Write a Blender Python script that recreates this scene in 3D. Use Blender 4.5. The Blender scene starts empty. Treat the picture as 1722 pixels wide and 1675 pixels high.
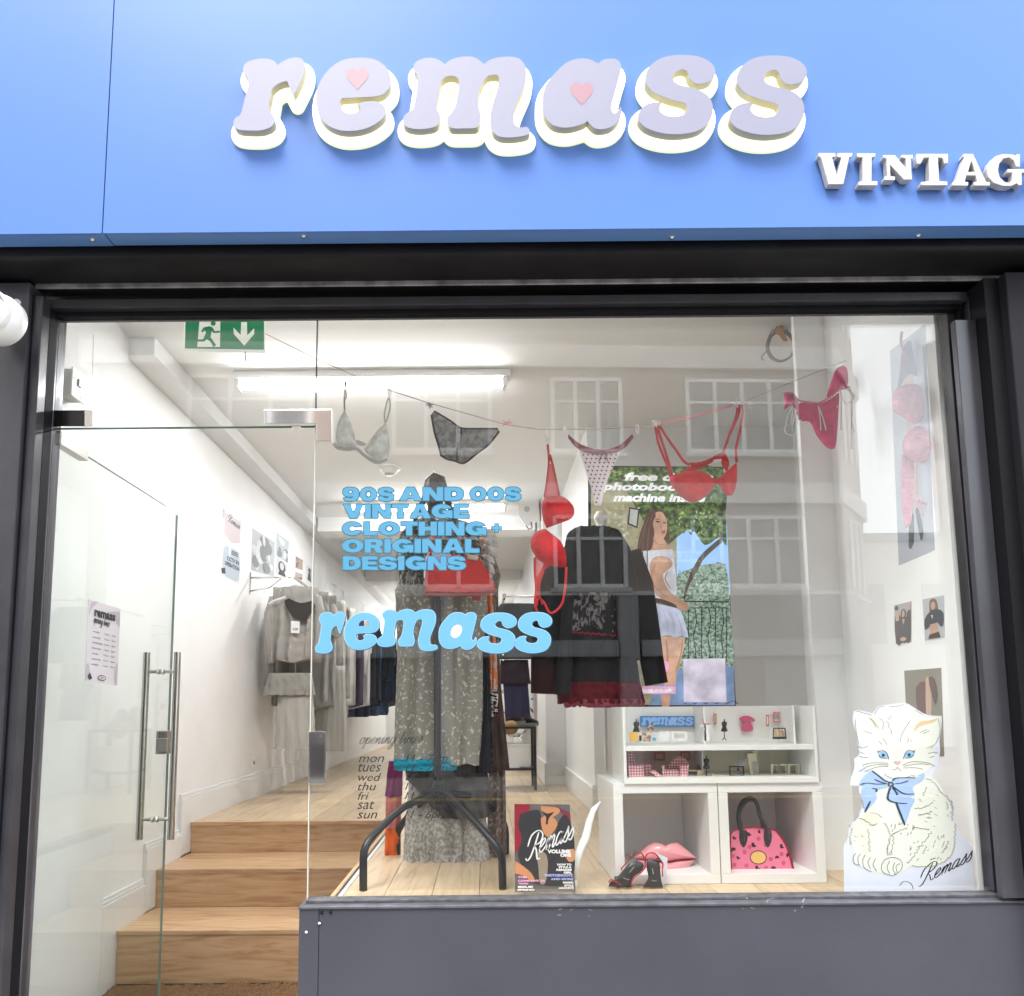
import bpy, bmesh, math, random
import numpy as np
from mathutils import Vector, Matrix
from mathutils.geometry import tessellate_polygon

S = bpy.context.scene
COL = S.collection
random.seed(7)

# ------------------------------------------------------------------ camera
PITCH = math.radians(5.5); ROLL = math.radians(0.5)
FPX = 1080.0; PX0 = 815.0; PY0 = 1083.0
CAM = np.array([0.0, -2.2, 1.5])
_R0 = np.array([1, 0, 0.0]); _U0 = np.array([0, -math.sin(PITCH), math.cos(PITCH)])
_FW = np.array([0, math.cos(PITCH), math.sin(PITCH)])
_RV = math.cos(ROLL) * _R0 - math.sin(ROLL) * _U0
_UV = math.sin(ROLL) * _R0 + math.cos(ROLL) * _U0
cd = bpy.data.cameras.new('camera')
cd.sensor_width = 36.0
cd.lens = FPX / 1722.0 * 36.0
cd.shift_x = (861 - PX0) / 1722.0
cd.shift_y = (PY0 - 837.5) / 1722.0
cd.clip_start = 0.05; cd.clip_end = 500
cam = bpy.data.objects.new('camera', cd); COL.objects.link(cam)
cam.matrix_world = Matrix(((_RV[0], _UV[0], -_FW[0], CAM[0]), (_RV[1], _UV[1], -_FW[1], CAM[1]),
                           (_RV[2], _UV[2], -_FW[2], CAM[2]), (0, 0, 0, 1)))
S.camera = cam

# ------------------------------------------------------------------ light
SUN_EL, SUN_AZ = math.radians(60), math.radians(205)
wd = bpy.data.worlds.new('World'); S.world = wd; wd.use_nodes = True
nt = wd.node_tree; nt.nodes.clear()
out = nt.nodes.new('ShaderNodeOutputWorld'); bg = nt.nodes.new('ShaderNodeBackground')
sky = nt.nodes.new('ShaderNodeTexSky'); sky.sky_type = 'NISHITA'; sky.sun_disc = False
sky.sun_elevation = SUN_EL; sky.sun_rotation = SUN_AZ; sky.air_density = 1.2; sky.dust_density = 3.0
hs = nt.nodes.new('ShaderNodeHueSaturation'); hs.inputs['Saturation'].default_value = 0.35
mx = nt.nodes.new('ShaderNodeMix'); mx.data_type = 'RGBA'; mx.inputs[0].default_value = 0.6
mx.inputs[7].default_value = (13.2, 13.9, 14.8, 1)      # even cloud layer over the clear sky
nt.links.new(sky.outputs[0], hs.inputs['Color']); nt.links.new(hs.outputs[0], mx.inputs[6])
nt.links.new(mx.outputs[2], bg.inputs[0]); bg.inputs[1].default_value = 0.15
nt.links.new(bg.outputs[0], out.inputs[0])
sl = bpy.data.lights.new('sun', 'SUN'); sl.energy = 1.2; sl.angle = math.radians(25); sl.color = (1, 0.96, 0.9)
sun = bpy.data.objects.new('sun', sl); COL.objects.link(sun)
_sd = Vector((math.sin(SUN_AZ) * math.cos(SUN_EL), math.cos(SUN_AZ) * math.cos(SUN_EL), math.sin(SUN_EL)))
sun.rotation_euler = _sd.to_track_quat('Z', 'Y').to_euler()
sun.location = (0, -8, 12)
S.view_settings.view_transform = 'Standard'; S.view_settings.look = 'None'
S.view_settings.exposure = 1.62; S.view_settings.gamma = 1.0
S.view_settings.use_curve_mapping = False
TUBE_W = 11.5

# ------------------------------------------------------------------ helpers
def at(px, py, Y=None, X=None, Z=None):
    d = _FW + _RV * (px - PX0) / FPX + _UV * (PY0 - py) / FPX
    if Y is not None: t = (Y - CAM[1]) / d[1]
    elif X is not None: t = (X - CAM[0]) / d[0]
    else: t = (Z - CAM[2]) / d[2]
    return CAM + d * t
def ax(px, py, Y): return float(at(px, py, Y=Y)[0])
def az(px, py, Y): return float(at(px, py, Y=Y)[2])
def onY(Y): return lambda u, v, w=0.0: at(u, v, Y=Y - w)       # w: metres towards the street
def onX(X): return lambda u, v, w=0.0: at(u, v, X=X) + np.array([w if X < 0 else -w, 0, 0])
def quad(q, m):                                                # unit square -> four px corners (tl,tr,br,bl)
    def f(u, v, w=0.0):
        a = np.array(q, float)
        p = a[0]*(1-u)*(1-v) + a[1]*u*(1-v) + a[2]*u*v + a[3]*(1-u)*v
        return m(p[0], p[1], w)
    return f

_mats = {}
def mat(name, col=(.5, .5, .5), rough=.6, metal=0, bump=0, bscale=60, var=0, vscale=6, emit=0, coat=0, spec=.5,
        col2=None, thr=None, alpha=1, stretch=None, sheen=0, ior=None, detail=4):
    if name in _mats: return _mats[name]
    m = bpy.data.materials.new(name); m.use_nodes = True; t = m.node_tree; n = t.nodes; L = t.links
    b = n['Principled BSDF']
    b.inputs['Base Color'].default_value = (*col, 1); b.inputs['Roughness'].default_value = rough
    b.inputs['Metallic'].default_value = metal; b.inputs['Specular IOR Level'].default_value = spec
    if ior: b.inputs['IOR'].default_value = ior
    if coat: b.inputs['Coat Weight'].default_value = coat; b.inputs['Coat Roughness'].default_value = .08
    if sheen: b.inputs['Sheen Weight'].default_value = sheen
    if alpha < 1: b.inputs['Alpha'].default_value = alpha
    if emit: b.inputs['Emission Color'].default_value = (*col, 1); b.inputs['Emission Strength'].default_value = emit
    if var or bump or col2:
        tc = n.new('ShaderNodeTexCoord'); mp = n.new('ShaderNodeMapping')
        L.new(tc.outputs['Object'], mp.inputs[0])
        if stretch: mp.inputs['Scale'].default_value = stretch
    if var or col2:
        z = n.new('ShaderNodeTexNoise'); z.inputs['Scale'].default_value = vscale; z.inputs['Detail'].default_value = detail
        L.new(mp.outputs[0], z.inputs['Vector'])
        r = n.new('ShaderNodeValToRGB'); L.new(z.outputs['Fac'], r.inputs[0])
        c2 = col2 or tuple(c * (1 - var) for c in col)
        lo, hi = thr or (.35, .65)
        r.color_ramp.elements[0].position = lo; r.color_ramp.elements[0].color = (*c2, 1)
        r.color_ramp.elements[1].position = hi; r.color_ramp.elements[1].color = (*col, 1)
        L.new(r.outputs[0], b.inputs['Base Color'])
        if emit: L.new(r.outputs[0], b.inputs['Emission Color'])
    if bump:
        z2 = n.new('ShaderNodeTexNoise'); z2.inputs['Scale'].default_value = bscale; z2.inputs['Detail'].default_value = 5
        L.new(mp.outputs[0], z2.inputs['Vector'])
        bp = n.new('ShaderNodeBump'); bp.inputs['Strength'].default_value = bump; bp.inputs['Distance'].default_value = .01
        L.new(z2.outputs['Fac'], bp.inputs['Height']); L.new(bp.outputs[0], b.inputs['Normal'])
    _mats[name] = m
    return m
def ink(c, emit=0):
    return mat('ink_%d_%d_%d_%d' % (c[0]*99, c[1]*99, c[2]*99, emit*100), c, .5, emit=emit)

class MB:
    def __init__(s): s.v = []; s.f = []; s.m = []; s.k = 0
    def mat(s, k): s.k = k; return s
    def add(s, vs, fs):
        o = len(s.v); s.v += [tuple(float(c) for c in p) for p in vs]
        for f in fs: s.f.append(tuple(o + i for i in f)); s.m.append(s.k)
        return s
    def box(s, x0, x1, y0, y1, z0, z1):
        x0, x1 = sorted((x0, x1)); y0, y1 = sorted((y0, y1)); z0, z1 = sorted((z0, z1))
        v = [(x0,y0,z0),(x1,y0,z0),(x1,y1,z0),(x0,y1,z0),(x0,y0,z1),(x1,y0,z1),(x1,y1,z1),(x0,y1,z1)]
        return s.add(v, [(0,3,2,1),(4,5,6,7),(0,1,5,4),(1,2,6,5),(2,3,7,6),(3,0,4,7)])
    def rot(s, c, R, hx, hy, hz):                       # oriented box: centre c, 3x3 R
        v = []
        for dz in (-hz, hz):
            for dx, dy in ((-hx,-hy),(hx,-hy),(hx,hy),(-hx,hy)):
                v.append(Vector(c) + R @ Vector((dx, dy, dz)))
        return s.add(v, [(0,3,2,1),(4,5,6,7),(0,1,5,4),(1,2,6,5),(2,3,7,6),(3,0,4,7)])
    def tube(s, pts, r, n=8, cap=True, flat=1.0):
        P = [Vector(tuple(map(float, p))) for p in pts]; o = len(s.v); up = None
        rs = r if isinstance(r, (list, tuple)) else [r] * len(P)
        for i, p in enumerate(P):
            t = (P[min(i+1, len(P)-1)] - P[max(i-1, 0)])
            if t.length < 1e-9: t = Vector((0,0,1))
            t.normalize()
            if up is None: up = Vector((0,1,0)) if abs(t.y) < .8 else Vector((0,0,1))
            a = t.cross(up); a.normalize(); b = a.cross(t); b.normalize(); up = b
            for k in range(n):
                q = 2*math.pi*k/n
                s.v.append(tuple(p + (a*math.cos(q)*rs[i] + b*math.sin(q)*rs[i]*flat)))
        for i in range(len(P)-1):
            for k in range(n):
                s.f.append((o+i*n+k, o+i*n+(k+1)%n, o+(i+1)*n+(k+1)%n, o+(i+1)*n+k)); s.m.append(s.k)
        if cap:
            s.f.append(tuple(o+k for k in range(n))[::-1]); s.m.append(s.k)
            s.f.append(tuple(o+(len(P)-1)*n+k for k in range(n))); s.m.append(s.k)
        return s
    def lathe(s, prof, c, axis='z', n=24):
        o = len(s.v)
        for r, h in prof:
            for k in range(n):
                q = 2*math.pi*k/n; a, b = r*math.cos(q), r*math.sin(q)
                s.v.append({'z': (c[0]+a, c[1]+b, c[2]+h), 'y': (c[0]+a, c[1]+h, c[2]+b), 'x': (c[0]+h, c[1]+a, c[2]+b)}[axis])
        for i in range(len(prof)-1):
            for k in range(n):
                s.f.append((o+i*n+k, o+i*n+(k+1)%n, o+(i+1)*n+(k+1)%n, o+(i+1)*n+k)); s.m.append(s.k)
        return s
    def prism(s, M, rings, w0, w1):
        """outline rings in (u,v) mapped by M; front face at w1 (towards the viewer), back face at w0"""
        flat = [(p[0], p[1]) for r in rings for p in r]
        tri = tessellate_polygon([[Vector((p[0], p[1], 0)) for p in r] for r in rings])
        n = len(flat); vs = [M(u, v, w1) for u, v in flat]; fs = [tuple(t) for t in tri]
        if w0 is not None:
            vs += [M(u, v, w0) for u, v in flat]
            fs += [tuple(i + n for i in t[::-1]) for t in tri]
            o = 0
            for r in rings:
                k = len(r)
                for i in range(k):
                    j = (i+1) % k; fs.append((o+i, o+j, n+o+j, n+o+i))
                o += k
        return s.add(vs, fs)
    def dome(s, M, ring, h, rings=6, w0=0.0, pw=.5, cen=None):
        a = np.array([(p[0], p[1]) for p in ring], float); c = np.array(cen) if cen is not None else a.mean(0); n = len(a); vs = []
        for i in range(rings):
            t = 1 - i / rings
            for p in a:
                q = c + (p - c) * t
                vs.append(M(q[0], q[1], w0 + h * (1 - t**2) ** pw))
        vs.append(M(c[0], c[1], w0 + h)); fs = []
        for i in range(rings-1):
            for k in range(n): fs.append((i*n+k, i*n+(k+1)%n, (i+1)*n+(k+1)%n, (i+1)*n+k))
        for k in range(n): fs.append(((rings-1)*n+k, (rings-1)*n+(k+1)%n, rings*n))
        return s.add(vs, fs)
    def stroke(s, M, pts, wid, w=0.0, var=0.0):
        P = [np.array(p[:2], float) for p in pts]; vs = []
        for i, p in enumerate(P):
            t = P[min(i+1, len(P)-1)] - P[max(i-1, 0)]; l = np.hypot(*t) or 1; t = t / l
            nrm = np.array([-t[1], t[0]]); ww = wid * .5 * (1 + var * (abs(t[1]) * 1.6 - 1)) if var else wid * .5
            if var and (i == 0 or i == len(P)-1): ww *= .5
            vs += [M(*(p + nrm*ww), w), M(*(p - nrm*ww), w)]
        return s.add(vs, [(2*i, 2*i+1, 2*i+3, 2*i+2) for i in range(len(P)-1)])
    def build(s, name, mats, parent=None, smooth=False, bevel=0, **kw):
        me = bpy.data.meshes.new(name); me.from_pydata(s.v, [], s.f); me.update()
        if not isinstance(mats, (list, tuple)): mats = [mats]
        for m in mats: me.materials.append(m)
        me.polygons.foreach_set('material_index', s.m)
        bm = bmesh.new(); bm.from_mesh(me); bmesh.ops.recalc_face_normals(bm, faces=bm.faces); bm.to_mesh(me); bm.free()
        if smooth: me.shade_smooth()
        o = bpy.data.objects.new(name, me); COL.objects.link(o)
        if parent is not None: o.parent = parent
        if bevel:
            b = o.modifiers.new('bevel', 'BEVEL'); b.width = bevel; b.segments = 2; b.limit_method = 'ANGLE'
        if smooth and not bevel and smooth != 2:
            pass
        for k, v in kw.items(): o[k] = v
        return o
def thing(name, label, cat, group=None, loc=None):
    o = bpy.data.objects.new(name, None); COL.objects.link(o); o.empty_display_size = .1
    o['label'] = label; o['category'] = cat
    if group: o['group'] = group
    return o
def base(t):
    """put the Empty of a finished thing at the foot of its parts"""
    pts = []
    def walk(o):
        if o.type == 'MESH': pts.extend([v.co for v in o.data.vertices][::7])
        for c in o.children: walk(c)
    walk(t)
    if not pts: return
    c = Vector(((min(p.x for p in pts)+max(p.x for p in pts))/2, (min(p.y for p in pts)+max(p.y for p in pts))/2, min(p.z for p in pts)))
    t.location = c
    for ch in t.children: ch.location = ch.location - c
def tag(o, label, cat, group=None):
    o['label'] = label; o['category'] = cat
    if group: o['group'] = group
    return o
def struct(o): o['kind'] = 'structure'; return o
def sm(pts, n=4, closed=True):
    """smooth outline through points; a third value marks a corner"""
    P = [np.array(p[:2], float) for p in pts]; K = [len(p) > 2 for p in pts]; N = len(P); outp = []
    rng = range(N) if closed else range(N-1)
    for i in rng:
        a, b = P[i], P[(i+1) % N]
        ta = np.zeros(2) if K[i] else (b - (P[i-1] if (closed or i > 0) else a)) * .5
        nx = P[(i+2) % N] if (closed or i+2 < N) else b
        tb = np.zeros(2) if K[(i+1) % N] else (nx - a) * .5
        if K[i]: ta = (b - a) * .6
        if K[(i+1) % N]: tb = (b - a) * .6
        l = np.hypot(*(b-a)); 
        for t_ in (ta, tb):
            q = np.hypot(*t_)
            if q > l * 1.3 and q > 0: t_ *= l * 1.3 / q
        for k in range(n):
            t = k / n
            h = (2*t**3-3*t**2+1)*a + (t**3-2*t**2+t)*ta + (-2*t**3+3*t**2)*b + (t**3-t**2)*tb
            outp.append((float(h[0]), float(h[1])))
    if not closed: outp.append(tuple(P[-1]))
    return outp
def z2p(pts, s, ox, oy, n=4, closed=True):
    return sm([(p[0]/s+ox, p[1]/s+oy, 1) if len(p) > 2 else (p[0]/s+ox, p[1]/s+oy) for p in pts], n, closed)
def grow(ring, e, step=1.5):
    """outline offset outwards by e (distance field + marching squares), outermost loop only"""
    a = np.array(ring, float); b = np.roll(a, -1, 0)
    x = np.arange(a[:,0].min()-e-6, a[:,0].max()+e+6, step); y = np.arange(a[:,1].min()-e-6, a[:,1].max()+e+6, step)
    gx, gy = np.meshgrid(x, y); D = np.full(gx.shape, 1e9); ins = np.zeros(gx.shape, bool)
    for p, q in zip(a, b):
        d = q - p; l = max(d @ d, 1e-9)
        t = np.clip(((gx-p[0])*d[0] + (gy-p[1])*d[1]) / l, 0, 1)
        D = np.minimum(D, np.hypot(gx-p[0]-t*d[0], gy-p[1]-t*d[1]))
        cr = (p[1] > gy) != (q[1] > gy)
        with np.errstate(divide='ignore', invalid='ignore'):
            xx = (q[0]-p[0]) * (gy-p[1]) / (q[1]-p[1] if q[1] != p[1] else 1e-9) + p[0]
        ins ^= cr & (gx < xx)
    F = np.where(ins, D, -D) + e
    seg = {}
    H, W = F.shape
    def ip(i0, j0, i1, j1):
        f0, f1 = F[i0, j0], F[i1, j1]; t = f0 / (f0 - f1)
        return (x[j0] + (x[j1]-x[j0])*t, y[i0] + (y[i1]-y[i0])*t)
    for i in range(H-1):
        for j in range(W-1):
            c = (F[i,j] > 0, F[i,j+1] > 0, F[i+1,j+1] > 0, F[i+1,j] > 0)
            if all(c) or not any(c): continue
            ed = {'t': (i,j,i,j+1), 'r': (i,j+1,i+1,j+1), 'b': (i+1,j,i+1,j+1), 'l': (i,j,i+1,j)}
            key = {'t': ('h',i,j), 'b': ('h',i+1,j), 'l': ('v',i,j), 'r': ('v',i,j+1)}
            cut = []
            if c[0] != c[1]: cut.append('t')
            if c[1] != c[2]: cut.append('r')
            if c[2] != c[3]: cut.append('b')
            if c[3] != c[0]: cut.append('l')
            prs = [cut] if len(cut) == 2 else [[cut[0], cut[1]], [cut[2], cut[3]]]
            for p_, q_ in prs:
                A, B = key[p_], key[q_]
                seg.setdefault(A, []).append((B, ip(*ed[p_]))); seg.setdefault(B, []).append((A, ip(*ed[q_])))
    loops = []; seen = set()
    for st in seg:
        if st in seen: continue
        lp = []; cur = st; prev = None
        while cur not in seen:
            seen.add(cur); lp.append(seg[cur][0][1])
            nx = [k for k, _ in seg[cur] if k != prev]
            prev = cur
            nxt = [k for k in nx if k not in seen]
            if not nxt: break
            cur = nxt[0]
        loops.append(lp)
    best = max(loops, key=lambda l: (max(p[0] for p in l)-min(p[0] for p in l)))
    return best[::2] if len(best) > 160 else best

_tg = {}
def tgeo(s, off=0.0, shear=0.0, sp=1.0):
    k = (s, off, shear, sp)
    if k not in _tg:
        c = bpy.data.curves.new('t', 'FONT'); c.body = s; c.offset = off; c.shear = shear; c.space_character = sp
        c.fill_mode = 'FRONT'; c.resolution_u = 3
        o = bpy.data.objects.new('t', c); COL.objects.link(o)
        bpy.context.view_layer.update()
        me = bpy.data.meshes.new_from_object(o.evaluated_get(bpy.context.evaluated_depsgraph_get()))
        v = np.array([(p.co.x, p.co.y) for p in me.vertices]); f = [tuple(p.vertices) for p in me.polygons]
        bpy.data.objects.remove(o); bpy.data.curves.remove(c); bpy.data.meshes.remove(me)
        _tg[k] = (v, f)
    return _tg[k]
def text(mb, M, s, box, w=0.0, off=0.0, shear=0.0, sp=1.0):
    """flat text fitted in box (u0,v0,u1,v1), v downwards"""
    v, f = tgeo(s, off, shear, sp)
    lo, hi = v.min(0), v.max(0); q = (v - lo) / (hi - lo)
    mb.add([M(box[0] + a*(box[2]-box[0]), box[3] - b*(box[3]-box[1]), w) for a, b in q], f)
    return mb
GL = {
 'e': ([[(0,.15),(.12,.22),(.25,.38),(.18,.48),(.06,.38),(.03,.15),(.12,0),(.25,.05),(.34,.16)]], .34),
 'm': ([[(0,.15),(.08,.44),(.08,0)],[(.08,.15),(.12,.32),(.2,.46),(.25,.4),(.23,0)],[(.23,.15),(.27,.32),(.36,.46),(.42,.38),(.4,.06),(.46,0),(.54,.14)]], .54),
 'a': ([[(.28,.38),(.18,.47),(.05,.35),(.03,.12),(.12,0),(.25,.15),(.3,.45),(.27,.1),(.34,0),(.43,.15)]], .43),
 's': ([[(0,.12),(.12,.36),(.17,.54),(.19,.38),(.24,.2),(.19,.02),(.08,0),(.04,.08)]], .28),
 'o': ([[(.2,.47),(.06,.38),(.03,.12),(.13,0),(.25,.12),(.27,.35),(.2,.47),(.28,.38),(.38,.42)]], .36),
 'p': ([[(0,.15),(.1,.46),(.02,-.4)],[(.06,.1),(.2,.46),(.3,.36),(.26,.08),(.14,0),(.1,.06),(.3,.03),(.42,.15)]], .42),
 'n': ([[(0,.15),(.08,.44),(.08,0)],[(.08,.12),(.13,.32),(.22,.46),(.28,.38),(.26,.06),(.32,0),(.42,.15)]], .42),
 'i': ([[(0,.15),(.1,.46),(.08,.06),(.14,0),(.24,.15)],[(.12,.62),(.14,.66)]], .24),
 'g': ([[(.28,.38),(.18,.47),(.05,.35),(.03,.12),(.12,0),(.25,.15),(.3,.45),(.26,-.25),(.12,-.42),(.05,-.3),(.2,-.05),(.43,.15)]], .43),
 't': ([[(0,.15),(.14,.9),(.1,.06),(.16,0),(.26,.15)],[(.02,.55),(.26,.57)]], .26),
 'R': ([[(.26,.98),(.2,.5),(.12,.1),(0,-.04),(-.12,.04)],[(-.16,.45),(-.1,.85),(.22,1.04),(.5,.9),(.46,.62),(.2,.5),(.34,.34),(.5,.02),(.64,.06)]], .62),
 ' ': ([], .25)}
def script(mb, M, s, u, v, size, wid, slope=0.0, w=0.0, shear=.4):
    x = 0
    for ch in s:
        st, adv = GL[ch]
        for l in st:
            pts = [(u + (x+a+b*shear)*size, v - b*size + slope*(x+a)*size) for a, b in sm(l, 3, False)]
            mb.stroke(M, pts, wid, w, .6)
        x += adv
    return mb

def picture(name, M, layers, parent=None, thick=.002, backc=(.8,.8,.8), emit=0, **kw):
    """a flat print: a thin board with coloured shapes 0.4 mm apart; layers = [(colour, ring or callable)]"""
    cols = [backc]; mb = MB(); mb.prism(M, [[(0,0),(1,0),(1,1),(0,1)]], -thick, .0012)
    for i, (c, r) in enumerate(layers):
        if c not in cols: cols.append(c)
        mb.mat(cols.index(c)); w = .0012 + .0004 * (i + 1)
        if callable(r): r(mb, M, w)
        else: mb.prism(M, [r], None, w)
    o = mb.build(name, [c if not isinstance(c, tuple) else ink(c, emit) for c in cols], parent)
    for k, v in kw.items(): o[k] = v
    return o
def R(x0, y0, x1, y1): return [(x0,y0),(x1,y0),(x1,y1),(x0,y1)]
def EL(cx, cy, rx, ry, n=14, a=0):
    return [(cx + rx*math.cos(t)*math.cos(a) - ry*math.sin(t)*math.sin(a), cy + rx*math.cos(t)*math.sin(a) + ry*math.sin(t)*math.cos(a)) for t in [2*math.pi*k/n for k in range(n)]]
def lerp_rows(prof, rows):
    ys = [p[0] for p in prof]; out_ = []
    for i in range(rows):
        t = ys[0] + (ys[-1]-ys[0])*i/(rows-1)
        out_.append((t, float(np.interp(t, ys, [p[1] for p in prof])), float(np.interp(t, ys, [p[2] for p in prof]))))
    return out_
def drape(mb, prof, Yc, depth, folds=5, amp=.012, rows=18, cols=36, seed=0, hem=.0, px=True):
    """hanging cloth as a folded closed sheet; prof = [(py, pxl, pxr)] (or metres with px=False)"""
    rnd = random.Random(seed); ph = [rnd.uniform(0, 6.28) for _ in range(6)]
    rowsl = lerp_rows(prof, rows); o = len(mb.v)
    for i, (y, l, r) in enumerate(rowsl):
        if px: a = at(l, y, Y=Yc); b = at(r, y, Y=Yc); zl, zr, xl, xr = a[2], b[2], a[0], b[0]
        else: zl = zr = y; xl, xr = l, r
        t = i / (rows-1); k = (.25 + .75*t)
        for c in range(cols):
            q = 2*math.pi*c/cols; s_ = math.cos(q); u = (1 - s_)/2
            x = xl + (xr-xl)*u; z = zl + (zr-zl)*u
            side = -1 if math.sin(q) >= 0 else 1
            f = math.sin(folds*2*math.pi*u + ph[0] + 1.2*math.sin(3*t+ph[1])) * .6 + math.sin(folds*4.3*u*2 + ph[2] + 2*t) * .4
            wr = .22*amp*(math.sin(11*u+17*t+ph[1])*math.sin(23*t-9*u+ph[4]) + math.sin(31*u-13*t+ph[5])*.6)
            yy = wr + Yc + side * depth*.5*(abs(math.sin(q))**.7) + amp*k*f*(1 if side < 0 else -.6) + .004*math.sin(9*t+ph[3]+5*u)
            zz = z - (hem*(.5+.5*math.sin(folds*2*math.pi*u+ph[4])) if i == rows-1 else 0)
            mb.v.append((float(x + .3*amp*k*math.sin(5*u*folds+ph[5])*abs(math.sin(q))), float(yy), float(zz)))
    for i in range(rows-1):
        for c in range(cols):
            mb.f.append((o+i*cols+c, o+i*cols+(c+1)%cols, o+(i+1)*cols+(c+1)%cols, o+(i+1)*cols+c)); mb.m.append(mb.k)
    mb.f.append(tuple(o+c for c in range(cols))); mb.m.append(mb.k)
    return mb
HV = {
 'I': (.45, [[(0,0),(1,0),(1,1),(0,1)]], []), 'L': (1.0, [[(0,0),(.42,0),(.42,.70),(1,.70),(1,1),(0,1)]], []),
 'T': (1.2, [[(0,0),(1,0),(1,.28),(.68,.28),(.68,1),(.32,1),(.32,.28),(0,.28)]], []),
 'E': (1.12, [[(0,0),(1,0),(1,.25),(.38,.25),(.38,.385),(.94,.385),(.94,.615),(.38,.615),(.38,.75),(1,.75),(1,1),(0,1)]], []),
 'H': (1.3, [[(0,0),(.34,0),(.34,.36),(.66,.36),(.66,0),(1,0),(1,1),(.66,1),(.66,.64),(.34,.64),(.34,1),(0,1)]], []),
 'N': (1.35, [[(0,0),(.36,0),(.69,.56),(.69,0),(1,0),(1,1),(.64,1),(.31,.44),(.31,1),(0,1)]], []),
 'V': (1.45, [[(0,0),(.34,0),(.5,.62),(.66,0),(1,0),(.68,1),(.32,1)]], []),
 'A': (1.5, [[(0,1),(.33,0),(.67,0),(1,1),(.68,1),(.63,.83),(.37,.83),(.32,1)]], [[(.5,.28),(.425,.60),(.575,.60)]]),
 'D': (1.3, [[(0,0),(.55,0),(.8,.06),(.95,.24),(1,.5),(.95,.76),(.8,.94),(.55,1),(0,1)]], [[(.34,.27),(.52,.27),(.63,.36),(.66,.5),(.63,.64),(.52,.73),(.34,.73)]]),
 'O': (1.5, [[(.5+.5*math.cos(q*math.pi/12), .5+.5*math.sin(q*math.pi/12)) for q in range(24)]], [[(.5+.19*math.cos(q*math.pi/8), .5+.23*math.sin(q*math.pi/8)) for q in range(16)]]),
 'R': (1.3, [[(0,0),(.7,0),(.9,.07),(.98,.22),(.97,.42),(.82,.57),(1,1),(.64,1),(.48,.66),(.34,.66),(.34,1),(0,1)]], [[(.34,.25),(.58,.25),(.64,.33),(.58,.42),(.34,.42)]]),
 '+': (.9, [[(.34,0),(.66,0),(.66,.34),(1,.34),(1,.66),(.66,.66),(.66,1),(.34,1),(.34,.66),(0,.66),(0,.34),(.34,.34)]], []),
 '0': (1.35, [[(.5+.5*math.cos(q*math.pi/12), .5+.5*math.sin(q*math.pi/12)) for q in range(24)]], [[(.5+.17*math.cos(q*math.pi/8), .5+.25*math.sin(q*math.pi/8)) for q in range(16)]]),
 'C': (1.45, [[(.5+.5*math.cos(math.radians(a)), .5+.5*math.sin(math.radians(a))) for a in range(20, 341, 16)] + [(.66,.36)] + [(.5+.18*math.cos(math.radians(a)), .5+.22*math.sin(math.radians(a))) for a in range(320, 39, -20)] + [(.66,.64)]], []),
 'G': (1.5, [[(.5+.5*math.cos(math.radians(a)), .5+.5*math.sin(math.radians(a))) for a in range(60, 335, 16)] + [(.66,.34)] + [(.5+.18*math.cos(math.radians(a)), .5+.22*math.sin(math.radians(a))) for a in range(315, 29, -20)] + [(.66,.64),(.52,.64),(.52,.44),(1,.44),(1,.98),(.82,.98),(.80,.88)]], []),
 'S': (1.3, [sm([(.03,.66),(.3,.66),(.38,.76,1),(.5,.78),(.66,.76),(.66,.66),(.45,.62),(.2,.58),(.04,.46),(.03,.22),(.16,.07),(.48,0),(.8,.05),(.96,.2),(.98,.32,1),(.66,.33,1),(.6,.25),(.48,.22),(.36,.26),(.38,.34),(.6,.38),(.85,.44),(1,.6),(.98,.8),(.82,.95),(.5,1),(.2,.96),(.04,.82)], 3)], []),
 '9': (1.3, [sm([(.5,0),(.8,.05),(.97,.22),(1,.5),(.96,.76),(.78,.95),(.45,1),(.15,.94),(.04,.76,1),(.36,.74,1),(.45,.79),(.58,.76),(.64,.64),(.45,.68),(.15,.62),(0,.42),(.03,.16),(.22,.03)], 3)], [[(.48+.17*math.cos(q*math.pi/6), .33+.125*math.sin(q*math.pi/6)) for q in range(12)]])}
def heavy(mb, M, s, box, mi, mo, w=.0006):
    """extra wide grotesque lettering with a dark keyline, fitted in box"""
    gap = .09; tot = sum(HV[c][0] for c in s) + gap*(len(s)-1); k = (box[2]-box[0])/tot; x = box[0]; h = box[3]-box[1]
    for c in s:
        wd, rings, holes = HV[c]
        fit = lambda r: [(x + p[0]*wd*k, box[1] + p[1]*h) for p in r]
        for r in rings:
            mb.mat(mi).prism(M, [fit(r)] + [fit(q) for q in holes], None, w*2)
            hs = []
            for q in holes:
                a = np.array(fit(q)); c0 = a.mean(0); hs.append([tuple(c0 + (p-c0)*.62) for p in a])
            mb.mat(mo).prism(M, [grow(fit(r), 1.25, .7)] + hs, None, w)
        x += (wd + gap)*k
def P3(pts, Y): return [at(p[0], p[1], Y=p[2] if len(p) > 2 else Y) for p in pts]
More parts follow.
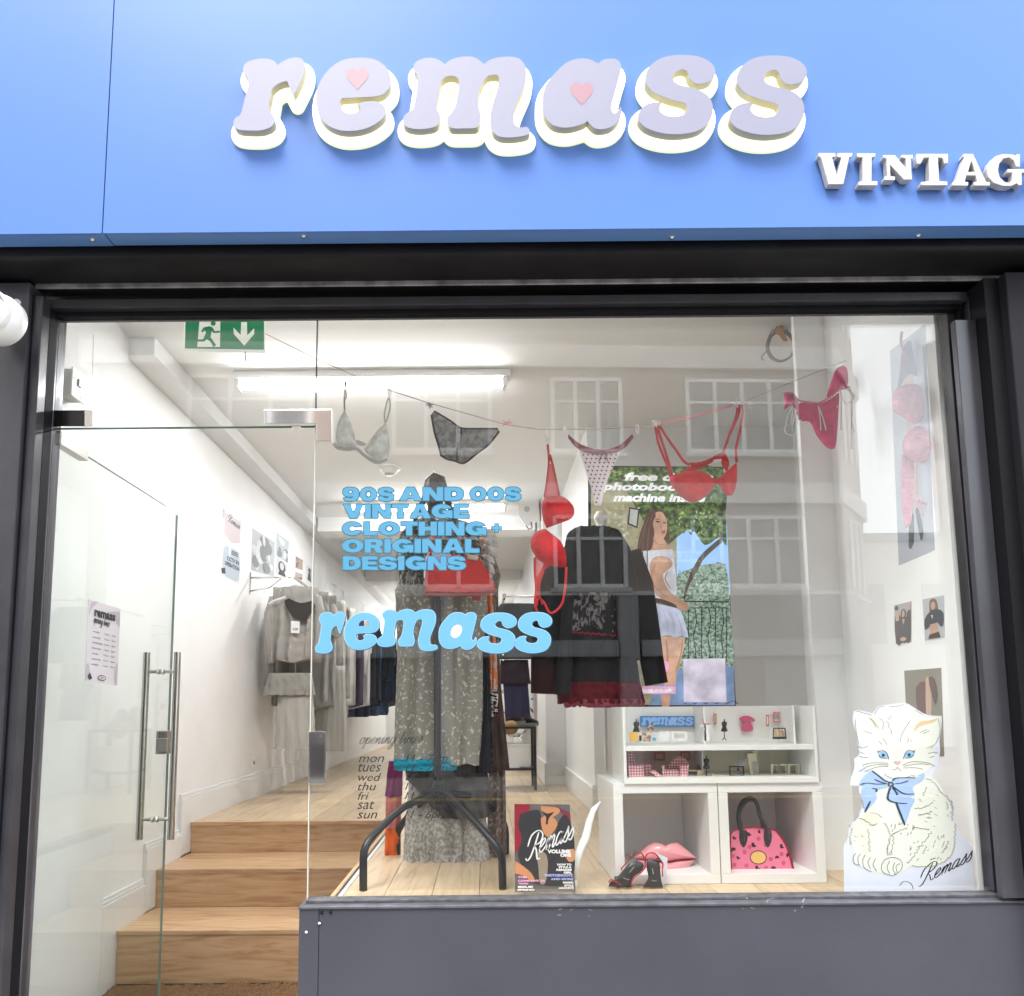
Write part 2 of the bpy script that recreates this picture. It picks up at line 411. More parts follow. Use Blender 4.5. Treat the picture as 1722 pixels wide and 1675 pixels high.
# ------------------------------------------------------------------ materials
WHITE = mat('white_paint', (.87, .87, .865), .55, var=.04, vscale=3, bump=.05, bscale=40)
CEILM = mat('ceiling_paint', (.86, .86, .85), .7, var=.03, vscale=2)
TRIM = mat('trim_gloss', (.80, .80, .79), .3, bump=.03, bscale=20)
FRAME = mat('dark_frame', (.038, .037, .045), .34, bump=.06, bscale=90, var=.25, vscale=9, coat=.2)
FRAME2 = mat('black_gasket', (.007, .007, .009), .6, spec=.15)
DGUIDE = mat('dark_guide', (.016,.015,.019), .6, spec=.12, bump=.05)
SHUT = mat('shutter_box', (.010, .0095, .012), .5, spec=.25, var=.5, vscale=4, bump=.08, bscale=30)
RAILM = mat('worn_aluminium', (.40, .385, .385), .45, .3, var=.6, vscale=14, bump=.1, stretch=(1, 1, 1))
RISER = mat('grey_blue_panel', (.058, .060, .077), .38, var=.15, vscale=2.5, bump=.05, bscale=80)
SILL = mat('sill_metal', (.14, .14, .165), .35, .3, var=.4, vscale=16, bump=.08)
BLUE = mat('blue_fascia', (.108, .216, .56), .36, var=.06, vscale=.8, spec=.10)
BLUE2 = mat('blue_soffit', (.10, .22, .50), .4)
CHROME = mat('polished_steel', (.78, .77, .75), .12, 1, bump=.01)
BRUSH = mat('brushed_steel', (.56, .54, .50), .3, 1, bump=.12, bscale=120, stretch=(1, 1, .05))
DARKST = mat('dark_steel', (.05, .05, .05), .2, .9)
EDGE = mat('glass_edge', (.005, .09, .06), .1, spec=.8)
BLACKM = mat('black_metal', (.016, .016, .018), .35, bump=.05)
BRICK = mat('opposite_brick', (.36, .30, .26), .85, var=.2, vscale=40)
BAND = mat('opposite_render', (.66, .64, .60), .8, var=.06, vscale=2)
OWIN = mat('opposite_frames', (.78, .78, .76), .5)
OGL = mat('opposite_glass', (.16, .16, .155), .06, spec=1.0, var=.5, vscale=.9)
GREYM = mat('opposite_grey', (.30, .30, .31), .6)
DRED = mat('opposite_dark_red', (.10, .018, .02), .5)
PAVE = mat('paving_stone', (.30, .29, .27), .8, var=.2, vscale=7, bump=.2)
ASPH = mat('asphalt', (.05, .05, .052), .85, var=.3, vscale=40, bump=.3)
PAINTL = mat('road_paint', (.75, .55, .12), .7)

def glassmat(name, tint=(.985, .993, .988)):
    """clear sheet glass: transparent body, Schlick reflection on each face"""
    m = bpy.data.materials.new(name); m.use_nodes = True; n = m.node_tree.nodes; L = m.node_tree.links; n.clear()
    o = n.new('ShaderNodeOutputMaterial'); x = n.new('ShaderNodeMixShader'); t = n.new('ShaderNodeBsdfTransparent')
    g = n.new('ShaderNodeBsdfGlossy'); ge = n.new('ShaderNodeNewGeometry'); dt = n.new('ShaderNodeVectorMath'); dt.operation = 'DOT_PRODUCT'
    L.new(ge.outputs['Normal'], dt.inputs[0]); L.new(ge.outputs['Incoming'], dt.inputs[1])
    def mt(op, a, b=None):
        k = n.new('ShaderNodeMath'); k.operation = op
        for i, v in enumerate((a, b)):
            if v is None: continue
            if isinstance(v, (int, float)): k.inputs[i].default_value = v
            else: L.new(v, k.inputs[i])
        return k.outputs[0]
    f = mt('ADD', mt('MULTIPLY', mt('POWER', mt('SUBTRACT', 1.0, mt('ABSOLUTE', dt.outputs['Value'])), 5.0), .95), .056)
    t.inputs[0].default_value = (*tint, 1); g.inputs['Roughness'].default_value = 0.0
    L.new(f, x.inputs[0]); L.new(t.outputs[0], x.inputs[1]); L.new(g.outputs[0], x.inputs[2]); L.new(x.outputs[0], o.inputs[0])
    return m
GLASS = glassmat('window_glass'); DGLASS = glassmat('door_glass', (.955, .98, .968))

# ------------------------------------------------------------------ street
def slab(name, x0, x1, y0, y1, z0, z1, m, **k):
    return struct(MB().box(x0, x1, y0, y1, z0, z1).build(name, m, **k))
slab('ground', -60, 60, -90, 60, -.6, -.26, ASPH)
slab('road', -60, 60, -9.5, -3.2, -.255, -.12, ASPH)
pv = struct(bpy.data.objects.new('pavement', None)); COL.objects.link(pv)
for nm, y0, y1 in (('kerb', -3.2, -3.04), ('kerb', -9.66, -9.5)):
    for i in range(16):
        MB().box(-14.6+i*1.82, -12.79+i*1.82, y0, y1, -.25, .0).build(nm, GREYM, pv, bevel=.01)
MB().box(-60, 60, -3.03, 2.2, -.25, -.02).build('bedding', PAVE, pv)
MB().box(-60, 60, -13.2, -9.67, -.25, -.02).build('bedding', PAVE, pv)
sl_me = None
for r_ in range(5):
    for i in range(22):
        if sl_me is None:
            s0 = MB().box(-.298, .298, -.298, .298, -.02, 0).build('paving_slab', PAVE, pv, bevel=.004); sl_me = s0.data; o = s0
        else:
            o = s0.copy(); COL.objects.link(o)
        o.location = (-6.6 + i*.6 + (r_ % 2)*.3, -.34 - r_*.6, 0)
for y in (-3.45, -3.6, -9.1, -9.25):
    slab('road_marking', -60, 60, y-.04, y+.04, -.125, -.116, PAINTL)

# opposite building, seen only mirrored in the glass
D = 12.0
ob = thing('opposite_building', 'brown block with pale bands and white windows across the street, mirrored in the glass', 'building')
PIV = Vector((2.5, -D, 0)); RT = Matrix.Translation(PIV) @ Matrix.Rotation(math.radians(-2.0), 4, 'Z') @ Matrix.Translation(-PIV)
def opp(mb, name, m, parent=ob, **k):
    mb.v = [tuple(RT @ Vector(p)) for p in mb.v]
    return mb.build(name, m, parent, **k)
XC = 8.25; CH = 1.35
def chamf(z0, z1, pr=0.0):         # front slab plus the splayed corner face
    mb = MB(); mb.box(-22, XC, -D-6, -D+pr, z0, z1)
    return mb.add([(XC,-D+pr,z0),(XC+CH+pr,-D-CH,z0),(XC+CH+pr,-D-6,z0),(XC,-D-6,z0),(XC,-D+pr,z1),(XC+CH+pr,-D-CH,z1),(XC+CH+pr,-D-6,z1),(XC,-D-6,z1)],
                  [(0,1,2,3),(4,5,6,7),(0,1,5,4),(1,2,6,5),(2,3,7,6),(3,0,4,7)])
opp(chamf(-.1, 16), 'wall', BRICK)
for z0, z1, p in ((9.24, 9.77, .12), (6.04, 6.5, .12), (3.93, 4.02, .1), (12.6, 13.1, .12)): opp(chamf(z0, z1, p), 'band', BAND)
for (z0, z1) in ((7.25, 9.0), (4.12, 5.75), (10.6, 12.3)):
    for x0, x1, nb in ((-11.5, -9.2, 3), (-6.6, -3.9, 3), (-2.02, .16, 3), (1.6, 3.18, 3), (4.74, 7.3, 4)):
        f = MB(); bw = (x1-x0)/nb; y0, y1 = -D+.01, -D+.06; tz = z0 + (z1-z0)*.68
        for i in range(nb+1): f.box(x0+i*bw-.045, x0+i*bw+.045, y0, y1, z0, z1)
        for i in range(nb):
            for a, b in ((z0-.02, z0+.07), (tz-.03, tz+.03), (z1-.07, z1+.02)): f.box(x0+i*bw+.047, x0+(i+1)*bw-.047, y0+.002, y1-.004, a, b)
        w_ = opp(f, 'window', OWIN)
        for i in range(nb):
            opp(MB().box(x0+i*bw+.05, x0+(i+1)*bw-.05, -D-.02, -D+.022, z0+.072, z1-.072), 'pane', OGL, w_)
        opp(MB().box(x0-.12, x1+.12, -D+.01, -D+.13, z0-.12, z0-.03), 'sill', BAND)
    f = MB()
    for t in (.25, .5, .75): 
        f.box(XC+CH*t-.03, XC+CH*t+.03, -D-CH*t+.04, -D-CH*t+.10, z0, z1)
    f.add([(XC+CH*.25,-D-CH*.25+.05,z1),(XC+CH*.75,-D-CH*.75+.05,z1),(XC+CH*.75,-D-CH*.75+.1,z1+.08),(XC+CH*.25,-D-CH*.25+.1,z1+.08)], [(0,1,2,3)])
    opp(f, 'window', OWIN)
# shop front below
opp(MB().box(-14, 8.2, -D+.01, -D+.1, 0, 3.9), 'shopfront', mat('opposite_shop', (.075, .07, .072), .5, var=.5, vscale=.7))
for x0, x1 in ((-.6, 2.9), (3.42, 8.2), (-9, -1.2)): opp(MB().box(x0, x1, -D+.1, -D+.32, 2.55, 2.9), 'sign_board', GREYM)
for x0, x1 in ((2.95, 3.37), (-1.1, -.7), (7.9, 8.3), (-9.4, -9.05)): opp(MB().box(x0, x1, -D+.1, -D+.3, 0, 3.9), 'pilaster', GREYM)
opp(MB().box(.2, 1.5, -D+.1, -D+.2, 1.2, 2.5), 'door', DRED)
opp(MB().box(3.9, 5.6, -D+.1, -D+.2, .8, 2.5), 'door', DRED)
for x in (-7, -4.5, 6.2): opp(MB().box(x, x+1.7, -D+.1, -D+.14, .7, 2.4), 'shop_window', OGL)
np_ = MB(); np_.box(3.6, 4.85, -D+.34, -D+.36, 4.62, 4.86); Mn = lambda u, v, w=0: np.array([u, -D+.361, v])
np_.mat(1); v_, f_ = tgeo('BRICK LANE E1', .02); lo, hi = v_.min(0), v_.max(0); q_ = (v_-lo)/(hi-lo)
np_.add([(4.78-a*1.1, -D+.364, 4.67+b*.14) for a, b in q_], f_)
o = opp(np_, 'street_nameplate', [OWIN, BLACKM], None); tag(o, 'white street nameplate reading BRICK LANE E1 on the brown building opposite', 'street sign')
lowb = thing('low_white_building', 'low pale building beyond the corner across the street', 'building')
MB().box(12, 30, -27, -21, -.1, 7.4).build('wall', BAND, lowb); MB().box(11.8, 30.2, -27.2, -20.9, 7.41, 7.7).build('parapet', GREYM, lowb)
for i in range(5): MB().box(13+i*3, 14.6+i*3, -21.02, -20.96, 3.6, 5.8).build('window', OGL, lowb)

# ------------------------------------------------------------------ fascia and sign
YF = -.27; ZL = 3.025; ZT = 4.4
XS = float(at(172, 388, Y=YF)[0])
fas = thing('shop_fascia', 'bright blue shop fascia of two flush panels above the window', 'fascia')
MB().box(-3.4, XS-.002, YF, YF+.004, ZL, ZT).build('panel', BLUE, fas)
MB().box(XS+.002, 3.6, YF, YF+.004, ZL, ZT).build('panel', BLUE, fas)
MB().box(-3.4, XS+.004, YF+.005, YF+.058, ZL, ZL+.004).build('bottom_lip', BLUE2, fas)
MB().box(XS+.008, 3.6, YF+.005, YF+.056, ZL, ZL+.004).build('bottom_lip', BLUE2, fas)
MB().box(-3.4, 3.6, YF+.0045, YF+.006, ZL+.006, ZT).build('backing', BLACKM, fas)
for px, py in ((156, 403), (511, 397), (1130, 399), (1544, 396)):
    p = at(px, py, Z=ZL); MB().lathe([(0, -.006), (.005, -.005), (.007, 0)], p, 'z', 12).build('screw', CHROME, fas, smooth=True)
FACEM = mat('letter_face', (.235, .235, .325), .5, bump=.15, bscale=900)
HALO = mat('lit_acrylic', (.85, .80, .50), .4, emit=.40)
SIDEM = mat('letter_side', (.38, .37, .32), .35)
HEART = mat('heart_pink', (.33, .17, .21), .5, bump=.1, bscale=900)
HALO2 = mat('acrylic_edge', (.80, .86, .55), .4, emit=.22)
LT = {}
LT['r'] = z2p([(165,210),(172,175),(195,148),(245,124),(310,110),(370,106),(430,115),(470,135),(497,170,1),(530,145),(600,110),(670,95),(720,103),(755,140),(762,200),(745,270),(710,350),(655,458,1),(625,400),(592,325,1),(560,328),(500,350),(445,400),(430,470),(412,580),(435,625),(465,680),(468,720),(440,760),(390,785),(320,800),(200,800),(120,790),(80,765),(72,720),(90,680),(130,655),(150,620),(165,560),(190,460),(212,380),(218,330),(200,280),(172,245)], 5.74, 380, 80)
LT['e'] = z2p([(868,500),(875,440),(890,370),(930,290),(990,215),(1070,150),(1160,112),(1270,98),(1380,102),(1470,130),(1540,185),(1580,250),(1590,320),(1580,380),(1540,430),(1490,460),(1400,475),(1280,480),(1120,488,1),(1100,520),(1110,570),(1140,620),(1190,640),(1240,635),(1280,610),(1298,580),(1290,562),(1270,547,1),(1320,525),(1400,518),(1470,525),(1520,560),(1540,610),(1530,660),(1480,710),(1400,760),(1300,793),(1190,805),(1090,795),(990,755),(920,690),(885,610)], 5.74, 380, 80)
LT['m'] = z2p([(203,190),(212,155),(250,123),(310,103),(380,100),(440,115),(480,140),(507,162,1),(550,125),(620,98),(710,85),(790,95),(850,130),(883,162,1),(930,125),(1000,100),(1110,88),(1200,98),(1250,130),(1285,190),(1290,270),(1275,360),(1240,450),(1200,540),(1172,620),(1168,690),(1180,740),(1210,765),(1250,770),(1290,764),(1320,790),(1322,825),(1290,845),(1220,860),(1130,868),(1050,862),(1000,840),(965,800),(945,720),(945,650),(960,580),(990,480),(1020,380),(1030,300),(1010,265),(970,262),(920,275),(880,320),(860,370),(838,430),(828,500),(830,570),(848,640),(850,700),(835,750),(800,775),(690,780),(600,780),(555,765),(530,720),(527,680),(560,640),(590,600),(615,540),(632,450),(642,370),(640,310),(610,280),(560,272),(510,285),(475,320),(460,370),(445,450),(432,540),(428,600),(455,640),(460,690),(440,740),(390,770),(300,785),(220,785),(150,770),(110,740),(102,690),(120,650),(160,620),(195,595),(210,560),(225,480),(240,380),(245,310),(235,260),(212,230)], 5.74, 660, 80)
LT['a'] = z2p([(235,650),(240,560),(270,460),(330,370),(410,280),(510,190),(610,145),(720,130),(810,145),(870,175),(905,192,1),(960,150),(1030,135),(1110,138),(1160,170),(1182,230),(1170,300),(1140,400),(1105,530),(1070,660),(1060,730),(1078,780),(1108,795),(1140,770),(1172,706,1),(1185,770),(1165,850),(1110,920),(1040,965),(940,985),(870,975),(810,930),(775,885,1),(730,915),(640,945),(540,965),(440,960),(350,930),(280,860),(240,770)], 7.175, 880, 80)
LT['s'] = z2p([(248,210),(290,150),(370,95),(470,70),(580,65),(690,75),(780,110),(835,160),(850,210),(835,260),(790,300),(720,318),(670,310),(630,280),(612,240),(602,207),(570,192),(530,198),(490,225),(475,260),(490,300),(540,330),(620,348),(710,375),(780,420),(820,480),(828,550),(810,620),(760,690),(680,735),(560,758),(440,758),(320,735),(230,695),(180,640),(175,590),(200,540),(250,500),(320,480),(378,482,1),(360,510),(358,545),(385,580),(440,602),(520,605),(575,585),(600,545),(595,500),(560,480),(480,460),(390,430),(300,385),(245,320),(238,265)], 5.218, 1040, 80)
LT['s2'] = [(x + 154, y + 1) for x, y in LT['s']]
def heart(cx, cy, w, h):
    return [(cx+dx*w, cy+dy*h) for dx, dy in sm([(0,-.28,1),(.14,-.46),(.32,-.46),(.49,-.28),(.45,.0),(.22,.28),(0,.52,1),(-.22,.28),(-.45,0),(-.49,-.28),(-.32,-.46),(-.14,-.46)], 3)]
sign = thing('illuminated_sign', 'raised lavender bubble letters spelling remass with glowing cream halos on the blue fascia', 'sign')
YL = YF - .048
# outlines are taken on the letters' own front plane and keep their real size on the planes behind it
ML = lambda u, v, w=0.0: at(u, v, Y=YL) + np.array([0, -w, 0])
for k in ('r', 'e', 'm', 'a', 's', 's2'):
    f = MB().prism(ML, [LT[k]], -.020, 0).mat(1)
    lt = MB(); lt.prism(ML, [LT[k]], -.0005, 0); 
    o = lt.build('letter', FACEM, sign); 
    sd = MB().prism(ML, [LT[k]], -.022, -.0007).build('letter_return', SIDEM, o)
    halo = grow(LT[k], 11.5, 1.6)
    hb = MB(); hb.prism(ML, [halo], -.046, -.0385)
    hm = hb.build('halo', [HALO, HALO2], o)
    zs = [p.vertices for p in hm.data.polygons]
    for p in hm.data.polygons:
        if abs(p.normal.y) < .5: p.material_index = 1
    MB().prism(ML, [LT[k]], -.0384, -.0222).build('spacer', HALO, o)
    if k == 'e': MB().prism(ML, [heart(601, 132, 37, 37)], None, .0006).build('heart', HEART, o)
    if k == 'a': MB().prism(ML, [heart(978.5, 157, 38, 38)], None, .0006).build('heart', HEART, o)
VT = {
 'V': [[(78,82),(215,82),(215,110),(188,116),(228,262),(262,118),(230,112),(230,82),(352,82),(345,110),(325,116),(278,332),(158,332),(98,116),(78,108)]],
 'I': [[(385,84),(537,84),(530,115),(505,118),(503,306),(552,308),(550,340),(397,340),(397,312),(432,306),(432,118),(388,115)]],
 'N': [[(597,98),(690,98),(782,205),(778,125),(740,118),(742,96),(835,96),(832,125),(818,128),(826,294),(762,296),(650,175),(655,265),(692,270),(690,298),(605,298),(605,270),(628,266),(622,128),(597,120)]],
 'T': [[(865,88),(1115,88),(1115,165),(1085,168),(1072,122),(1035,118),(1045,306),(1110,310),(1110,340),(898,340),(900,312),(965,306),(962,118),(922,122),(895,168),(865,168)]],
 'A': [[(1240,88),(1315,88),(1420,312),(1450,315),(1450,342),(1322,342),(1320,315),(1348,310),(1338,262),(1262,262),(1250,310),(1278,315),(1275,342),(1148,342),(1150,315),(1175,308),(1245,116),(1232,112)], [(1302,145),(1275,232),(1332,232)]],
 'G': [[(1590,90),(1640,95),(1662,108),(1665,92),(1690,92),(1690,192),(1660,192),(1640,140),(1605,118),(1560,125),(1525,165),(1515,220),(1530,280),(1570,315),(1610,318),(1630,300),(1630,240),(1590,238),(1590,210),(1740,210),(1740,238),(1705,240),(1705,340),(1680,340),(1665,325),(1620,345),(1550,345),(1480,320),(1435,270),(1425,210),(1445,150),(1500,105),(1550,90)]],
 'E': [[(1770,92),(1990,92),(1990,165),(1960,165),(1945,122),(1870,122),(1870,200),(1920,200),(1925,180),(1945,180),(1945,250),(1925,250),(1920,230),(1870,230),(1870,312),(1950,312),(1970,265),(2000,265),(1995,345),(1770,345),(1770,315),(1800,310),(1800,125),(1770,120)]]}
vs_ = thing('metal_lettering', 'small silver slab serif letters reading VINTAGE at the right of the blue fascia', 'lettering')
CAST = mat('cast_aluminium', (.54, .52, .50), .5, .2, var=.2, vscale=30, bump=.2, bscale=70)
MV = lambda u, v, w=0.0: at(u/4.757+1360, v/4.757+240, Y=YF-.024) + np.array([0, -w, 0])
for ch in 'VINTAGE':
    MB().prism(MV, VT[ch], -.02, 0).build('letter', CAST, vs_, bevel=.0012)

# ------------------------------------------------------------------ building above / beside
upw = thing('shop_building', 'building that holds the shop, brick above the blue fascia', 'building')
MB().box(-8, 8, -.2, .1, 4.4, 9).build('wall', BRICK, upw)
MB().box(-8, -1.98, -.12, .04, 0, ZL-.01).build('pier', FRAME, upw)
MB().box(2.101, 8, -.12, .04, 0, ZL-.01).build('pier', mat('dark_guide'), upw)
MB().box(-8, 8, .0, .1, 3.0, 4.4).build('lintel', SHUT, upw)
MB().box(-3.4, 3.6, YF+.007, -.003, 4.3, 4.39).build('fascia_top', BLUE, upw)

# ------------------------------------------------------------------ shutter box, frames
sh = thing('roller_shutter_box', 'black roller shutter housing tucked under the blue fascia', 'shutter box')
mb = MB(); N = 10
prof = [(-.205, ZL+.02), (-.205, 3.005)] + [(-.205+.10*(1-math.cos(t*math.pi/2/N)), 3.005-.005-.02*math.sin(t*math.pi/2/N)) for t in range(1, N+1)] + [(-.02, 2.98), (-.02, ZL+.02)]
mb.add([(-1.97, y, z) for y, z in prof] + [(2.04, y, z) for y, z in prof], [(i, (i+1) % len(prof), len(prof)+(i+1) % len(prof), len(prof)+i) for i in range(len(prof))] + [tuple(range(len(prof))), tuple(range(len(prof), 2*len(prof)))])
mb.build('housing', SHUT, sh)
for z in (): MB().box(-1.97, 2.04, -.2, -.19, z-.002, z+.002).build('groove', FRAME2, sh)
X0b, X1b = ax(60, 470, -.09), ax(1700, 452, -.09)
zr1, zr0 = az(860, 463, -.09), az(860, 478, -.09)
MB().box(X0b, X1b, -.09, -.083, zr0, zr1).build('bottom_rail', RAILM, sh, bevel=.002)
MB().box(X0b+.02, X1b, -.07, -.02, zr1+.001, 2.979).build('slat', SHUT, sh)
for a, b, c, d in ((60, 450, 86, 468), (1702, 444, 1722, 462)):
    p, q = at(a, b, Y=-.1), at(c, d, Y=-.1); MB().box(p[0], q[0], -.1, -.092, q[2], p[2]).build('bracket', mat('bracket_grey', (.11,.105,.11), .4), sh, bevel=.002)
p, q = at(1643, 477, Y=-.08), at(1696, 495, Y=-.08); MB().box(p[0], q[0], -.08, -.04, q[2], p[2]).build('bracket', mat('bracket_grey'), sh, bevel=.002)

fr = thing('shopfront_frame', 'dark grey aluminium frame around the glass front, gaskets and posts', 'frame')
XL, XR = -1.539, 1.675
ZH = az(860, 529, 0); ZSI = .871
GL_ = mat('frame_light', (.115, .112, .128), .25, .2, bump=.04, bscale=60, var=.3, vscale=5)
# left jamb, from outside in
MB().box(-2.0, ax(24, 900, -.12), -.12, -.02, 0, ZL-.06).build('guide_rail', FRAME, fr, bevel=.003)
MB().box(ax(24,900,-.12)+.002, ax(30, 900, -.11), -.105, -.02, 0, 2.93).build('gasket', FRAME2, fr)
MB().box(ax(31, 900, -.10), ax(48, 900, -.10), -.10, -.02, 0, 2.93).build('post', FRAME, fr, bevel=.003)
MB().box(ax(48,900,-.10)+.001, ax(54, 900, -.07), -.06, -.02, 0, 2.93).build('gasket', FRAME2, fr)
MB().box(ax(56, 900, -.05), ax(66, 900, -.05), -.05, .03, 0, 2.93).build('jamb', GL_, fr, bevel=.002)
MB().box(ax(66,900,-.05)+.001, XL, -.012, .014, 0, 2.93).build('glazing_bead', FRAME, fr, bevel=.0015)
# right jamb
xr = [(XR, XR+.028, -.01, .035, FRAME, 'glazing_bead'), (XR+.029, XR+.047, -.03, .03, FRAME2, 'gasket'), (XR+.048, XR+.075, -.05, .03, FRAME, 'jamb')]
for a, b, y0, y1, m, nm in xr: MB().box(a, b, y0, y1, ZSI+.001, 2.93).build(nm, m, fr, bevel=.002)
pa, pb = ax(1619, 700, -.075), ax(1655, 700, -.075)
MB().box(pa, pb, -.075, -.052, ZSI+.001, az(1640, 530, -.1)).build('post', mat('post_light', (.060,.060,.072), .3, .2, var=.2, vscale=4), fr, bevel=.002)
MB().box(pb+.001, pb+.05, -.12, -.05, ZSI+.001, 2.95).build('gasket', FRAME2, fr)
MB().box(pb+.052, 2.1, -.15, -.04, 0, 2.95).build('guide_rail', mat('dark_guide', (.018,.017,.022), .4, bump=.05), fr, bevel=.003)
# head
z1, z2 = az(860, 497, -.06), az(860, 511, -.06)
MB().box(-1.97, 2.04, -.02, .06, 2.93, 2.967).build('head_gasket', FRAME2, fr)
MB().box(XL-.03, XR+.04, -.06, .0, z2, z1).build('head', FRAME, fr, bevel=.002)
MB().box(XL-.03, XR+.04, -.035, .0, z2-.018, z2-.001).build('head_gasket', FRAME2, fr)
MB().box(XL, XR, -.012, -.001, ZH, z2-.02).build('head_bead', GL_, fr, bevel=.0015)
MB().box(XL-.05, XR+.06, .0, .012, ZH+.004, 2.929).build('head_gasket', FRAME2, fr)
MB().box(XL-.03, XR+.04, .0105, .05, az(860, 532, .05), 2.929).build('inner_head', TRIM, fr)
MB().box(XL-.03, XR+.04, .061, .0995, az(860, 528, .0995), 3.02).build('inner_head', TRIM, fr)
XP = -.594
rs = thing('stall_riser', 'scuffed grey blue metal panel below the display window', 'stall riser')
xrl = ax(502, 1600, -.06); xr2 = ax(535, 1600, -.062)
MB().box(xr2+.001, 2.05, -.060, -.02, .02, .853).build('panel', RISER, rs, bevel=.002)
MB().box(xrl, xr2, -.0615, -.02, .02, .853).build('end_panel', RISER, rs, bevel=.002)
MB().box(XP, 2.05, -.019, .03, .02, .852).build('core', FRAME2, rs)
MB().box(xrl-.002, 2.05, -.066, .035, .8535, .862).build('sill', SILL, rs, bevel=.002)
MB().box(XP+.002, 1.74, -.03, .02, .8625, .8705).build('glazing_channel', mat('sill_dark', (.10,.10,.11), .5, var=.5, vscale=30), rs, bevel=.001)
for px, py in ((515, 1568), (537, 1553), (541, 1535), (556, 1534)):
    p = at(px, py, Y=-.062); MB().lathe([(.0, -.004), (.004, -.003), (.0052, 0)], p, 'y', 12).build('rivet', CHROME if py > 1540 else FRAME2, rs, smooth=True)
rnd = random.Random(3); sc = MB(); MSC = onY(-.0603)
for cx, cy, n, sp in ((960, 1528, 5, 40), (1275, 1518, 9, 30), (1330, 1524, 5, 22)):
    for i in range(n):
        x, y = cx + rnd.uniform(-sp, sp), cy + rnd.uniform(-10, 12); a = rnd.uniform(-1, 1); l = rnd.uniform(1.5, 9)
        pts = [(x + l*t*math.cos(a) + rnd.uniform(-.6,.6), y + l*t*math.sin(a) + rnd.uniform(-.6,.6)) for t in (0, .35, .7, 1)]
        sc.stroke(MSC, pts, rnd.uniform(.5, 1.6), .0012, .6)
sc.build('paint_scratch', mat('scratch', (.5,.5,.5), .7), rs)

# ------------------------------------------------------------------ glass
GT = .010
tr = thing('transom_window', 'clear glass pane above the doorway held by steel patch fittings', 'glass pane')
ZTR = float(at(300, 718, Y=0)[2])
MB().box(XL-.005, XP-.003, 0, GT, ZTR, ZH+.004).build('glass', GLASS, tr)
MB().box(XL, XP-.004, -.0004, GT+.0004, ZTR-.0025, ZTR-.0002).build('polished_edge', EDGE, tr)
pn = thing('display_window', 'large shop window pane with blue and black vinyl lettering', 'window')
MB().box(XP, XR+.005, 0, GT, .866, ZH+.004).build('glass', GLASS, pn)
MB().box(XP-.003, XP-.0004, -.0004, GT+.0004, .866, ZTR).build('polished_edge', mat('pale_edge', (.62,.62,.55), .2), pn)
MB().box(XP-.0032, XP-.0002, -.0006, GT+.0006, ZTR+.001, ZH).build('joint_seal', FRAME2, pn)
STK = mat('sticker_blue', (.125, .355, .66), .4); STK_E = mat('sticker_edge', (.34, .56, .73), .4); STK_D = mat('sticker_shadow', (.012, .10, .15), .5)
TXB = mat('text_blue', (.072, .27, .44), .45)
MG = onY(0)
BOX = {'r': (531,1029,579,1098), 'e': (579,1031,637,1092), 'm': (635,1025,735,1094), 'a': (738.5,1030,801,1092), 's': (802.5,1031,868,1098), 's2': (866,1030,927.5,1097.5)}
HOLE = {'e': [sm([(603,1053,1),(604.5,1047),(610,1043.5),(616,1043.5),(620,1048),(620,1052.5,1)], 3)], 'a': [EL(767.5, 1061, 12.5, 9, 16, math.radians(-62))]}
lg = MB()
for k, b in BOX.items():
    a = np.array(LT[k]); lo, hi = a.min(0), a.max(0); q = (a-lo)/(hi-lo)
    ring = [(b[0]+u*(b[2]-b[0]), b[1]+v*(b[3]-b[1])) for u, v in q]
    holes = HOLE.get(k, [])
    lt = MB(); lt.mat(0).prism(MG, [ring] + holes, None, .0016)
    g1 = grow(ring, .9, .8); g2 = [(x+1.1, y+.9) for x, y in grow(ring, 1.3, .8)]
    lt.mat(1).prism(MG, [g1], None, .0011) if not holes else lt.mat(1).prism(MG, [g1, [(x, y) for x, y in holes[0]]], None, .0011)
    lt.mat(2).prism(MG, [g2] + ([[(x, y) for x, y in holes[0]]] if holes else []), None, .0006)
    if k == 'a': lt.mat(3).prism(MG, [HOLE['a'][0]], None, .0004)
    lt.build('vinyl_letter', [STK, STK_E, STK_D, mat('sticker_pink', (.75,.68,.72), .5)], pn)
for s_, b in (('90S',(576.5,819.5,662.5,843)),('AND',(671.5,819.5,780,842)),('00S',(790,819,876,842.5)),('VINTAGE',(577.5,848,789,871.5)),('CLOTHING',(575.5,877.5,818,900.5)),
              ('+',(827,881,843,895)),('ORIGINAL',(575.5,906.5,806,929.5)),('DESIGNS',(576.5,935.5,783,958.5))):
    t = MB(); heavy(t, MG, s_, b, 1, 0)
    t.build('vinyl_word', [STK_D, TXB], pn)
INK = mat('black_vinyl', (.02, .02, .022), .5)
t = MB(); script(t, MG, 'opening times', 604, 1251, 23, 2.3, -.012); t.build('vinyl_word', INK, pn)
for i, (d, w) in enumerate((('mon', 43), ('tues', 38), ('wed', 39), ('thu', 31), ('fri', 19), ('sat', 29), ('sun', 34))):
    y = 1268.5 + i*15.75; t = MB(); asc = d[0] in 'twf' or d[-1] in 'd' or 't' in d
    text(t, MG, d, (603-i*.4, y + (0 if asc else 3.5), 603-i*.4+w, y+13.5), .0006, -.012 if False else .0, .32)
    v7 = '11 - 7pm' if i < 6 else '11 - 6pm'
    text(t, MG, v7, (682-i*.35, y+.5, 753-i*.35, y+16.5), .0006, .0, .32)
    t.build('vinyl_word', INK, pn)
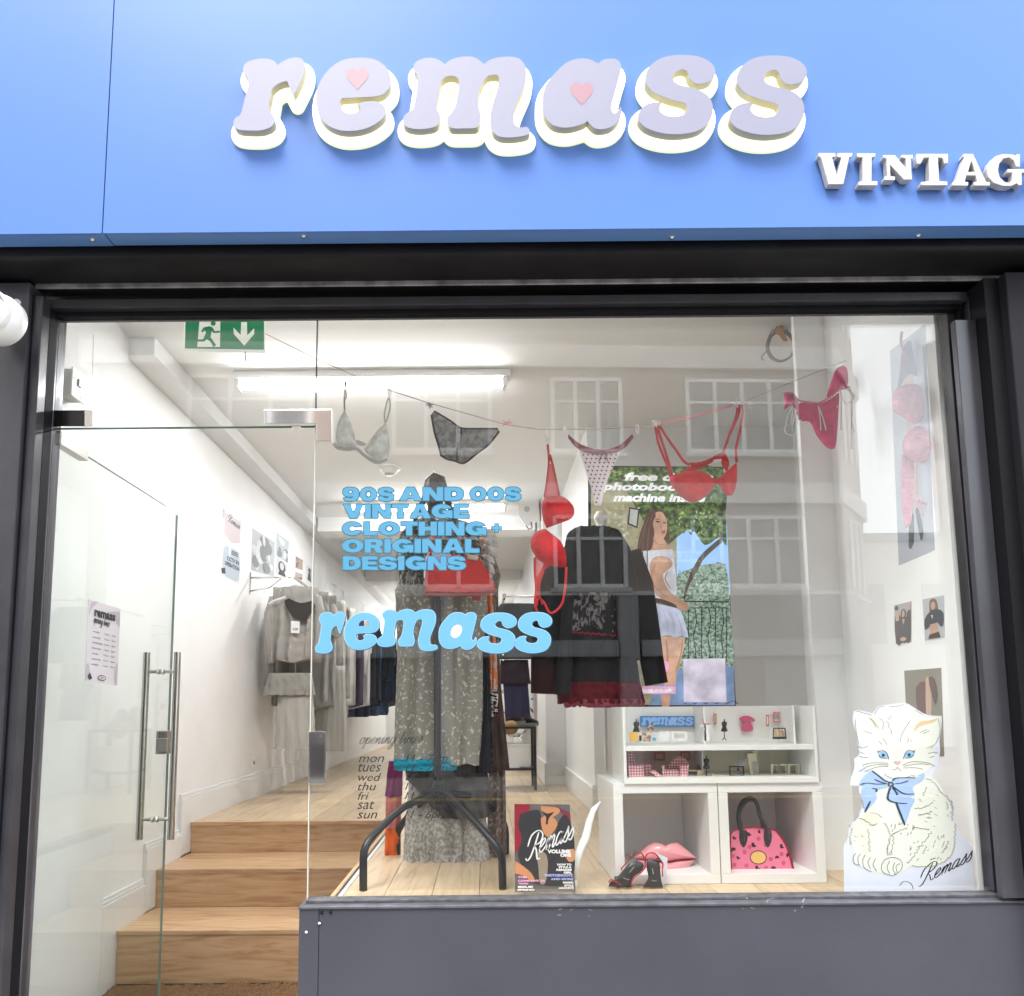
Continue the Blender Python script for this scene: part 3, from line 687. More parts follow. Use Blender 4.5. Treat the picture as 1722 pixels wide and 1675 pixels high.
# patch fittings
pf = thing('corner_patch_fitting', 'polished L shaped steel patch fitting joining pane and transom glass', 'glass fitting')
Lsh = [(444,689),(558,688),(558,743),(531,743),(531,714),(444,714)]
Mp = onY(0); MB().prism(Mp, [Lsh], -.022, .014).build('plate', CHROME, pf, bevel=.0015)
MB().prism(Mp, [[(447,691.5),(555.5,690.5),(555.5,740.5),(533.5,740.5),(533.5,711.5),(447,711.5)]], None, .0152).build('face', mat('mirror_face', (.72,.66,.62), .06, 1), pf)
MB().prism(Mp, [[(491,715),(506,715),(506,725),(491,725)]], -.01, .008).build('stop', BRUSH, pf, bevel=.001)
pf2 = thing('transom_patch_fitting', 'dark polished patch fitting at the left end of the transom glass', 'glass fitting')
MB().prism(Mp, [[(75,690),(153,690),(153,717),(75,717)]], -.022, .014).build('plate', DARKST, pf2, bevel=.0015)
MB().prism(Mp, [[(142,689.5),(156,690.5),(156,717.5),(142,717.5)]], -.023, .0155).build('end_cap', CHROME, pf2, bevel=.001)
MB().prism(Mp, [[(54,683),(68,690),(68,714),(54,706)]], .01, .06).build('wall_clip', CHROME, pf2, bevel=.001)
lk = thing('strike_box', 'polished chrome lock keeper clamped on the edge of the big pane', 'lock')
bx = sm([(519,1233),(522,1230),(546,1230),(548,1233),(547.5,1314),(545,1318),(521,1318),(518.5,1315)], 2)
MB().prism(Mp, [bx], -.026, .016).build('case', CHROME, lk, bevel=.003)
MB().prism(Mp, [[(521.5,1234),(545,1234),(544.5,1314),(521.5,1314)]], None, .0168).build('face', mat('mirror_face'), lk)
MB().prism(Mp, [EL(539, 1237.5, 2, 2, 10)], None, .0175).build('screw', BRUSH, lk)

# ------------------------------------------------------------------ glass door, open inwards
ZD = 2.475
hx, hy = -1.528, .012
pe = at(288, 856, Z=ZD); dv = Vector((float(pe[0])-hx, float(pe[1])-hy, 0)); dv.normalize()
DW = .93; ev = Vector((hx, hy, 0)) + dv*DW
dn = Vector((dv.y, -dv.x, 0))                    # towards +x, into view
if dn.x < 0: dn = -dn
def MD(s, z, w=0.0):                             # s along door from the hinge, z height, w off the face
    p = Vector((hx, hy, z)) + dv*s + dn*w
    return np.array([p.x, p.y, p.z])
dr = thing('glass_door', 'frameless glass door standing open into the shop with long steel pull handles', 'door')
def mdbox(mb, s0, s1, z0, z1, w0, w1):
    return mb.add([MD(s, z, w) for z in (z0, z1) for s, w in ((s0,w0),(s1,w0),(s1,w1),(s0,w1))], [(0,3,2,1),(4,5,6,7),(0,1,5,4),(1,2,6,5),(2,3,7,6),(3,0,4,7)])
mdbox(MB(), 0, DW, .10, ZD, -.010, 0).build('glass', DGLASS, dr)
mdbox(MB(), -.002, -.0003, .10, ZD, -.0104, .0004).build('edge', EDGE, dr)
mdbox(MB(), DW+.0003, DW+.002, .10, ZD, -.0104, .0004).build('edge', mat('pale_edge2', (.20,.30,.26), .2), dr)
mdbox(MB(), .002, DW, ZD+.0003, ZD+.0018, -.0104, .0004).build('edge', mat('pale_edge2'), dr)
mdbox(MB(), .01, .17, ZD-.028, ZD+.016, -.02, .016).build('hinge_patch', BRUSH, dr, bevel=.0015)
mdbox(MB(), .0, .008, ZD-.030, ZD+.018, -.022, .018).build('hinge_cap', CHROME, dr, bevel=.001)
mdbox(MB(), .01, .17, .09, .135, -.02, .016).build('hinge_patch', BRUSH, dr, bevel=.0015)
hs_ = DW - .10
def zat(px, py):                                  # height on the door plane under a pixel
    k = at(px, py, X=float(MD(hs_, 0)[0])); return float(k[2])
zt, zb = zat(260, 1095), zat(246, 1418); z1_, z2_ = zat(257, 1128), zat(250, 1382)
for sgn in (1, -1):
    wv = .072 if sgn > 0 else -.074
    h = MB().tube([MD(hs_, zb, wv), MD(hs_, zt, wv)], .0155, 16).build('pull_handle', mat('handle_steel', (.50, .47, .42), .22, 1, bump=.1, bscale=160, stretch=(1,1,.03)), dr, smooth=True)
    o_ = h.modifiers.new('e', 'EDGE_SPLIT')
    for z in (z1_, z2_):
        MB().tube([MD(hs_, z, 0 if sgn > 0 else -.011), MD(hs_, z, wv)], .008, 10).build('standoff', BRUSH, h, smooth=True)
        MB().tube([MD(hs_, z, 0 if sgn > 0 else -.011), MD(hs_, z, .010 if sgn > 0 else -.02)], .0135, 14).build('rosette', CHROME, h, smooth=True)
zl = zat(262, 1250); lkp = mdbox(MB(), hs_+.03, hs_+.075, zl-.055, zl+.055, -.03, .02).build('lock_case', mat('handle_steel'), dr, bevel=.003)
mdbox(MB(), hs_+.012, hs_+.03, zl-.04, zl+.02, -.02, .03).build('lock_turn', BRUSH, lkp, bevel=.002)
# poster taped to the door
def MDP(px, py, w=0.0):
    p = at(px, py, X=-1.53)
    s = (p[1]-hy)/dv.y
    return MD(s, p[2], .001 + w)
LIL = (.60, .56, .60); BLK = (.03,.03,.035); 
def opn(mb, M, w):
    text(mb, M, 'remass', (.18,.10,.84,.185), w, .05); script(mb, M, 'opening times', .16, .26, .11, .009, .02, w)
    for i, d in enumerate(('monday','tuesday','wednesday','thursday','friday','saturday','sunday')):
        y = .36+i*.067; text(mb, M, d, (.16, y, .16+.045*len(d)*.8, y+.03), w, .0, .3); text(mb, M, '11am - 7pm', (.52, y, .88, y+.03), w, 0, .3)
    mb.prism(M, [[(.05,.93),(.12,.88),(.2,.95),(.1,.98)]], None, w); mb.prism(M, [EL(.5,.93,.13,.035)], None, w)
pD = picture('poster', quad([(148,1008),(202,1024),(196,1153),(142,1146)], MDP), [
    ((.45,.42,.47), sm([(.08,.02),(.3,.0,1),(.1,.1),(.02,.2)],2)), ((.42,.40,.44), sm([(.6,.09),(.98,.04,1),(.99,.25),(.8,.13)],2)),
    ((.45,.43,.46), sm([(.0,.8),(.08,.78),(.12,.92),(.0,.98)],2)), ((.45,.43,.46), sm([(.98,.7),(.9,.8),(.93,.97),(.99,.99)],2)),
    (BLK, opn), (LIL, EL(.5,.93,.11,.025)), ((.3,.3,.3), heart(.5,.93,.1,.03))], None, .001, (.62,.59,.62))
tag(pD, 'lilac opening hours poster headed remass taped to the open glass door', 'poster')

# white round floodlight at the far left
fl = thing('round_lamp', 'white round fitting on the post at the left edge of the picture', 'lamp')
c = at(-14, 528, Y=-.24); WPL = mat('white_plastic', (.78,.78,.77), .35)
MB().lathe([(0,-.02),(.055,-.018),(.075,0),(.082,.02),(.082,.05),(.06,.07)], c, 'y', 32).build('body', WPL, fl, smooth=True)
MB().lathe([(.062,-.024),(.068,-.03),(.073,-.024),(.070,-.006)], c, 'y', 32).build('rim', WPL, fl, smooth=True)
MB().tube([(c[0], -.18, c[2]+.02), (c[0]-.01, -.12, c[2]+.12)], .012, 8).build('arm', WPL, fl)
# ------------------------------------------------------------------ interior shell
ZF = .75; ZC = 3.555; XW = -1.98; XRW = 1.67; YB = 10.7
def sbox(name, m, *b, parent=None, **k):
    o = MB().box(*b).build(name, m, parent, **k)
    return o if parent else struct(o)
lw = struct(bpy.data.objects.new('wall_left', None)); COL.objects.link(lw)
MB().box(XW-.1, XW, 1.1, YB, .0, 3.9).build('plaster', WHITE, lw)
YE = float(at(212, 700, X=-1.955)[1])
MB().box(XW-.1, -1.955, .045, YE, .0, 3.9).build('pier', WHITE, lw, bevel=.003)
yp0, yp1 = float(at(541, 950, X=XW)[1]), float(at(552, 950, X=XW)[1])
MB().box(XW, XW+.05, yp0, yp1, ZF, 3.3).build('pilaster', TRIM, lw)
ys = 2.13
sk = struct(bpy.data.objects.new('skirting_left', None)); COL.objects.link(sk)
def skirt(x0, x1, y0, y1, z0, h, ax_='x', s=1):
    m = MB(); m.box(x0, x1, y0, y1, z0, z0+h-.035); 
    if ax_ == 'x': m.box(x0, x1-.006*s if s > 0 else x1, y0, y1, z0+h-.0345, z0+h-.018); m.box(x0, x1-.012*s, y0, y1, z0+h-.0175, z0+h)
    else: m.box(x0, x1, y0+.006, y1, z0+h-.0345, z0+h-.018); m.box(x0, x1, y0+.012, y1, z0+h-.0175, z0+h)
    return m.build('skirting_board', TRIM, sk, bevel=.002)
skirt(XW+.0005, XW+.024, 2.02, YB, .56, .385)
skirt(XW+.0005, XW+.024, 1.60, 2.019, .34, .385)
skirt(XW+.0005, XW+.024, YE+.002, 1.599, .0, .53)
sbox('wall_back', WHITE, -2.1, 2.4, YB, YB+.1, 0, 3.9)
rw = struct(bpy.data.objects.new('wall_right', None)); COL.objects.link(rw)
MB().box(XRW, XRW+.1, .05, .779, 0, 3.9).build('plaster', WHITE, rw)
xp_l = ax(1334, 530, .78)
MB().box(xp_l, XRW+.1, .78, .81, 0, 3.9).build('pier', WHITE, rw, bevel=.003)
MB().box(2.3, 2.4, 1.1, 2.5, 0, 3.9).build('plaster', WHITE, rw)
MB().box(.77, 2.35, 2.40, 4.0, 0, 3.9).build('chimney_breast', WHITE, rw)
MB().box(.58, 2.35, 4.001, YB, 0, 3.9).build('plaster', WHITE, rw)
skirt(XRW-.024, XRW-.0005, .10, .779, ZF, .20, 's', -1)
for m_ in (MB().box(.745, 2.30, 2.375, 2.3995, ZF, ZF+.17), MB().box(.75, 2.30, 2.38, 2.3995, ZF+.1705, ZF+.19), MB().box(.745, .7695, 2.4, 3.98, ZF, ZF+.17), MB().box(.56, .77, 3.976, 3.9995, ZF, ZF+.2)):
    m_.build('skirting_board', TRIM, sk, bevel=.002)
MB().box(.56, .5795, 4.0, YB, ZF, ZF+.2).build('skirting_board', TRIM, sk)
for x in (.84, .95): MB().box(x, x+.012, 2.392, 2.3995, ZF+.3, 3.4).build('panel_mould', TRIM, rw)
sbox('ceiling', CEILM, -2.1, 2.4, .05, YB+.1, ZC, ZC+.1)
bx_ = sbox('boxed_beam', mat('beam_paint', (.80,.80,.80), .5, var=.03), XW+.0005, -1.815, YE+.001, YB, 3.45, ZC-.0005, bevel=.003)
sbox('bulkhead', WHITE, -1.95, 1.77, .10, .2, az(860, 530, .2), ZC-.001)
sbox('wall_left_outer', FRAME2, XW-.3, XW-.101, .045, YB, 0, 4.4)
sbox('roof', FRAME2, -3, 3, .12, YB+.2, 3.91, 4.4)
sbox('wall_right_outer', FRAME2, 2.401, 2.6, .05, YB, 0, 4.4)
# cross beams at the ceiling further in
for y in (4.6, 7.4): sbox('ceiling_beam', CEILM, -1.80, .56, y, y+.3, ZC-.16, ZC-.0005, bevel=.003)

# floor of separate oak boards
def oakmat(name, c1, c2, c3):
    m = bpy.data.materials.new(name); m.use_nodes = True; n = m.node_tree.nodes; L = m.node_tree.links; b = n['Principled BSDF']
    tc = n.new('ShaderNodeTexCoord'); oi = n.new('ShaderNodeObjectInfo')
    add = n.new('ShaderNodeVectorMath'); add.operation = 'ADD'; sc_ = n.new('ShaderNodeVectorMath'); sc_.operation = 'SCALE'; sc_.inputs['Scale'].default_value = 37
    L.new(oi.outputs['Random'], sc_.inputs[0]); L.new(tc.outputs['Object'], add.inputs[0]); L.new(sc_.outputs[0], add.inputs[1])
    mp = n.new('ShaderNodeMapping'); L.new(add.outputs[0], mp.inputs[0]); mp.inputs['Scale'].default_value = (9, .9, 9)
    z = n.new('ShaderNodeTexNoise'); z.inputs['Scale'].default_value = 1.6; z.inputs['Detail'].default_value = 7; z.inputs['Distortion'].default_value = 2.6
    L.new(mp.outputs[0], z.inputs['Vector'])
    r = n.new('ShaderNodeValToRGB'); L.new(z.outputs['Fac'], r.inputs[0])
    e = r.color_ramp.elements; e[0].position = .36; e[0].color = (*c2, 1); e[1].position = .60; e[1].color = (*c1, 1)
    k = r.color_ramp.elements.new(.46); k.color = (*[(a+d)/2*1.02 for a, d in zip(c1, c2)], 1)
    v = n.new('ShaderNodeTexVoronoi'); v.inputs['Scale'].default_value = 1.3; mp2 = n.new('ShaderNodeMapping'); mp2.inputs['Scale'].default_value = (3.2, 1.1, 3.2)
    L.new(add.outputs[0], mp2.inputs[0]); L.new(mp2.outputs[0], v.inputs['Vector'])
    kr = n.new('ShaderNodeValToRGB'); kr.color_ramp.elements[0].position = .03; kr.color_ramp.elements[0].color = (1,1,1,1); kr.color_ramp.elements[1].position = .10; kr.color_ramp.elements[1].color = (0,0,0,1)
    L.new(v.outputs['Distance'], kr.inputs[0])
    mx_ = n.new('ShaderNodeMix'); mx_.data_type = 'RGBA'; L.new(kr.outputs[0], mx_.inputs[0]); L.new(r.outputs[0], mx_.inputs[6]); mx_.inputs[7].default_value = (*c3, 1)
    hv = n.new('ShaderNodeHueSaturation'); ml = n.new('ShaderNodeMath'); ml.operation = 'MULTIPLY_ADD'; ml.inputs[1].default_value = .22; ml.inputs[2].default_value = .9
    L.new(oi.outputs['Random'], ml.inputs[0]); L.new(ml.outputs[0], hv.inputs['Value']); L.new(mx_.outputs[2], hv.inputs['Color']); L.new(hv.outputs[0], b.inputs['Base Color'])
    bp = n.new('ShaderNodeBump'); bp.inputs['Strength'].default_value = .15; bp.inputs['Distance'].default_value = .004; L.new(z.outputs['Fac'], bp.inputs['Height']); L.new(bp.outputs[0], b.inputs['Normal'])
    b.inputs['Roughness'].default_value = .38
    return m
OAK = oakmat('oak_floor', (.62, .475, .32), (.49, .36, .225), (.22, .13, .07))
OAK2 = oakmat('oak_step', (.64, .43, .255), (.48, .285, .15), (.26, .14, .075))
fl_ = struct(bpy.data.objects.new('floor', None)); COL.objects.link(fl_)
XST = -.60; YST = 2.15
meshes = {}
def plank(x, y0, y1):
    ln = round(y1-y0, 3)
    if ln < .02: return
    if ln not in meshes:
        o = MB().box(-.0937, .0937, 0, ln-.002, -.02, 0).build('plank', OAK, fl_); meshes[ln] = o.data
    else:
        o = bpy.data.objects.new('plank', meshes[ln]); COL.objects.link(o); o.parent = fl_
    o.location = (x, y0, ZF)
w_ = .19; nx = int((2.4+2.0)/w_)
for i in range(nx):
    x = XST + w_*(i+.5-8); ystart = .012 if x - w_/2 > XST-.02 else YST
    off = [0, 1.2, .5, 1.6, .9][i % 5]; ycut = [ystart] + [off + 2.0*k for k in range(0, 7) if off+2.0*k > ystart + .25 and off+2*k < YB-.2] + [YB]
    for a, b in zip(ycut, ycut[1:]): plank(x, a, b)
struct(MB().box(XST, 2.3, .045, YB, ZF-.06, ZF-.022).build('subfloor', FRAME2)); struct(MB().box(XW, XST-.001, YST+.02, YB, ZF-.06, ZF-.022).build('subfloor', FRAME2))
struct(MB().box(XST+.002, XST+.02, .05, YST, 0, ZF-.022).build('platform_side', WHITE))
et = struct(bpy.data.objects.new('platform_edge_trim', None)); COL.objects.link(et)
for a, b, m in ((0, .018, OAK2), (.019, .030, FRAME), (.031, .046, TRIM)):
    MB().box(XST-.02+a, XST-.02+b, .03, YST-.002, ZF-.01, ZF+.006).build('trim_strip', m, et)
# stairs
st = struct(bpy.data.objects.new('steps', None)); COL.objects.link(st)
levels = [(ZF, YST, .552), (.552, 1.716, .334), (.334, 1.325, .062)]
ROTM = Matrix.Rotation(math.radians(90), 4, 'Z')
def board(name, x0, x1, y0, y1, z0, z1):
    o = MB().box(-(y1-y0)/2, (y1-y0)/2, -(x1-x0)/2, (x1-x0)/2, -(z1-z0)/2, (z1-z0)/2).build(name, OAK2, st, bevel=.002)
    o.rotation_euler = (0, 0, math.radians(90)); o.location = ((x0+x1)/2, (y0+y1)/2, (z0+z1)/2)
board('nosing', XW+.026, XST-.022, YST-.012, YST+.055, ZF-.022, ZF+.0012)
for i, (z, y, zn) in enumerate(levels):
    board('riser', XW+.026, XST-.022, y, y+.018, zn, z-.0225)
    if i < 2:
        yn = levels[i+1][1]
        ym = (yn-.012 + y)/2
        board('tread', XW+.026, XST-.022, yn-.012, ym-.001, zn-.022, zn); board('tread', XW+.026, XST-.022, ym, y-.0005, zn-.022, zn)
struct(MB().box(XW, XST, .0, 1.4, -.02, .055).build('entrance_floor', PAVE))
mt_ = MB(); rnd = random.Random(5)
COIR = mat('coir', (.34, .19, .09), .95, var=.6, vscale=160, bump=1.0, bscale=260)
g = 90; gy = 60
for j in range(gy):
    for i in range(g):
        mt_.v.append((XW+.05 + (XST-XW-.1)*i/(g-1), .25 + 1.04*j/(gy-1), .066 + rnd.uniform(0, .016)))
for j in range(gy-1):
    for i in range(g-1): mt_.f.append((j*g+i, j*g+i+1, (j+1)*g+i+1, (j+1)*g+i)); mt_.m.append(0)
dm = mt_.build('doormat', COIR); tag(dm, 'brown coir doormat at the foot of the oak steps', 'doormat')

# ------------------------------------------------------------------ lights
LITE = mat('tube_diffuser', (1.0, 1.0, 1.0), .4, emit=10.0)
def tube_light(px0, px1, py, label, real_y=None, wdt=None):
    c = at((px0+px1)/2, py, Z=ZC-.075); y = float(c[1])
    x0, x1 = ax(px0, py, y), ax(px1, py, y); z = ZC-.075
    t = thing('batten_light', label, 'ceiling light', 'fluorescent batten lights across the ceiling')
    MB().box(x0-.03, x1+.05, y-.045, y+.045, ZC-.045, ZC-.001).build('housing', TRIM, t, bevel=.003)
    d = MB().tube([(x0, y, z), (x1, y, z)], .022, 12).build('diffuser', LITE, t, smooth=True)
    d.modifiers.new('e', 'EDGE_SPLIT')
    for x in (x0, x1-.0): MB().box(x-.025 if x == x0 else x, x if x == x0 else x+.025, y-.03, y+.03, z-.03, ZC-.046).build('end_cap', TRIM, t)
    l = bpy.data.lights.new('batten_glow', 'AREA'); l.shape = 'RECTANGLE'; l.size = x1-x0; l.size_y = .06
    l.energy = TUBE_W * (wdt or 1); l.color = (.96, .98, 1)
    lo_ = bpy.data.objects.new('batten_glow', l); COL.objects.link(lo_); lo_.location = ((x0+x1)/2, y, z-.031); lo_.parent = t
    return y
tube_light(405, 845, 647, 'long bright batten light nearest the window, in front of the others', wdt=1.0)
tube_light(583, 848, 856, 'second batten light from the window, seen behind the blue lettering', wdt=1.0)
tube_light(648, 815, 968, 'third batten light from the window, beyond the rack of clothes', wdt=1.5)
tube_light(690, 795, 1019, 'farthest batten light, near the back wall of the shop', wdt=1.3)
sd_ = thing('ceiling_dome', 'round white ceiling fitting below the grey bra', 'ceiling fitting')
c = at(655, 786, Z=ZC)
MB().lathe([(.09,0),(.095,-.012),(.085,-.02),(.07,-.022),(.065,-.045),(.045,-.06),(.0,-.062)], c, 'z', 28).build('body', WPL, sd_, smooth=True)
MB().lathe([(.045,-.0605),(.04,-.066),(.0,-.068)], c, 'z', 24).build('lens', mat('grey_plastic', (.5,.5,.48), .4), sd_, smooth=True)

# ------------------------------------------------------------------ exit sign
YX = .33; GRN = mat('exit_green', (.0, .22, .085), .45, emit=.05); EXW = mat('exit_white', (.80, .80, .72), .45, emit=.10)
es = thing('exit_sign', 'green exit sign with running man and down arrow above the doorway', 'sign')
ME = onY(YX)
MB().prism(ME, [[(310,530),(446,530),(446,594),(308,591)]], -.03, 0).build('panel', EXW, es, bevel=.001)
e = MB(); e.prism(ME, [[(312,530),(444,530),(444,588),(311,586)]], None, .0006)
e.build('green_face', GRN, es)
s_ = 3.988; q = lambda pts: [(x/s_, y/s_+380) for x, y in pts]
e = MB(); 
e.prism(ME, [q([(1340,618),(1478,618),(1475,812),(1322,812)])], None, .0012)
e.prism(ME, [q([(1618,645),(1656,645),(1658,735),(1705,685),(1705,725),(1638,803),(1568,725),(1566,680),(1614,732)])], None, .0012)
e.mat(1)
e.prism(ME, [q(EL(1430, 653, 17, 17))], None, .0018)
for r_ in ([(1405,672),(1425,680),(1440,705),(1475,702),(1475,716),(1432,718),(1420,706),(1412,745),(1430,770),(1450,800),(1432,812),(1408,772),(1385,760),(1370,775),(1315,775),(1315,762),(1362,760),(1382,715),(1372,700),(1360,715),(1348,708),(1366,680)],):
    e.prism(ME, [q(r_)], None, .0018)
e.build('pictogram', [EXW, GRN], es)
MB().tube(P3([(378,530),(378,420)], YX+.015), .006, 6).build('hanger_rod', TRIM, es)
MB().tube(P3([(412,592),(413,599),(412.6,607)], YX), .002, 5).build('test_cord', BLACKM, es)

# ------------------------------------------------------------------ left wall bits
Mw = onX(-1.955)
sw = thing('switch_box', 'surface mounted white switch box on the wall above the door', 'switch')
c = at(126, 649, X=-1.905); y_, z_ = float(c[1]), float(c[2])
MB().box(-1.954, -1.895, y_-.045, y_+.045, z_-.062, z_+.062).build('box', mat('box_grey', (.58,.58,.57), .4), sw, bevel=.004)
MB().box(-1.8945, -1.886, y_-.05, y_+.05, z_-.068, z_+.068).build('face_plate', WPL, sw, bevel=.003)
MB().box(-1.8858, -1.879, y_-.010, y_+.012, z_-.005, z_+.03).build('rocker', mat('grey_plastic'), sw)
MB().box(-1.8858, -1.884, y_+.01, y_+.03, z_-.058, z_-.04).build('label_plate', mat('grey_plastic'), sw)
for dy_, dz_ in ((-.035, .02), (.035, -.01)): MB().lathe([(0,.003),(.005,.002),(.005,0)], (-1.8858, y_+dy_, z_+dz_), 'x', 8).build('screw', BRUSH, sw)
pp = MB().prism(quad([(157,563),(175,571),(173,630),(155,629)], Mw), [[(0,0),(.5,0),(1,.12),(.94,.6),(.98,1),(0,1)]], 0.0005, .002).build('paper_note', mat('paper', (.86,.86,.85), .7)); tag(pp, 'blank white slip of paper stuck high on the left wall near the window', 'paper')
so = thing('wall_socket', 'white double socket low on the left wall above the skirting', 'socket')
Ms = onX(XW); MB().prism(Ms, [[(422,1274),(434,1270),(434,1290),(422,1294)]], .0005, .009).build('plate', WPL, so, bevel=.001)
MB().prism(Ms, [[(424.5,1280),(426.5,1279.4),(426.5,1285),(424.5,1285.6)],[(429,1278.6),(431,1278),(431,1283.6),(429,1284)]][:1], None, .0095).build('slot', BLACKM, so)
GRY=(.45,.47,.5); DK=(.07,.07,.08); SK=(.52,.33,.24); LBL=(.5,.65,.75); WH=(.82,.82,.82)
def wp(label, q4, layers, bc, X=XW, cat='poster', grp=None, name='poster'):
    o = picture(name, quad(q4, onX(X)), layers, None, -.0006 if False else .0004, bc); tag(o, label, cat, grp); return o
def f1(mb, M, w): script(mb, M, 'Remass', .3, .34, .24, .02, .05, w)
wp('torn pale pink notice with script heading, upper sheet on the left wall', [(374,850),(406,873),(404,925),(373,911)], [((.62,.53,.55), [(.12,.15),(.97,.1),(.95,.8),(.5,.92),(.1,.75)]), ((.5,.5,.55), [(.0,.05),(.12,.1),(.1,.3),(0,.35)]), (BLK, f1)], WH)
def f2(mb, M, w):
    text(mb, M, 'CCTV IN', (.28,.32,.92,.45), w, .04); text(mb, M, 'OPERATION', (.18,.5,.95,.63), w, .04); mb.prism(M, [[(.0,.8),(.2,.72),(.25,.9),(.05,.95)]], None, w)
    for y in (.08,.13,.18): mb.prism(M, [R(.5,y,.85,y+.03)], None, w)
wp('blue notice reading CCTV IN OPERATION below the pink sheet', [(373,914),(405,928),(402,982),(371,966)], [((.50,.58,.66), sm([(.1,.1),(.45,.02),(.9,.1),(.96,.9),(.5,.98),(.12,.9)],2)), ((.75,.8,.85), [(.35,.0),(.5,0),(.45,.3),(.38,.3)]), (BLK, f2)], (.72,.76,.8))
def blot(c1, c2, sd, n=7):
    r_ = random.Random(sd); L_ = []
    for i in range(n):
        cx, cy = r_.uniform(.15,.85), r_.uniform(.12,.88)
        L_.append((c1 if i % 2 else c2, [(min(max(x,.02),.98), min(max(y,.02),.98)) for x, y in EL(cx, cy, r_.uniform(.06,.25), r_.uniform(.05,.2), 9, r_.uniform(0,3))]))
    return L_
wp('large grey blue collage poster beside the notices on the left wall', [(424,888),(462,912),(461,970),(422,959)], blot((.26,.28,.29),(.70,.71,.71),1,16), (.50,.52,.53))
wp('narrow photo print with a face, behind the clothes bracket', [(465,896),(486,911),(484,948),(464,935)], blot((.25,.27,.28),(.68,.70,.70),2,10), (.50,.54,.56))
wp('black and white portrait print under the narrow photo print', [(464,936),(484,949),(484,972),(463,964)], [(DK, EL(.5,.45,.3,.38)), ((.6,.58,.56), EL(.5,.4,.17,.25)), (DK, [(.2,1),(.3,.75),(.7,.75),(.85,1)])], (.6,.62,.65))
wp('small brown photo print, third along the left wall', [(497,935),(509,942),(508.5,959),(496.5,955)], blot((.25,.17,.14),(.5,.38,.3),3,6), (.45,.38,.34))
wp('small dark photo print hung under the brown one', [(496.5,961),(508.5,966),(508,976),(496,973)], blot((.2,.15,.13),(.5,.42,.38),4,5), (.5,.42,.38))
wp('small monochrome figure print next to the pane joint', [(515,950),(526,957),(525,982),(514.5,974)], [(DK, EL(.5,.25,.2,.15)), (DK, [(.2,.95),(.35,.4),(.65,.4),(.8,.95)])], (.72,.72,.72))
wp('faint line drawing print beyond the pilaster, nearer one', [(556,978),(566,984),(566,1004),(556,1000)], blot((.55,.55,.56),(.7,.7,.7),5,6), WH)
wp('faint grey print beyond the pilaster, farther one', [(571,988),(580,993),(580,1012),(571,1008)], blot((.45,.45,.47),(.68,.68,.68),6,6), WH)
wp('tiny dark framed print far along the left wall', [(606.5,1012),(613,1017),(613,1030),(606.5,1028)], blot((.35,.34,.32),(.6,.6,.58),7,4), (.4,.4,.38))

# right wall posters
def ppl(mb, M, w): pass
SKN=(.55,.36,.27); BRN=(.10,.055,.04)
wp('small photo of three people in dark clothes on the right wall', [(1504,1018),(1533,1011),(1533,1080),(1507,1083)], [(BRN, sm([(.0,.3),(.2,.28),(.4,.35),(.4,.98),(.02,.98)],2)), (SKN, EL(.15,.14,.1,.09)), (DK, EL(.15,.09,.11,.06)), (SKN, [(.05,.25),(.3,.25),(.28,.42),(.08,.42)]),
   (BRN, sm([(.85,.2),(.98,.22),(.98,.95),(.7,.95),(.72,.4)],2)), (SKN, EL(.9,.13,.08,.08)), (DK, sm([(.42,.36),(.72,.36),(.85,.5),(.9,.95),(.3,.95),(.33,.5)],2)), (BRN, EL(.57,.27,.16,.12)), (SKN, EL(.57,.27,.09,.09)), (SKN, [(.5,.4),(.66,.4),(.58,.55)]), (SKN, EL(.55,.9,.2,.05))], (.42,.42,.42), XRW)
wp('small photo of a person in a black cropped top on the right wall', [(1552,1008),(1588,1001),(1589,1072),(1556,1077)], [((.22,.14,.09), sm([(.3,.3),(.32,.08),(.5,.03),(.66,.1),(.72,.35),(.6,.45),(.35,.45)],2)), (SKN, EL(.48,.2,.11,.1)), (DK, sm([(.35,.32),(.7,.3),(.98,.42),(.95,.72),(.78,.7),(.68,.62),(.3,.68),(.06,.75),(.05,.5)],2)), (SKN, [(.3,.64),(.66,.62),(.72,.86),(.28,.92)]), (BRN, [(.2,.98),(.26,.88),(.74,.84),(.82,.98)]), ((.66,.64,.63), [(.38,.42),(.48,.42),(.45,.52)])], (.50,.52,.54), XRW)
wp('photo of a person in a brown top with folded arms above the kitten cutout', [(1521,1128),(1583,1123),(1588,1272),(1528,1274)], [((.14,.07,.055), sm([(.3,.2),(.55,.14),(.6,.3),(.58,.5),(.4,.7),(.32,.5)],2)), (SKN, sm([(.58,.12),(.68,.1),(.72,.3),(.68,.6),(.58,.72),(.55,.5)],2)), (BRN, sm([(.66,.1),(.82,.12),(.9,.3),(.82,.42),(.72,.28)],2)), ((.70,.70,.70), sm([(.4,.62),(.6,.6),(.62,1),(.36,1)],2))], (.235,.215,.165), XRW)
wp('tall photo poster of a person in black boots high on the right wall', [(1497,590),(1556,545),(1572,925),(1512,951)], [((.45,.33,.3), sm([(.35,.1),(.6,.1),(.62,.45),(.38,.45)],2)), (SKN, [(.38,.45),(.62,.45),(.6,.8),(.54,.8),(.5,.55),(.46,.8),(.4,.8)]), (DK, sm([(.36,.8),(.47,.8),(.44,.93),(.3,.94)],2)), (DK, sm([(.53,.79),(.62,.79),(.72,.9),(.64,.93)],2))], (.42,.45,.50), XRW)

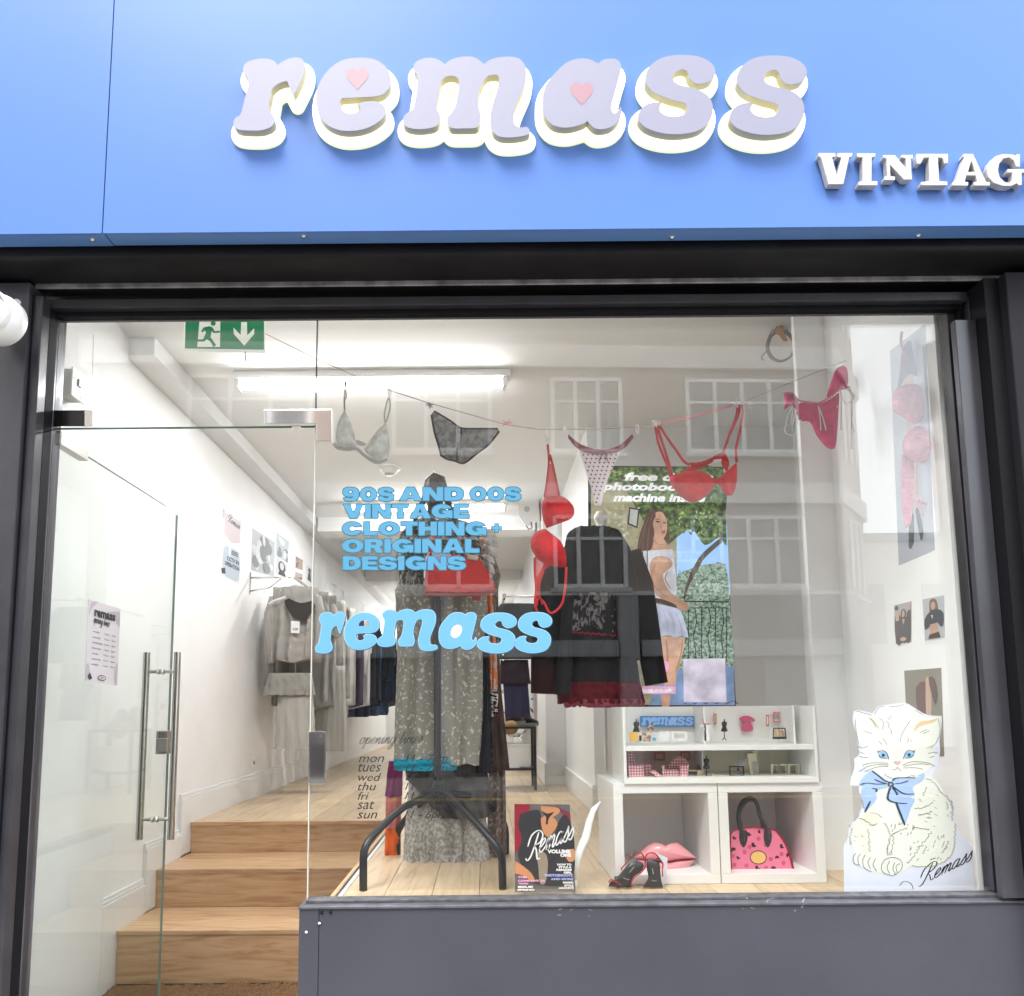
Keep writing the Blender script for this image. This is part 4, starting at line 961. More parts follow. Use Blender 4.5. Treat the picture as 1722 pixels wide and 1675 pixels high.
# ------------------------------------------------------------------ clothes
def fab(name, c, bump=.35, **k): return mat('fabric_' + name, c, .9, bump=bump, bscale=k.pop('bscale', 220), sheen=.0, spec=.2, **k)
GREIGE = [fab('greige%d' % i, c) for i, c in enumerate(((.42,.40,.37),(.30,.285,.26),(.36,.345,.32),(.50,.48,.45)))]
HANG = mat('white_hanger', (.80,.80,.78), .35)
def hanger(name, x, y, z, w, parent):
    m = MB(); m.tube([(x-w*.46, y, z-.16), (x-w*.3, y, z-.10), (x, y, z-.055), (x+w*.3, y, z-.10), (x+w*.46, y, z-.16)], .011, 6)
    h = m.build('hanger', HANG, parent, smooth=True)
    m = MB(); m.tube([(x, y, z-.055), (x, y, z-.012), (x+.014, y, z+.003), (x, y, z+.016), (x-.012, y, z+.006)], .0022, 5); m.build('hook', CHROME, h)
def rail(name, label, x, y0, y1, z, xw, pxs=None):
    t = thing('wall_rail', label, 'clothes rail')
    MB().tube([(x, y0-.03, z), (x, y1, z)], .0125, 10).build('bar', CHROME, t, smooth=True)
    s = 1 if x > xw else -1
    y = y0
    while y <= y1:
        MB().tube([(xw+.004*s, y, z), (x, y, z)], .008, 8).build('bracket_arm', CHROME, t, smooth=True)
        MB().tube([(xw+.004*s, y, z-.115), (xw+.17*s, y, z-.085), (xw+.25*s, y, z-.02), (xw+.29*s, y, z)], .006, 8).build('bracket_brace', CHROME, t, smooth=True)
        MB().box(*sorted((xw+.0005*s, xw+.006*s)), y-.012, y+.012, z-.14, z+.05).build('wall_plate', CHROME, t)
        MB().lathe([(0,-.004),(.018,-.004),(.018,.004),(0,.004)], (x, y-.034, z), 'y', 12).build('end_ring', CHROME, t)
        y += 1.9
    return t
pb_ = at(420, 976, X=XW); YR0 = float(pb_[1]); XRL = ax(494, 970, YR0); ZRL = az(494, 971, YR0)
rail('l', 'chrome wall rail full of grey and blue clothes along the left wall', XRL, YR0, YR0+5.2, ZRL, XW)
ORD = ['first','second','third','fourth','fifth','sixth','seventh','eighth','ninth','tenth','eleventh','twelfth','thirteenth','fourteenth','fifteenth','sixteenth','seventeenth','eighteenth','nineteenth','twentieth','twenty-first','twenty-second','twenty-third','twenty-fourth','twenty-fifth','twenty-sixth']
fs = dict(aub=fab('aubergine',(.065,.045,.075)), wht=fab('white',(.66,.65,.62)), blk=fab('black',(.016,.018,.024)), nvy=fab('navy',(.015,.028,.065)), den=fab('denim',(.07,.14,.26),var=.4,vscale=40), teal=fab('teal',(.01,.18,.2)), brn=fab('brown',(.13,.075,.06)), lgrey=fab('light_grey',(.55,.54,.53)))
# top view profile in metres: (z below rail, half width)
SH = {'top': [(-.075,.03),(-.11,.09),(-.15,.155),(-.20,.19),(-.3,.185),(-.5,.175),(-.72,.20)], 'long': [(-.075,.03),(-.11,.09),(-.15,.15),(-.2,.185),(-.4,.18),(-.8,.21),(-1.12,.24)],
      'skirt': [(-.13,.14),(-.3,.16),(-.6,.2),(-.98,.24)], 'trs': [(-.14,.16),(-.5,.17),(-.9,.17),(-1.22,.175)], 'coat': [(-.09,.06),(-.13,.16),(-.18,.235),(-.5,.23),(-1.05,.26)]}
seq = [('GR0','top','pale long sleeved top with a swing tag'),('GR1','long','taupe grey long top'),('GR2','long','grey beige dress'),('GR3','coat','pale ribbed cardigan'),('GR0','long','grey beige long dress'),('GR1','coat','grey beige cardigan'),
       ('GR3','long','off white ribbed dress'),('GR2','trs','grey beige trousers'),('aub','top','dark aubergine top'),('aub','long','dark aubergine dress'),('wht','top','white top'),('lgrey','long','light grey dress'),
       ('blk','coat','black jacket'),('nvy','trs','navy trousers'),('blk','coat','black coat'),('den','top','blue denim jacket'),('nvy','long','navy dress'),('den','trs','blue jeans'),('blk','top','black top'),
       ('teal','top','teal top'),('nvy','coat','navy coat'),('den','trs','faded jeans'),('brn','long','brown dress'),('blk','long','black dress')]
for i, (mk, shp, lb) in enumerate(seq):
    y = YR0 + .09 + i*.20 if i > 0 else YR0 + .06
    t = thing('hanging_garment', '%s, %s from the front on the left rail' % (lb, ORD[i]), 'clothes', 'clothes hanging on the left wall rail')
    m = GREIGE[int(mk[2])] if mk.startswith('GR') else fs[mk]
    r_ = random.Random(50+i); sx = XRL + r_.uniform(-.03, .03); k = r_.uniform(.92, 1.08)
    prof = [(ZRL+z, sx-h*k, sx+h*k) for z, h in SH[shp]]
    mb = drape(MB(), prof, y, .085, folds=3.5 if shp != 'skirt' else 8, amp=(.055 if i < 6 else .034) if shp != 'skirt' else .03, rows=24, cols=56, seed=i, px=False)
    mb.build('fabric', m, t, smooth=True)
    if shp in ('top', 'coat', 'long'):
        for s in (-1, 1):
            x0 = sx + s*.185*k; L_ = .56 if shp != 'long' else .3
            pts = [(x0, y, ZRL-.16), (x0+s*.03, y-.01, ZRL-.30), (x0+s*.035, y+r_.uniform(-.02,.02), ZRL-.45), (x0+s*.02, y-.01, ZRL-.16-L_)]
            MB().tube(pts, [.045, .05, .043, .036], 10, flat=.6).build('sleeve', m, t, smooth=True)
    hanger('h', sx, y, ZRL, .42, t)
    if i == 0:
        MF = onY(y-.088)
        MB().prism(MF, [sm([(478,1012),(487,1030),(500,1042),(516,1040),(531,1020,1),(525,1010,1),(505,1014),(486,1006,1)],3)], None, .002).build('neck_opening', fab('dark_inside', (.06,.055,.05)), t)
        tg = MB().prism(MF, [[(489.5,1044),(504,1045),(503.5,1065),(489,1064)]], 0, .004).build('price_tag', mat('paper'), t)
        mt2 = MB(); text(mt2, MF, '£28', (492, 1056, 501, 1060), .0048, .02); mt2.build('print', BLACKM, tg)
        h1 = MB(); h1.tube([MF(*a, .003) for a in ((452,1016),(462,1010),(480,1004))], .010, 6); h1.build('strap_edge', HANG, t)
# second, lower row of skirts hanging in front (pale)
for i, (x0, x1, yt, yb, dy, lb) in enumerate(((447,530,1132,1168,.02,'crumpled pale blouse bunched below the first top'),(462,532,1165,1258,.05,'pale pleated mini skirt hanging lowest at the front of the left rail'),(530,585,1120,1262,.45,'pale grey pleated skirt just right of the chrome lock keeper'))):
    t = thing('hanging_skirt', lb, 'clothes', 'clothes hanging on the left wall rail'); Y_ = YR0 + .1 + dy
    drape(MB(), [(yt, x0+6, x1-6), (yb, x0-3, x1)], Y_, .1, folds=6+3*(i == 1), amp=.022, rows=12, cols=48, seed=70+i, hem=.01).build('fabric', GREIGE[(i+2) % 4], t, smooth=True)
    if i: MB().tube(P3([((x0+x1)/2, yt-2), ((x0+x1)/2, yt-50), ((x0+x1)/2-6, yt-140)], Y_), .003, 5).build('hanger_loop', HANG, t)

# right hand rail, table and things at the back
rr = rail('r', 'chrome wall rail on the right side of the shop, seen under the red bra', ax(848, 1003, 2.95), 2.95, 3.9, az(848, 1003, 2.95), .769)
Yj = 3.05
def g_right(lb, prof, Y_, m, seed, sub=None, folds=3, amp=.012, name='hanging_garment', depth=.1, cat='clothes', grp='dark clothes on the right rail'):
    t = thing(name, lb, cat, grp); drape(MB(), prof, Y_, depth, folds=folds, amp=amp, rows=14, cols=36, seed=seed).build('fabric', m, t, smooth=True); return t
ch = fab('charcoal', (.055,.058,.062))
t = g_right('charcoal button front jacket left of the red strapless straps', [(1016,842,900),(1026,832,908),(1050,826,914),(1108,828,914)], Yj, ch, 31)
for y in (1101, 1110): MB().lathe([(0,-.004),(.007,-.003),(.007,0)], at(846, y, Y=Yj-.07), 'y', 10).build('button', HANG, t)
g_right('short black skirt below the charcoal jacket', [(1110,842,888),(1150,838,892)], Yj+.02, fs['blk'], 32)
g_right('dark jeans with rolled cuffs over the black shoes', [(1150,846,888),(1205,850,892)], Yj+.04, fs['nvy'], 33, folds=2)
for i, (a, b) in enumerate(((850, 1213), (872, 1216))):
    s = thing('ankle_boot', ('left' if i == 0 else 'right') + ' black ankle boot with grey sole on the low black table', 'shoes', 'black boots on the table')
    c = at(a+8, b-12, Y=4.0)
    MB().dome(onY(4.0), sm([(a,b),(a-1,b-22),(a+8,b-30),(a+16,b-26),(a+22,b-10),(a+32,b-4),(a+33,b+2),(a,b+4)],3), .06, 5).build('upper', mat('black_leather', (.02,.02,.022), .3, bump=.1), s, smooth=True)
    MB().prism(onY(4.0), [[(a-1,b+1),(a+34,b-1),(a+34,b+4),(a-1,b+6)]], -.01, .065).build('sole', mat('sole_grey', (.22,.22,.2), .7), s)
tb = thing('low_table', 'low black metal table with a shelf at the back right of the clothes racks', 'table')
YT0, YT1 = 3.95, 4.28 - .3
def tz(py): return az(870, py, 3.95)
x0, x1 = ax(826, 1260, 3.6), ax(902, 1260, 3.6); za, zb_ = az(860, 1222, 3.6), az(860, 1292, 3.6)
MB().box(x0, x1, 3.6, 3.95, za-.02, za).build('table_top', BLACKM, tb); MB().box(x0, x1, 3.6, 3.95, zb_-.02, zb_).build('shelf', BLACKM, tb)
for x in (x0, x1-.025):
    for y in (3.6, 3.92): MB().box(x, x+.025, y, y+.025, ZF, za-.0205).build('leg', BLACKM, tb)
wb = thing('storage_box', 'plain white box on the shelf of the low black table', 'box')
MB().box(x0+.03, x1-.05, 3.66, 3.9, zb_+.001, zb_+.19).build('body', WPL, wb, bevel=.004); MB().box(x0+.025, x1-.045, 3.655, 3.905, zb_+.191, zb_+.21).build('lid', WPL, wb, bevel=.003)
mgz = MB()
for i in range(4): mgz.box(x0+.05+.01*i, x0+.25, 3.61, 3.65, zb_+.001+.006*i, zb_+.006+.006*i)
tag(mgz.build('magazine_pile', mat('paper')), 'loose pile of white magazines on the shelf of the low table', 'magazines')
bsk = MB().dome(onY(3.7), sm([(846,1222),(850,1214),(864,1212),(872,1222),(866,1234),(850,1234)],3), .05, 4).build('wicker_basket', fab('wicker', (.36,.22,.1)), None, smooth=True); tag(bsk, 'small tan wicker basket under the table top beside the boots', 'basket')
wu = thing('wall_heater', 'white box unit high on the right wall beyond the clothes rack', 'wall unit')
MB().prism(onY(4.2), [[(873,838),(906,836),(908,876),(884,886),(872,868)]], -.12, .1).build('casing', WPL, wu, bevel=.006)
MB().prism(onY(4.2), [EL(886,856,5,5)], .1, .105).build('dial', mat('grey_plastic'), wu); MB().tube(P3([(893,878),(895,888),(889,890),(885,884)], 4.1), .006, 6).build('bracket_hook', BLACKM, wu)
for i in range(7):
    t = thing('hanging_garment', 'white printed garment, %s from the front along the right wall' % ORD[i], 'clothes', 'white clothes along the right wall')
    y = 5.0 + i*.55; drape(MB(), [(2.35,.30,.44),(2.28,.24,.5),(1.5,.2,.53),(1.2-.05*(i%3),.18,.54)], y, .07, 3, .015, 10, 28, 90+i, px=False).build('fabric', fab('printed_white', (.70,.70,.69), col2=(.1,.1,.11), vscale=9, thr=(.36,.42)), t, smooth=True)
rail('b', 'far chrome rail along the right wall under the white garments', .37, 4.9, 8.9, 2.42, .58)
bkd = MB().box(-.9, -.2, YB-.03, YB-.001, ZF, 2.8).build('door', TRIM); tag(bkd, 'plain white door in the far back wall of the shop', 'door')
# ------------------------------------------------------------------ centre rack with dresses
YR = .83
rk = thing('clothes_stand', 'black steel four way clothes stand with splayed bent legs in the window', 'clothes stand')
MB().tube([at(735, 812, Y=YR), (float(at(735,812,Y=YR)[0]), YR, 1.08)], .017, 10).build('pole', BLACKM, rk, smooth=True)
hub = (float(at(738,812,Y=YR)[0]), YR, 1.10)
MB().lathe([(.03,-.05),(.034,0),(.03,.06)], hub, 'z', 12).build('hub', BLACKM, rk, smooth=True)
def leg(pxs, Ys, ex=None):
    P = [at(x, y, Y=Y) for (x, y), Y in zip(pxs, Ys)]
    f = P[0].copy(); f[2] = ZF; Q = [f, P[0]]
    for p in P[1:]: Q.append(p)
    P_ = [tuple(p) for p in Q] + [hub]
    sm_ = []
    for i in range(len(P_)-1):
        a, b = np.array(P_[i]), np.array(P_[i+1])
        for k in range(3): sm_.append(a + (b-a)*k/3)
    sm_.append(np.array(P_[-1])); s2 = [sm_[0]] + [(sm_[i-1]+2*sm_[i]+sm_[i+1])/4 for i in range(1, len(sm_)-1)] + [sm_[-1]]
    MB().tube(s2, .0165, 10).build('leg', BLACKM, rk, smooth=True)
leg([(611,1470),(611,1432),(622,1409),(680,1354)], [.52,.52,.55,.70])
leg([(845,1470),(844,1437),(826,1411),(754,1333)], [.52,.52,.55,.76])
leg([(851,1428),(851,1392),(838,1367),(800,1338)], [1.16,1.16,1.12,.98])
leg([(668,1426),(668,1400),(680,1380),(712,1345)], [1.16,1.16,1.12,.98])
MB().tube([at(700, 872, Y=YR), at(770, 872, Y=YR)], .009, 8).build('cross_arm', CHROME, rk, smooth=True)
MB().tube([tuple(at(735,872,Y=.5)), tuple(at(738,876,Y=1.15))], .009, 8).build('cross_arm', CHROME, rk, smooth=True)
FLOR = fab('olive_floral', (.66,.62,.52), col2=(.30,.285,.25), vscale=56, thr=(.58,.63), detail=3, bump=.4)
FLOR2 = fab('dim_floral', (.42,.39,.32), col2=(.13,.12,.10), vscale=22, thr=(.52,.60), detail=3)
LACEG = fab('grey_lace', (.50,.48,.45), col2=(.27,.26,.24), vscale=60, thr=(.42,.60), detail=5)
BRNF = fab('brown_floral', (.33,.25,.22), col2=(.15,.11,.095), vscale=48, thr=(.5,.6))
CAMO = fab('ruffle_print', (.45,.43,.36), col2=(.07,.075,.055), vscale=30, thr=(.47,.55), detail=6)
def garment(name, lb, grp, parts):
    t = thing(name, lb, 'clothes', grp)
    for i, (nm, prof, Y_, dp, fo, am, m, sd, hm) in enumerate(parts):
        drape(MB(), prof, Y_, dp, fo, am, 26, 64, sd, hm).build(nm, m, t, smooth=True)
    return t
GR = 'garments on the stand in the window'
garment('hanging_dress', 'long olive grey dress printed with small cream flowers on the black stand', GR, [
    ('skirt_panel', [(955,688,815),(990,664,818),(1015,666,820),(1100,668,814),(1200,664,812),(1282,662,808)], YR+.10, .16, 5, .022, FLOR, 1, .012)])
g_ = garment('ruffled_top', 'camouflage patterned ruffled top hung at the head of the black stand', GR, [
    ('body', [(884,692,800),(900,672,806),(935,668,808),(985,672,800)], YR+.06, .16, 7, .03, CAMO, 2, .02)])
for i in range(5):
    y = 882 + i*13; drape(MB(), [(y, 690-i*4, 790+i*4), (y+16, 676-i*3, 806+i*2)], YR+.03-.004*i, .18, 9+i, .022, 6, 60, 40+i, .015).build('ruffle', CAMO if i % 2 else FLOR2, g_, smooth=True)
garment('hanging_skirt', 'floor length grey lace skirt showing below the floral dress', GR, [
    ('skirt_panel', [(1290,690,812),(1380,682,818),(1462,676,826)], YR+.22, .14, 6, .028, LACEG, 3, .02)])
garment('hanging_skirt', 'dark grey garment between the floral dress and the lace skirt', GR, [
    ('body', [(1262,676,815),(1310,684,822),(1372,742,822)], YR+.17, .12, 4, .02, fab('slate', (.10,.09,.088), var=.5, vscale=14), 4, .01)])
tq = garment('hanging_skirt', 'turquoise hem peeking out under the floral dress', GR, [
    ('hem', [(1276,662,770),(1294,664,768)], YR+.05, .10, 5, .012, fab('turquoise', (.01,.27,.38)), 5, .004)])
garment('hanging_scarf', 'magenta and orange ombre scarf at the left of the stand', GR, [
    ('upper', [(1280,654,678),(1338,648,676)], YR+.34, .06, 2, .012, fab('magenta', (.22,.03,.13)), 6, 0),
    ('middle', [(1339,649,676),(1392,648,674)], YR+.34, .062, 2, .012, fab('salmon', (.62,.22,.20)), 7, 0),
    ('lower', [(1393,648,674),(1449,646,674)], YR+.34, .064, 2, .012, fab('orange', (.80,.15,.02)), 8, 0)])
garment('hanging_dress', 'brown floral dress hanging behind the right of the stand', GR, [
    ('body', [(905,792,822),(968,800,842),(985,805,838),(1060,812,838),(1300,822,850),(1432,818,852)], YR+.30, .12, 3, .018, BRNF, 9, .01)])
garment('hanging_scarf', 'orange patterned scarf with a zebra striped end on the right of the stand', GR, [
    ('upper', [(905,796,822),(965,806,826),(1105,820,836),(1160,822,837)], YR+.16, .04, 2, .01, fab('orange_print', (.78,.22,.08), col2=(.6,.5,.42), vscale=28, thr=(.46,.52)), 10, 0),
    ('lower', [(1161,824,838),(1205,826,837)], YR+.16, .042, 2, .008, fab('zebra', (.75,.73,.70), col2=(.02,.02,.02), vscale=26, thr=(.48,.52), stretch=(1,1,3)), 11, 0)])
garment('hanging_coat', 'dark brown suede coat sleeve at the right edge of the stand', GR, [
    ('sleeve', [(990,806,828),(1150,824,842),(1292,830,857)], YR+.24, .08, 2, .014, fab('suede', (.10,.065,.05), var=.4, vscale=12), 12, .006)])
garment('hanging_garment', 'black satin garment behind the pole of the stand', GR, [
    ('body', [(985,780,818),(1100,806,822),(1300,800,826)], YR+.12, .08, 2, .015, fs['blk'], 13, 0)])
# glove like pale ruffle at the right of the stand
rf = thing('white_feather_boa', 'pale feathery trim sticking out at the right of the stand', 'trim', GR)
mb = MB(); r_ = random.Random(9)
for i in range(16):
    x, y = 812 + r_.uniform(0, 18), 893 + i*4.2; a = at(x, y, Y=YR+.1); b = at(x + r_.uniform(8, 18), y + r_.uniform(4, 12), Y=YR+.1+r_.uniform(-.04,.04)); m_ = (a+b)/2 + np.array([0, 0, .008])
    mb.tube([a, m_, b], [.012, .014, .004], 6, flat=.5)
mb.build('feathers', fab('feather', (.62,.60,.57)), rf, smooth=True)
# knob / strap loop on the top of the stand
st_ = thing('shoulder_bag', 'dark shoulder bag strap looped over the top of the black stand', 'bag')
MB().tube(P3([(690,900),(700,868),(715,835),(722,810),(731,802),(740,806),(750,835),(762,868),(770,900)], YR-.02), [.008,.010,.016,.024,.028,.026,.018,.012,.009], 10, flat=.5).build('strap', mat('dark_leather', (.035,.032,.03), .4, bump=.2), st_, smooth=True)
MB().dome(onY(YR-.05), sm([(716,822),(722,802),(731,799),(740,804),(745,826),(742,868),(722,870)],3), .03, 5).build('fold', mat('dark_leather'), st_, smooth=True)
# red handbag
YBg = YR-.16
rb = thing('red_handbag', 'bright red trapezoid leather handbag hanging on the black stand', 'handbag')
REDL = mat('red_leather', (.62,.022,.018), .4, bump=.15, bscale=160)
MBg = onY(YBg)
MB().prism(MBg, [sm([(717,930,1),(760,932),(806,938,1),(822,966),(834,990,1),(800,996),(760,995),(716,994,1),(713,960)],3)], -.10, 0).build('body', REDL, rb, bevel=.006)
MB().prism(MBg, [sm([(715,995),(775,997),(834,991,1),(831,997),(800,1003),(745,1003),(716,1001)],2)], -.095, .004).build('base_band', mat('dark_red_leather', (.28,.035,.03), .5, bump=.1), rb, bevel=.003)
MB().prism(MBg, [[(793,1003.5),(809,1003),(808,1010),(794,1010)]], -.05, .0).build('tab', mat('dark_red_leather'), rb)
MB().tube([MBg(*p, .004) for p in sm([(717,960),(724,955),(733,962),(738,976),(731,984),(721,980),(718,968)], 3)], .0028, 6).build('side_ring', REDL, rb, smooth=True)
MB().prism(MBg, [sm([(727,929),(744,927),(756,929,1),(763,944),(757,952,1),(738,950),(730,942)],3)], 0, .006).build('flap', mat('lilac_lining', (.50,.50,.72), .5), rb)
MB().tube([MBg(*p, .0) for p in sm([(722,932),(728,905),(748,892),(772,896),(790,915),(797,936)], 3, False)], .006, 8).build('handle', REDL, rb, smooth=True)
MB().tube([MBg(786,936,.004), MBg(804,939,.004)], .012, 10).build('handle_roll', mat('cream_leather', (.62,.56,.48), .5), rb, smooth=True)
MB().tube([MBg(*p,.004) for p in ((722,929),(716,940),(713.5,972))], .003, 6).build('white_cord', WPL, rb)

# ------------------------------------------------------------------ mannequin with black jacket
YM = 1.06; MM = onY(YM)
mn = thing('mannequin', 'headless mannequin in a black jacket, lace camisole and red hemmed skirt', 'mannequin')
c = at(1011, 892, Y=YM)
MB().lathe([(.0,.105),(.022,.10),(.033,.082),(.036,.062),(.030,.045),(.024,.03),(.034,.016),(.05,.0),(.075,-.02),(.0,-.03)], c, 'z', 24).build('neck_cap', mat('cream_plastic', (.72,.69,.63), .35), mn, smooth=True)
MB().tube([(float(at(1064,1200,Y=YM)[0]), YM+.03, ZF), (float(at(1064,1200,Y=YM)[0]), YM+.03, 1.7)], .014, 10).build('pole', BRUSH, mn, smooth=True)
MB().lathe([(.09,0),(.09,.008),(.03,.02)], (float(at(1064,1200,Y=YM)[0]), YM+.03, ZF+.001), 'z', 28).build('base_plate', BRUSH, mn, smooth=True)
JB = fab('jacket_black', (.020,.019,.021), .12, bscale=30)
JB2 = fab('hood_black', (.030,.032,.032), .35, bscale=25)
drape(MB(), [(897,965,1040),(920,948,1056),(945,935,1066),(985,938,1072),(1050,948,1070),(1110,938,1076)], YM, .25, 2.5, .018, 24, 56, 21).build('torso', JB, mn, smooth=True)
drape(MB(), [(888,966,1026),(896,954,1036),(915,950,1046),(945,949,1050),(975,950,1050),(990,954,1050)], YM-.10, .10, 3.5, .022, 18, 48, 22).build('hood', JB2, mn, smooth=True)
def sleeve(P_, rs, nm='sleeve', m=JB):
    MB().tube([at(x, y, Y=Y_) for x, y, Y_ in P_], rs, 16, flat=.7).build(nm, m, mn, smooth=True)
sleeve([(948,935,YM),(928,980,YM-.01),(921,1040,YM-.03),(918,1100,YM-.05),(917,1166,YM-.06)], [.075,.082,.078,.075,.072])
sleeve([(1056,930,YM),(1074,985,YM),(1086,1050,YM-.02),(1096,1110,YM-.04),(1104,1150,YM-.05)], [.07,.076,.068,.060,.058])
drape(MB(), [(1000,946,966),(1060,942,962),(1120,936,962),(1168,932,960)], YM-.14, .03, 1.5, .008, 12, 24, 23).build('jacket_front', JB, mn, smooth=True)
drape(MB(), [(1000,1034,1062),(1060,1036,1070),(1104,1038,1076)], YM-.14, .03, 1.5, .008, 12, 24, 24).build('jacket_front', JB, mn, smooth=True)
LACEB = fab('black_lace', (.21,.20,.20), col2=(.018,.018,.02), vscale=75, thr=(.48,.56), stretch=(1,1,.5), detail=3)
MB().prism(onY(YM-.132), [sm([(972,1000),(1000,996),(1034,1000),(1034,1030),(1035,1062),(1020,1060),(998,1056),(980,1058),(961,1060),(962,1028)],3)], -.004, .0).build('camisole', LACEB, mn)
MB().prism(onY(YM-.136), [[(960,1058)] + [(960+i*4.7, 1061+i*.35+(1.6 if i % 2 else -1.2)) for i in range(17)] + [(1036,1071)] + [(1036-i*4.7, 1070-i*.35+(1.5 if i % 2 else -1)) for i in range(17)]], -.003, .0).build('red_trim', fab('red_trim', (.26,.012,.03)), mn)
drape(MB(), [(1072,958,1058),(1110,944,1070),(1152,938,1076)], YM-.02, .2, 6, .018, 14, 60, 25).build('skirt', fab('skirt_black', (.022,.020,.022)), mn, smooth=True)
drape(MB(), [(1148,938,1075),(1165,937,1079),(1181,938,1082)], YM-.02, .22, 9, .022, 10, 72, 26, .01).build('skirt_hem', fab('burgundy', (.15,.008,.018)), mn, smooth=True)
drape(MB(), [(1176,946,1080),(1186,950,1083)], YM-.015, .225, 14, .02, 5, 90, 27, .014).build('frill', fab('pink_frill', (.46,.10,.13)), mn, smooth=True)

# ------------------------------------------------------------------ display screen
YSc = 1.32
scn = thing('display_screen', 'tall black edged screen showing a person in a white skirt', 'screen')
MS = onY(YSc)
Qs = [(989,783),(1216,785),(1238,1190),(988,1190)]
qs = quad(Qs, MS)
MB().prism(qs, [[(0,0),(1,0),(1,1),(0,1)]], -.06, -.001).build('case', mat('screen_black', (.01,.01,.012), .3), scn, bevel=.002)
def PU(pts):                                    # px -> uv in the screen
    o = []
    for p in pts:
        y = (p[1]-784)/406.0; xl = 989 - y; xr = 1216 + 22*y
        o.append(((p[0]-xl)/(xr-xl), y) + tuple(p[2:]))
    return o
FOL = mat('screen_foliage', (.16,.27,.08), .5, col2=(.018,.035,.012), vscale=40, thr=(.40,.66), detail=8, emit=.20)
FOLL = mat('screen_hill', (.40,.52,.42), .5, col2=(.05,.11,.07), vscale=70, thr=(.36,.66), detail=12, emit=.24)
STN = mat('screen_stone', (.44,.41,.26), .5, var=.4, vscale=14, emit=.18)
SKYS = mat('screen_sky', (.33,.56,.95), .5, var=.15, vscale=6, emit=.32)
E6 = .55
z3 = lambda pts, n=3: PU(z2p(pts, 3.8075, 860, 780, n))
sk_, hr_, wt_, dkb = (.56,.33,.23), (.085,.04,.028), (.68,.70,.78), (.03,.03,.035)
def scr_txt(mb, M, w):
    for s, b in (('free drinks', (1050,795,1200,809)), ('photobooth &', (1012,812,1196,829)), ('machine inside', (1031,830,1186,844))):
        u0, v0 = PU([(b[0], b[1])])[0][:2]; u1, v1 = PU([(b[2], b[3])])[0][:2]
        text(mb, M, s, (u0, v0, u1, v1), w, .045, .22)
def rails(mb, M, w):
    ms = lambda pts, wd: mb.stroke(lambda u, v, ww=0: M(*PU([(u, v)])[0][:2], ww), pts, wd, w)
    ms([(1150,1011),(1226,1012)], 2.2); ms([(1150,1022),(1226,1022)], 1.4)
    for i, x in enumerate((1158,1168,1180,1192,1203,1214,1222)):
        ms(sm([(x,1022),(x+2*(i%2)*1.5,1045),(x-1.5*(i%2),1070),(x+2*(i%2),1095),(x,1112)], 3, False), 1.6)
    for i in range(5): ms([(1150+i*18, 1184), (1160+i*18, 1178), (1170+i*18, 1184)], 1.2)

def leaves(mb, M, w):
    pass
def leafset(seed, n_, x0, x1, y0, y1, sz):
    r_ = random.Random(seed)
    def f(mb, M, w):
        for i in range(n_):
            x, y = r_.uniform(x0, x1), r_.uniform(y0, y1); a = r_.uniform(0, 3.1); l = r_.uniform(.5, 1)*sz
            P_ = [(x-l*math.cos(a), y-l*math.sin(a)), (x+.45*l*math.sin(a), y-.45*l*math.cos(a)), (x+l*math.cos(a), y+l*math.sin(a)), (x-.45*l*math.sin(a), y+.45*l*math.cos(a))]
            q_ = [p[:2] for p in PU(P_)]
            if max(p[0] for p in q_) < .975 and min(p[1] for p in q_) > .015: mb.prism(M, [q_], None, w)
    return f
def scr_lines(lines, wd):
    def f(mb, M, w):
        for l in lines: mb.stroke(lambda u, v, ww=0: M(*PU([(u, v)])[0][:2], ww), z2p(l, 3.8075, 860, 780, 3, False), wd, w, .5)
    return f
def inplay(mb, M, w): mb.prism(M, [R(.022,.012,.978,.988)], None, w)
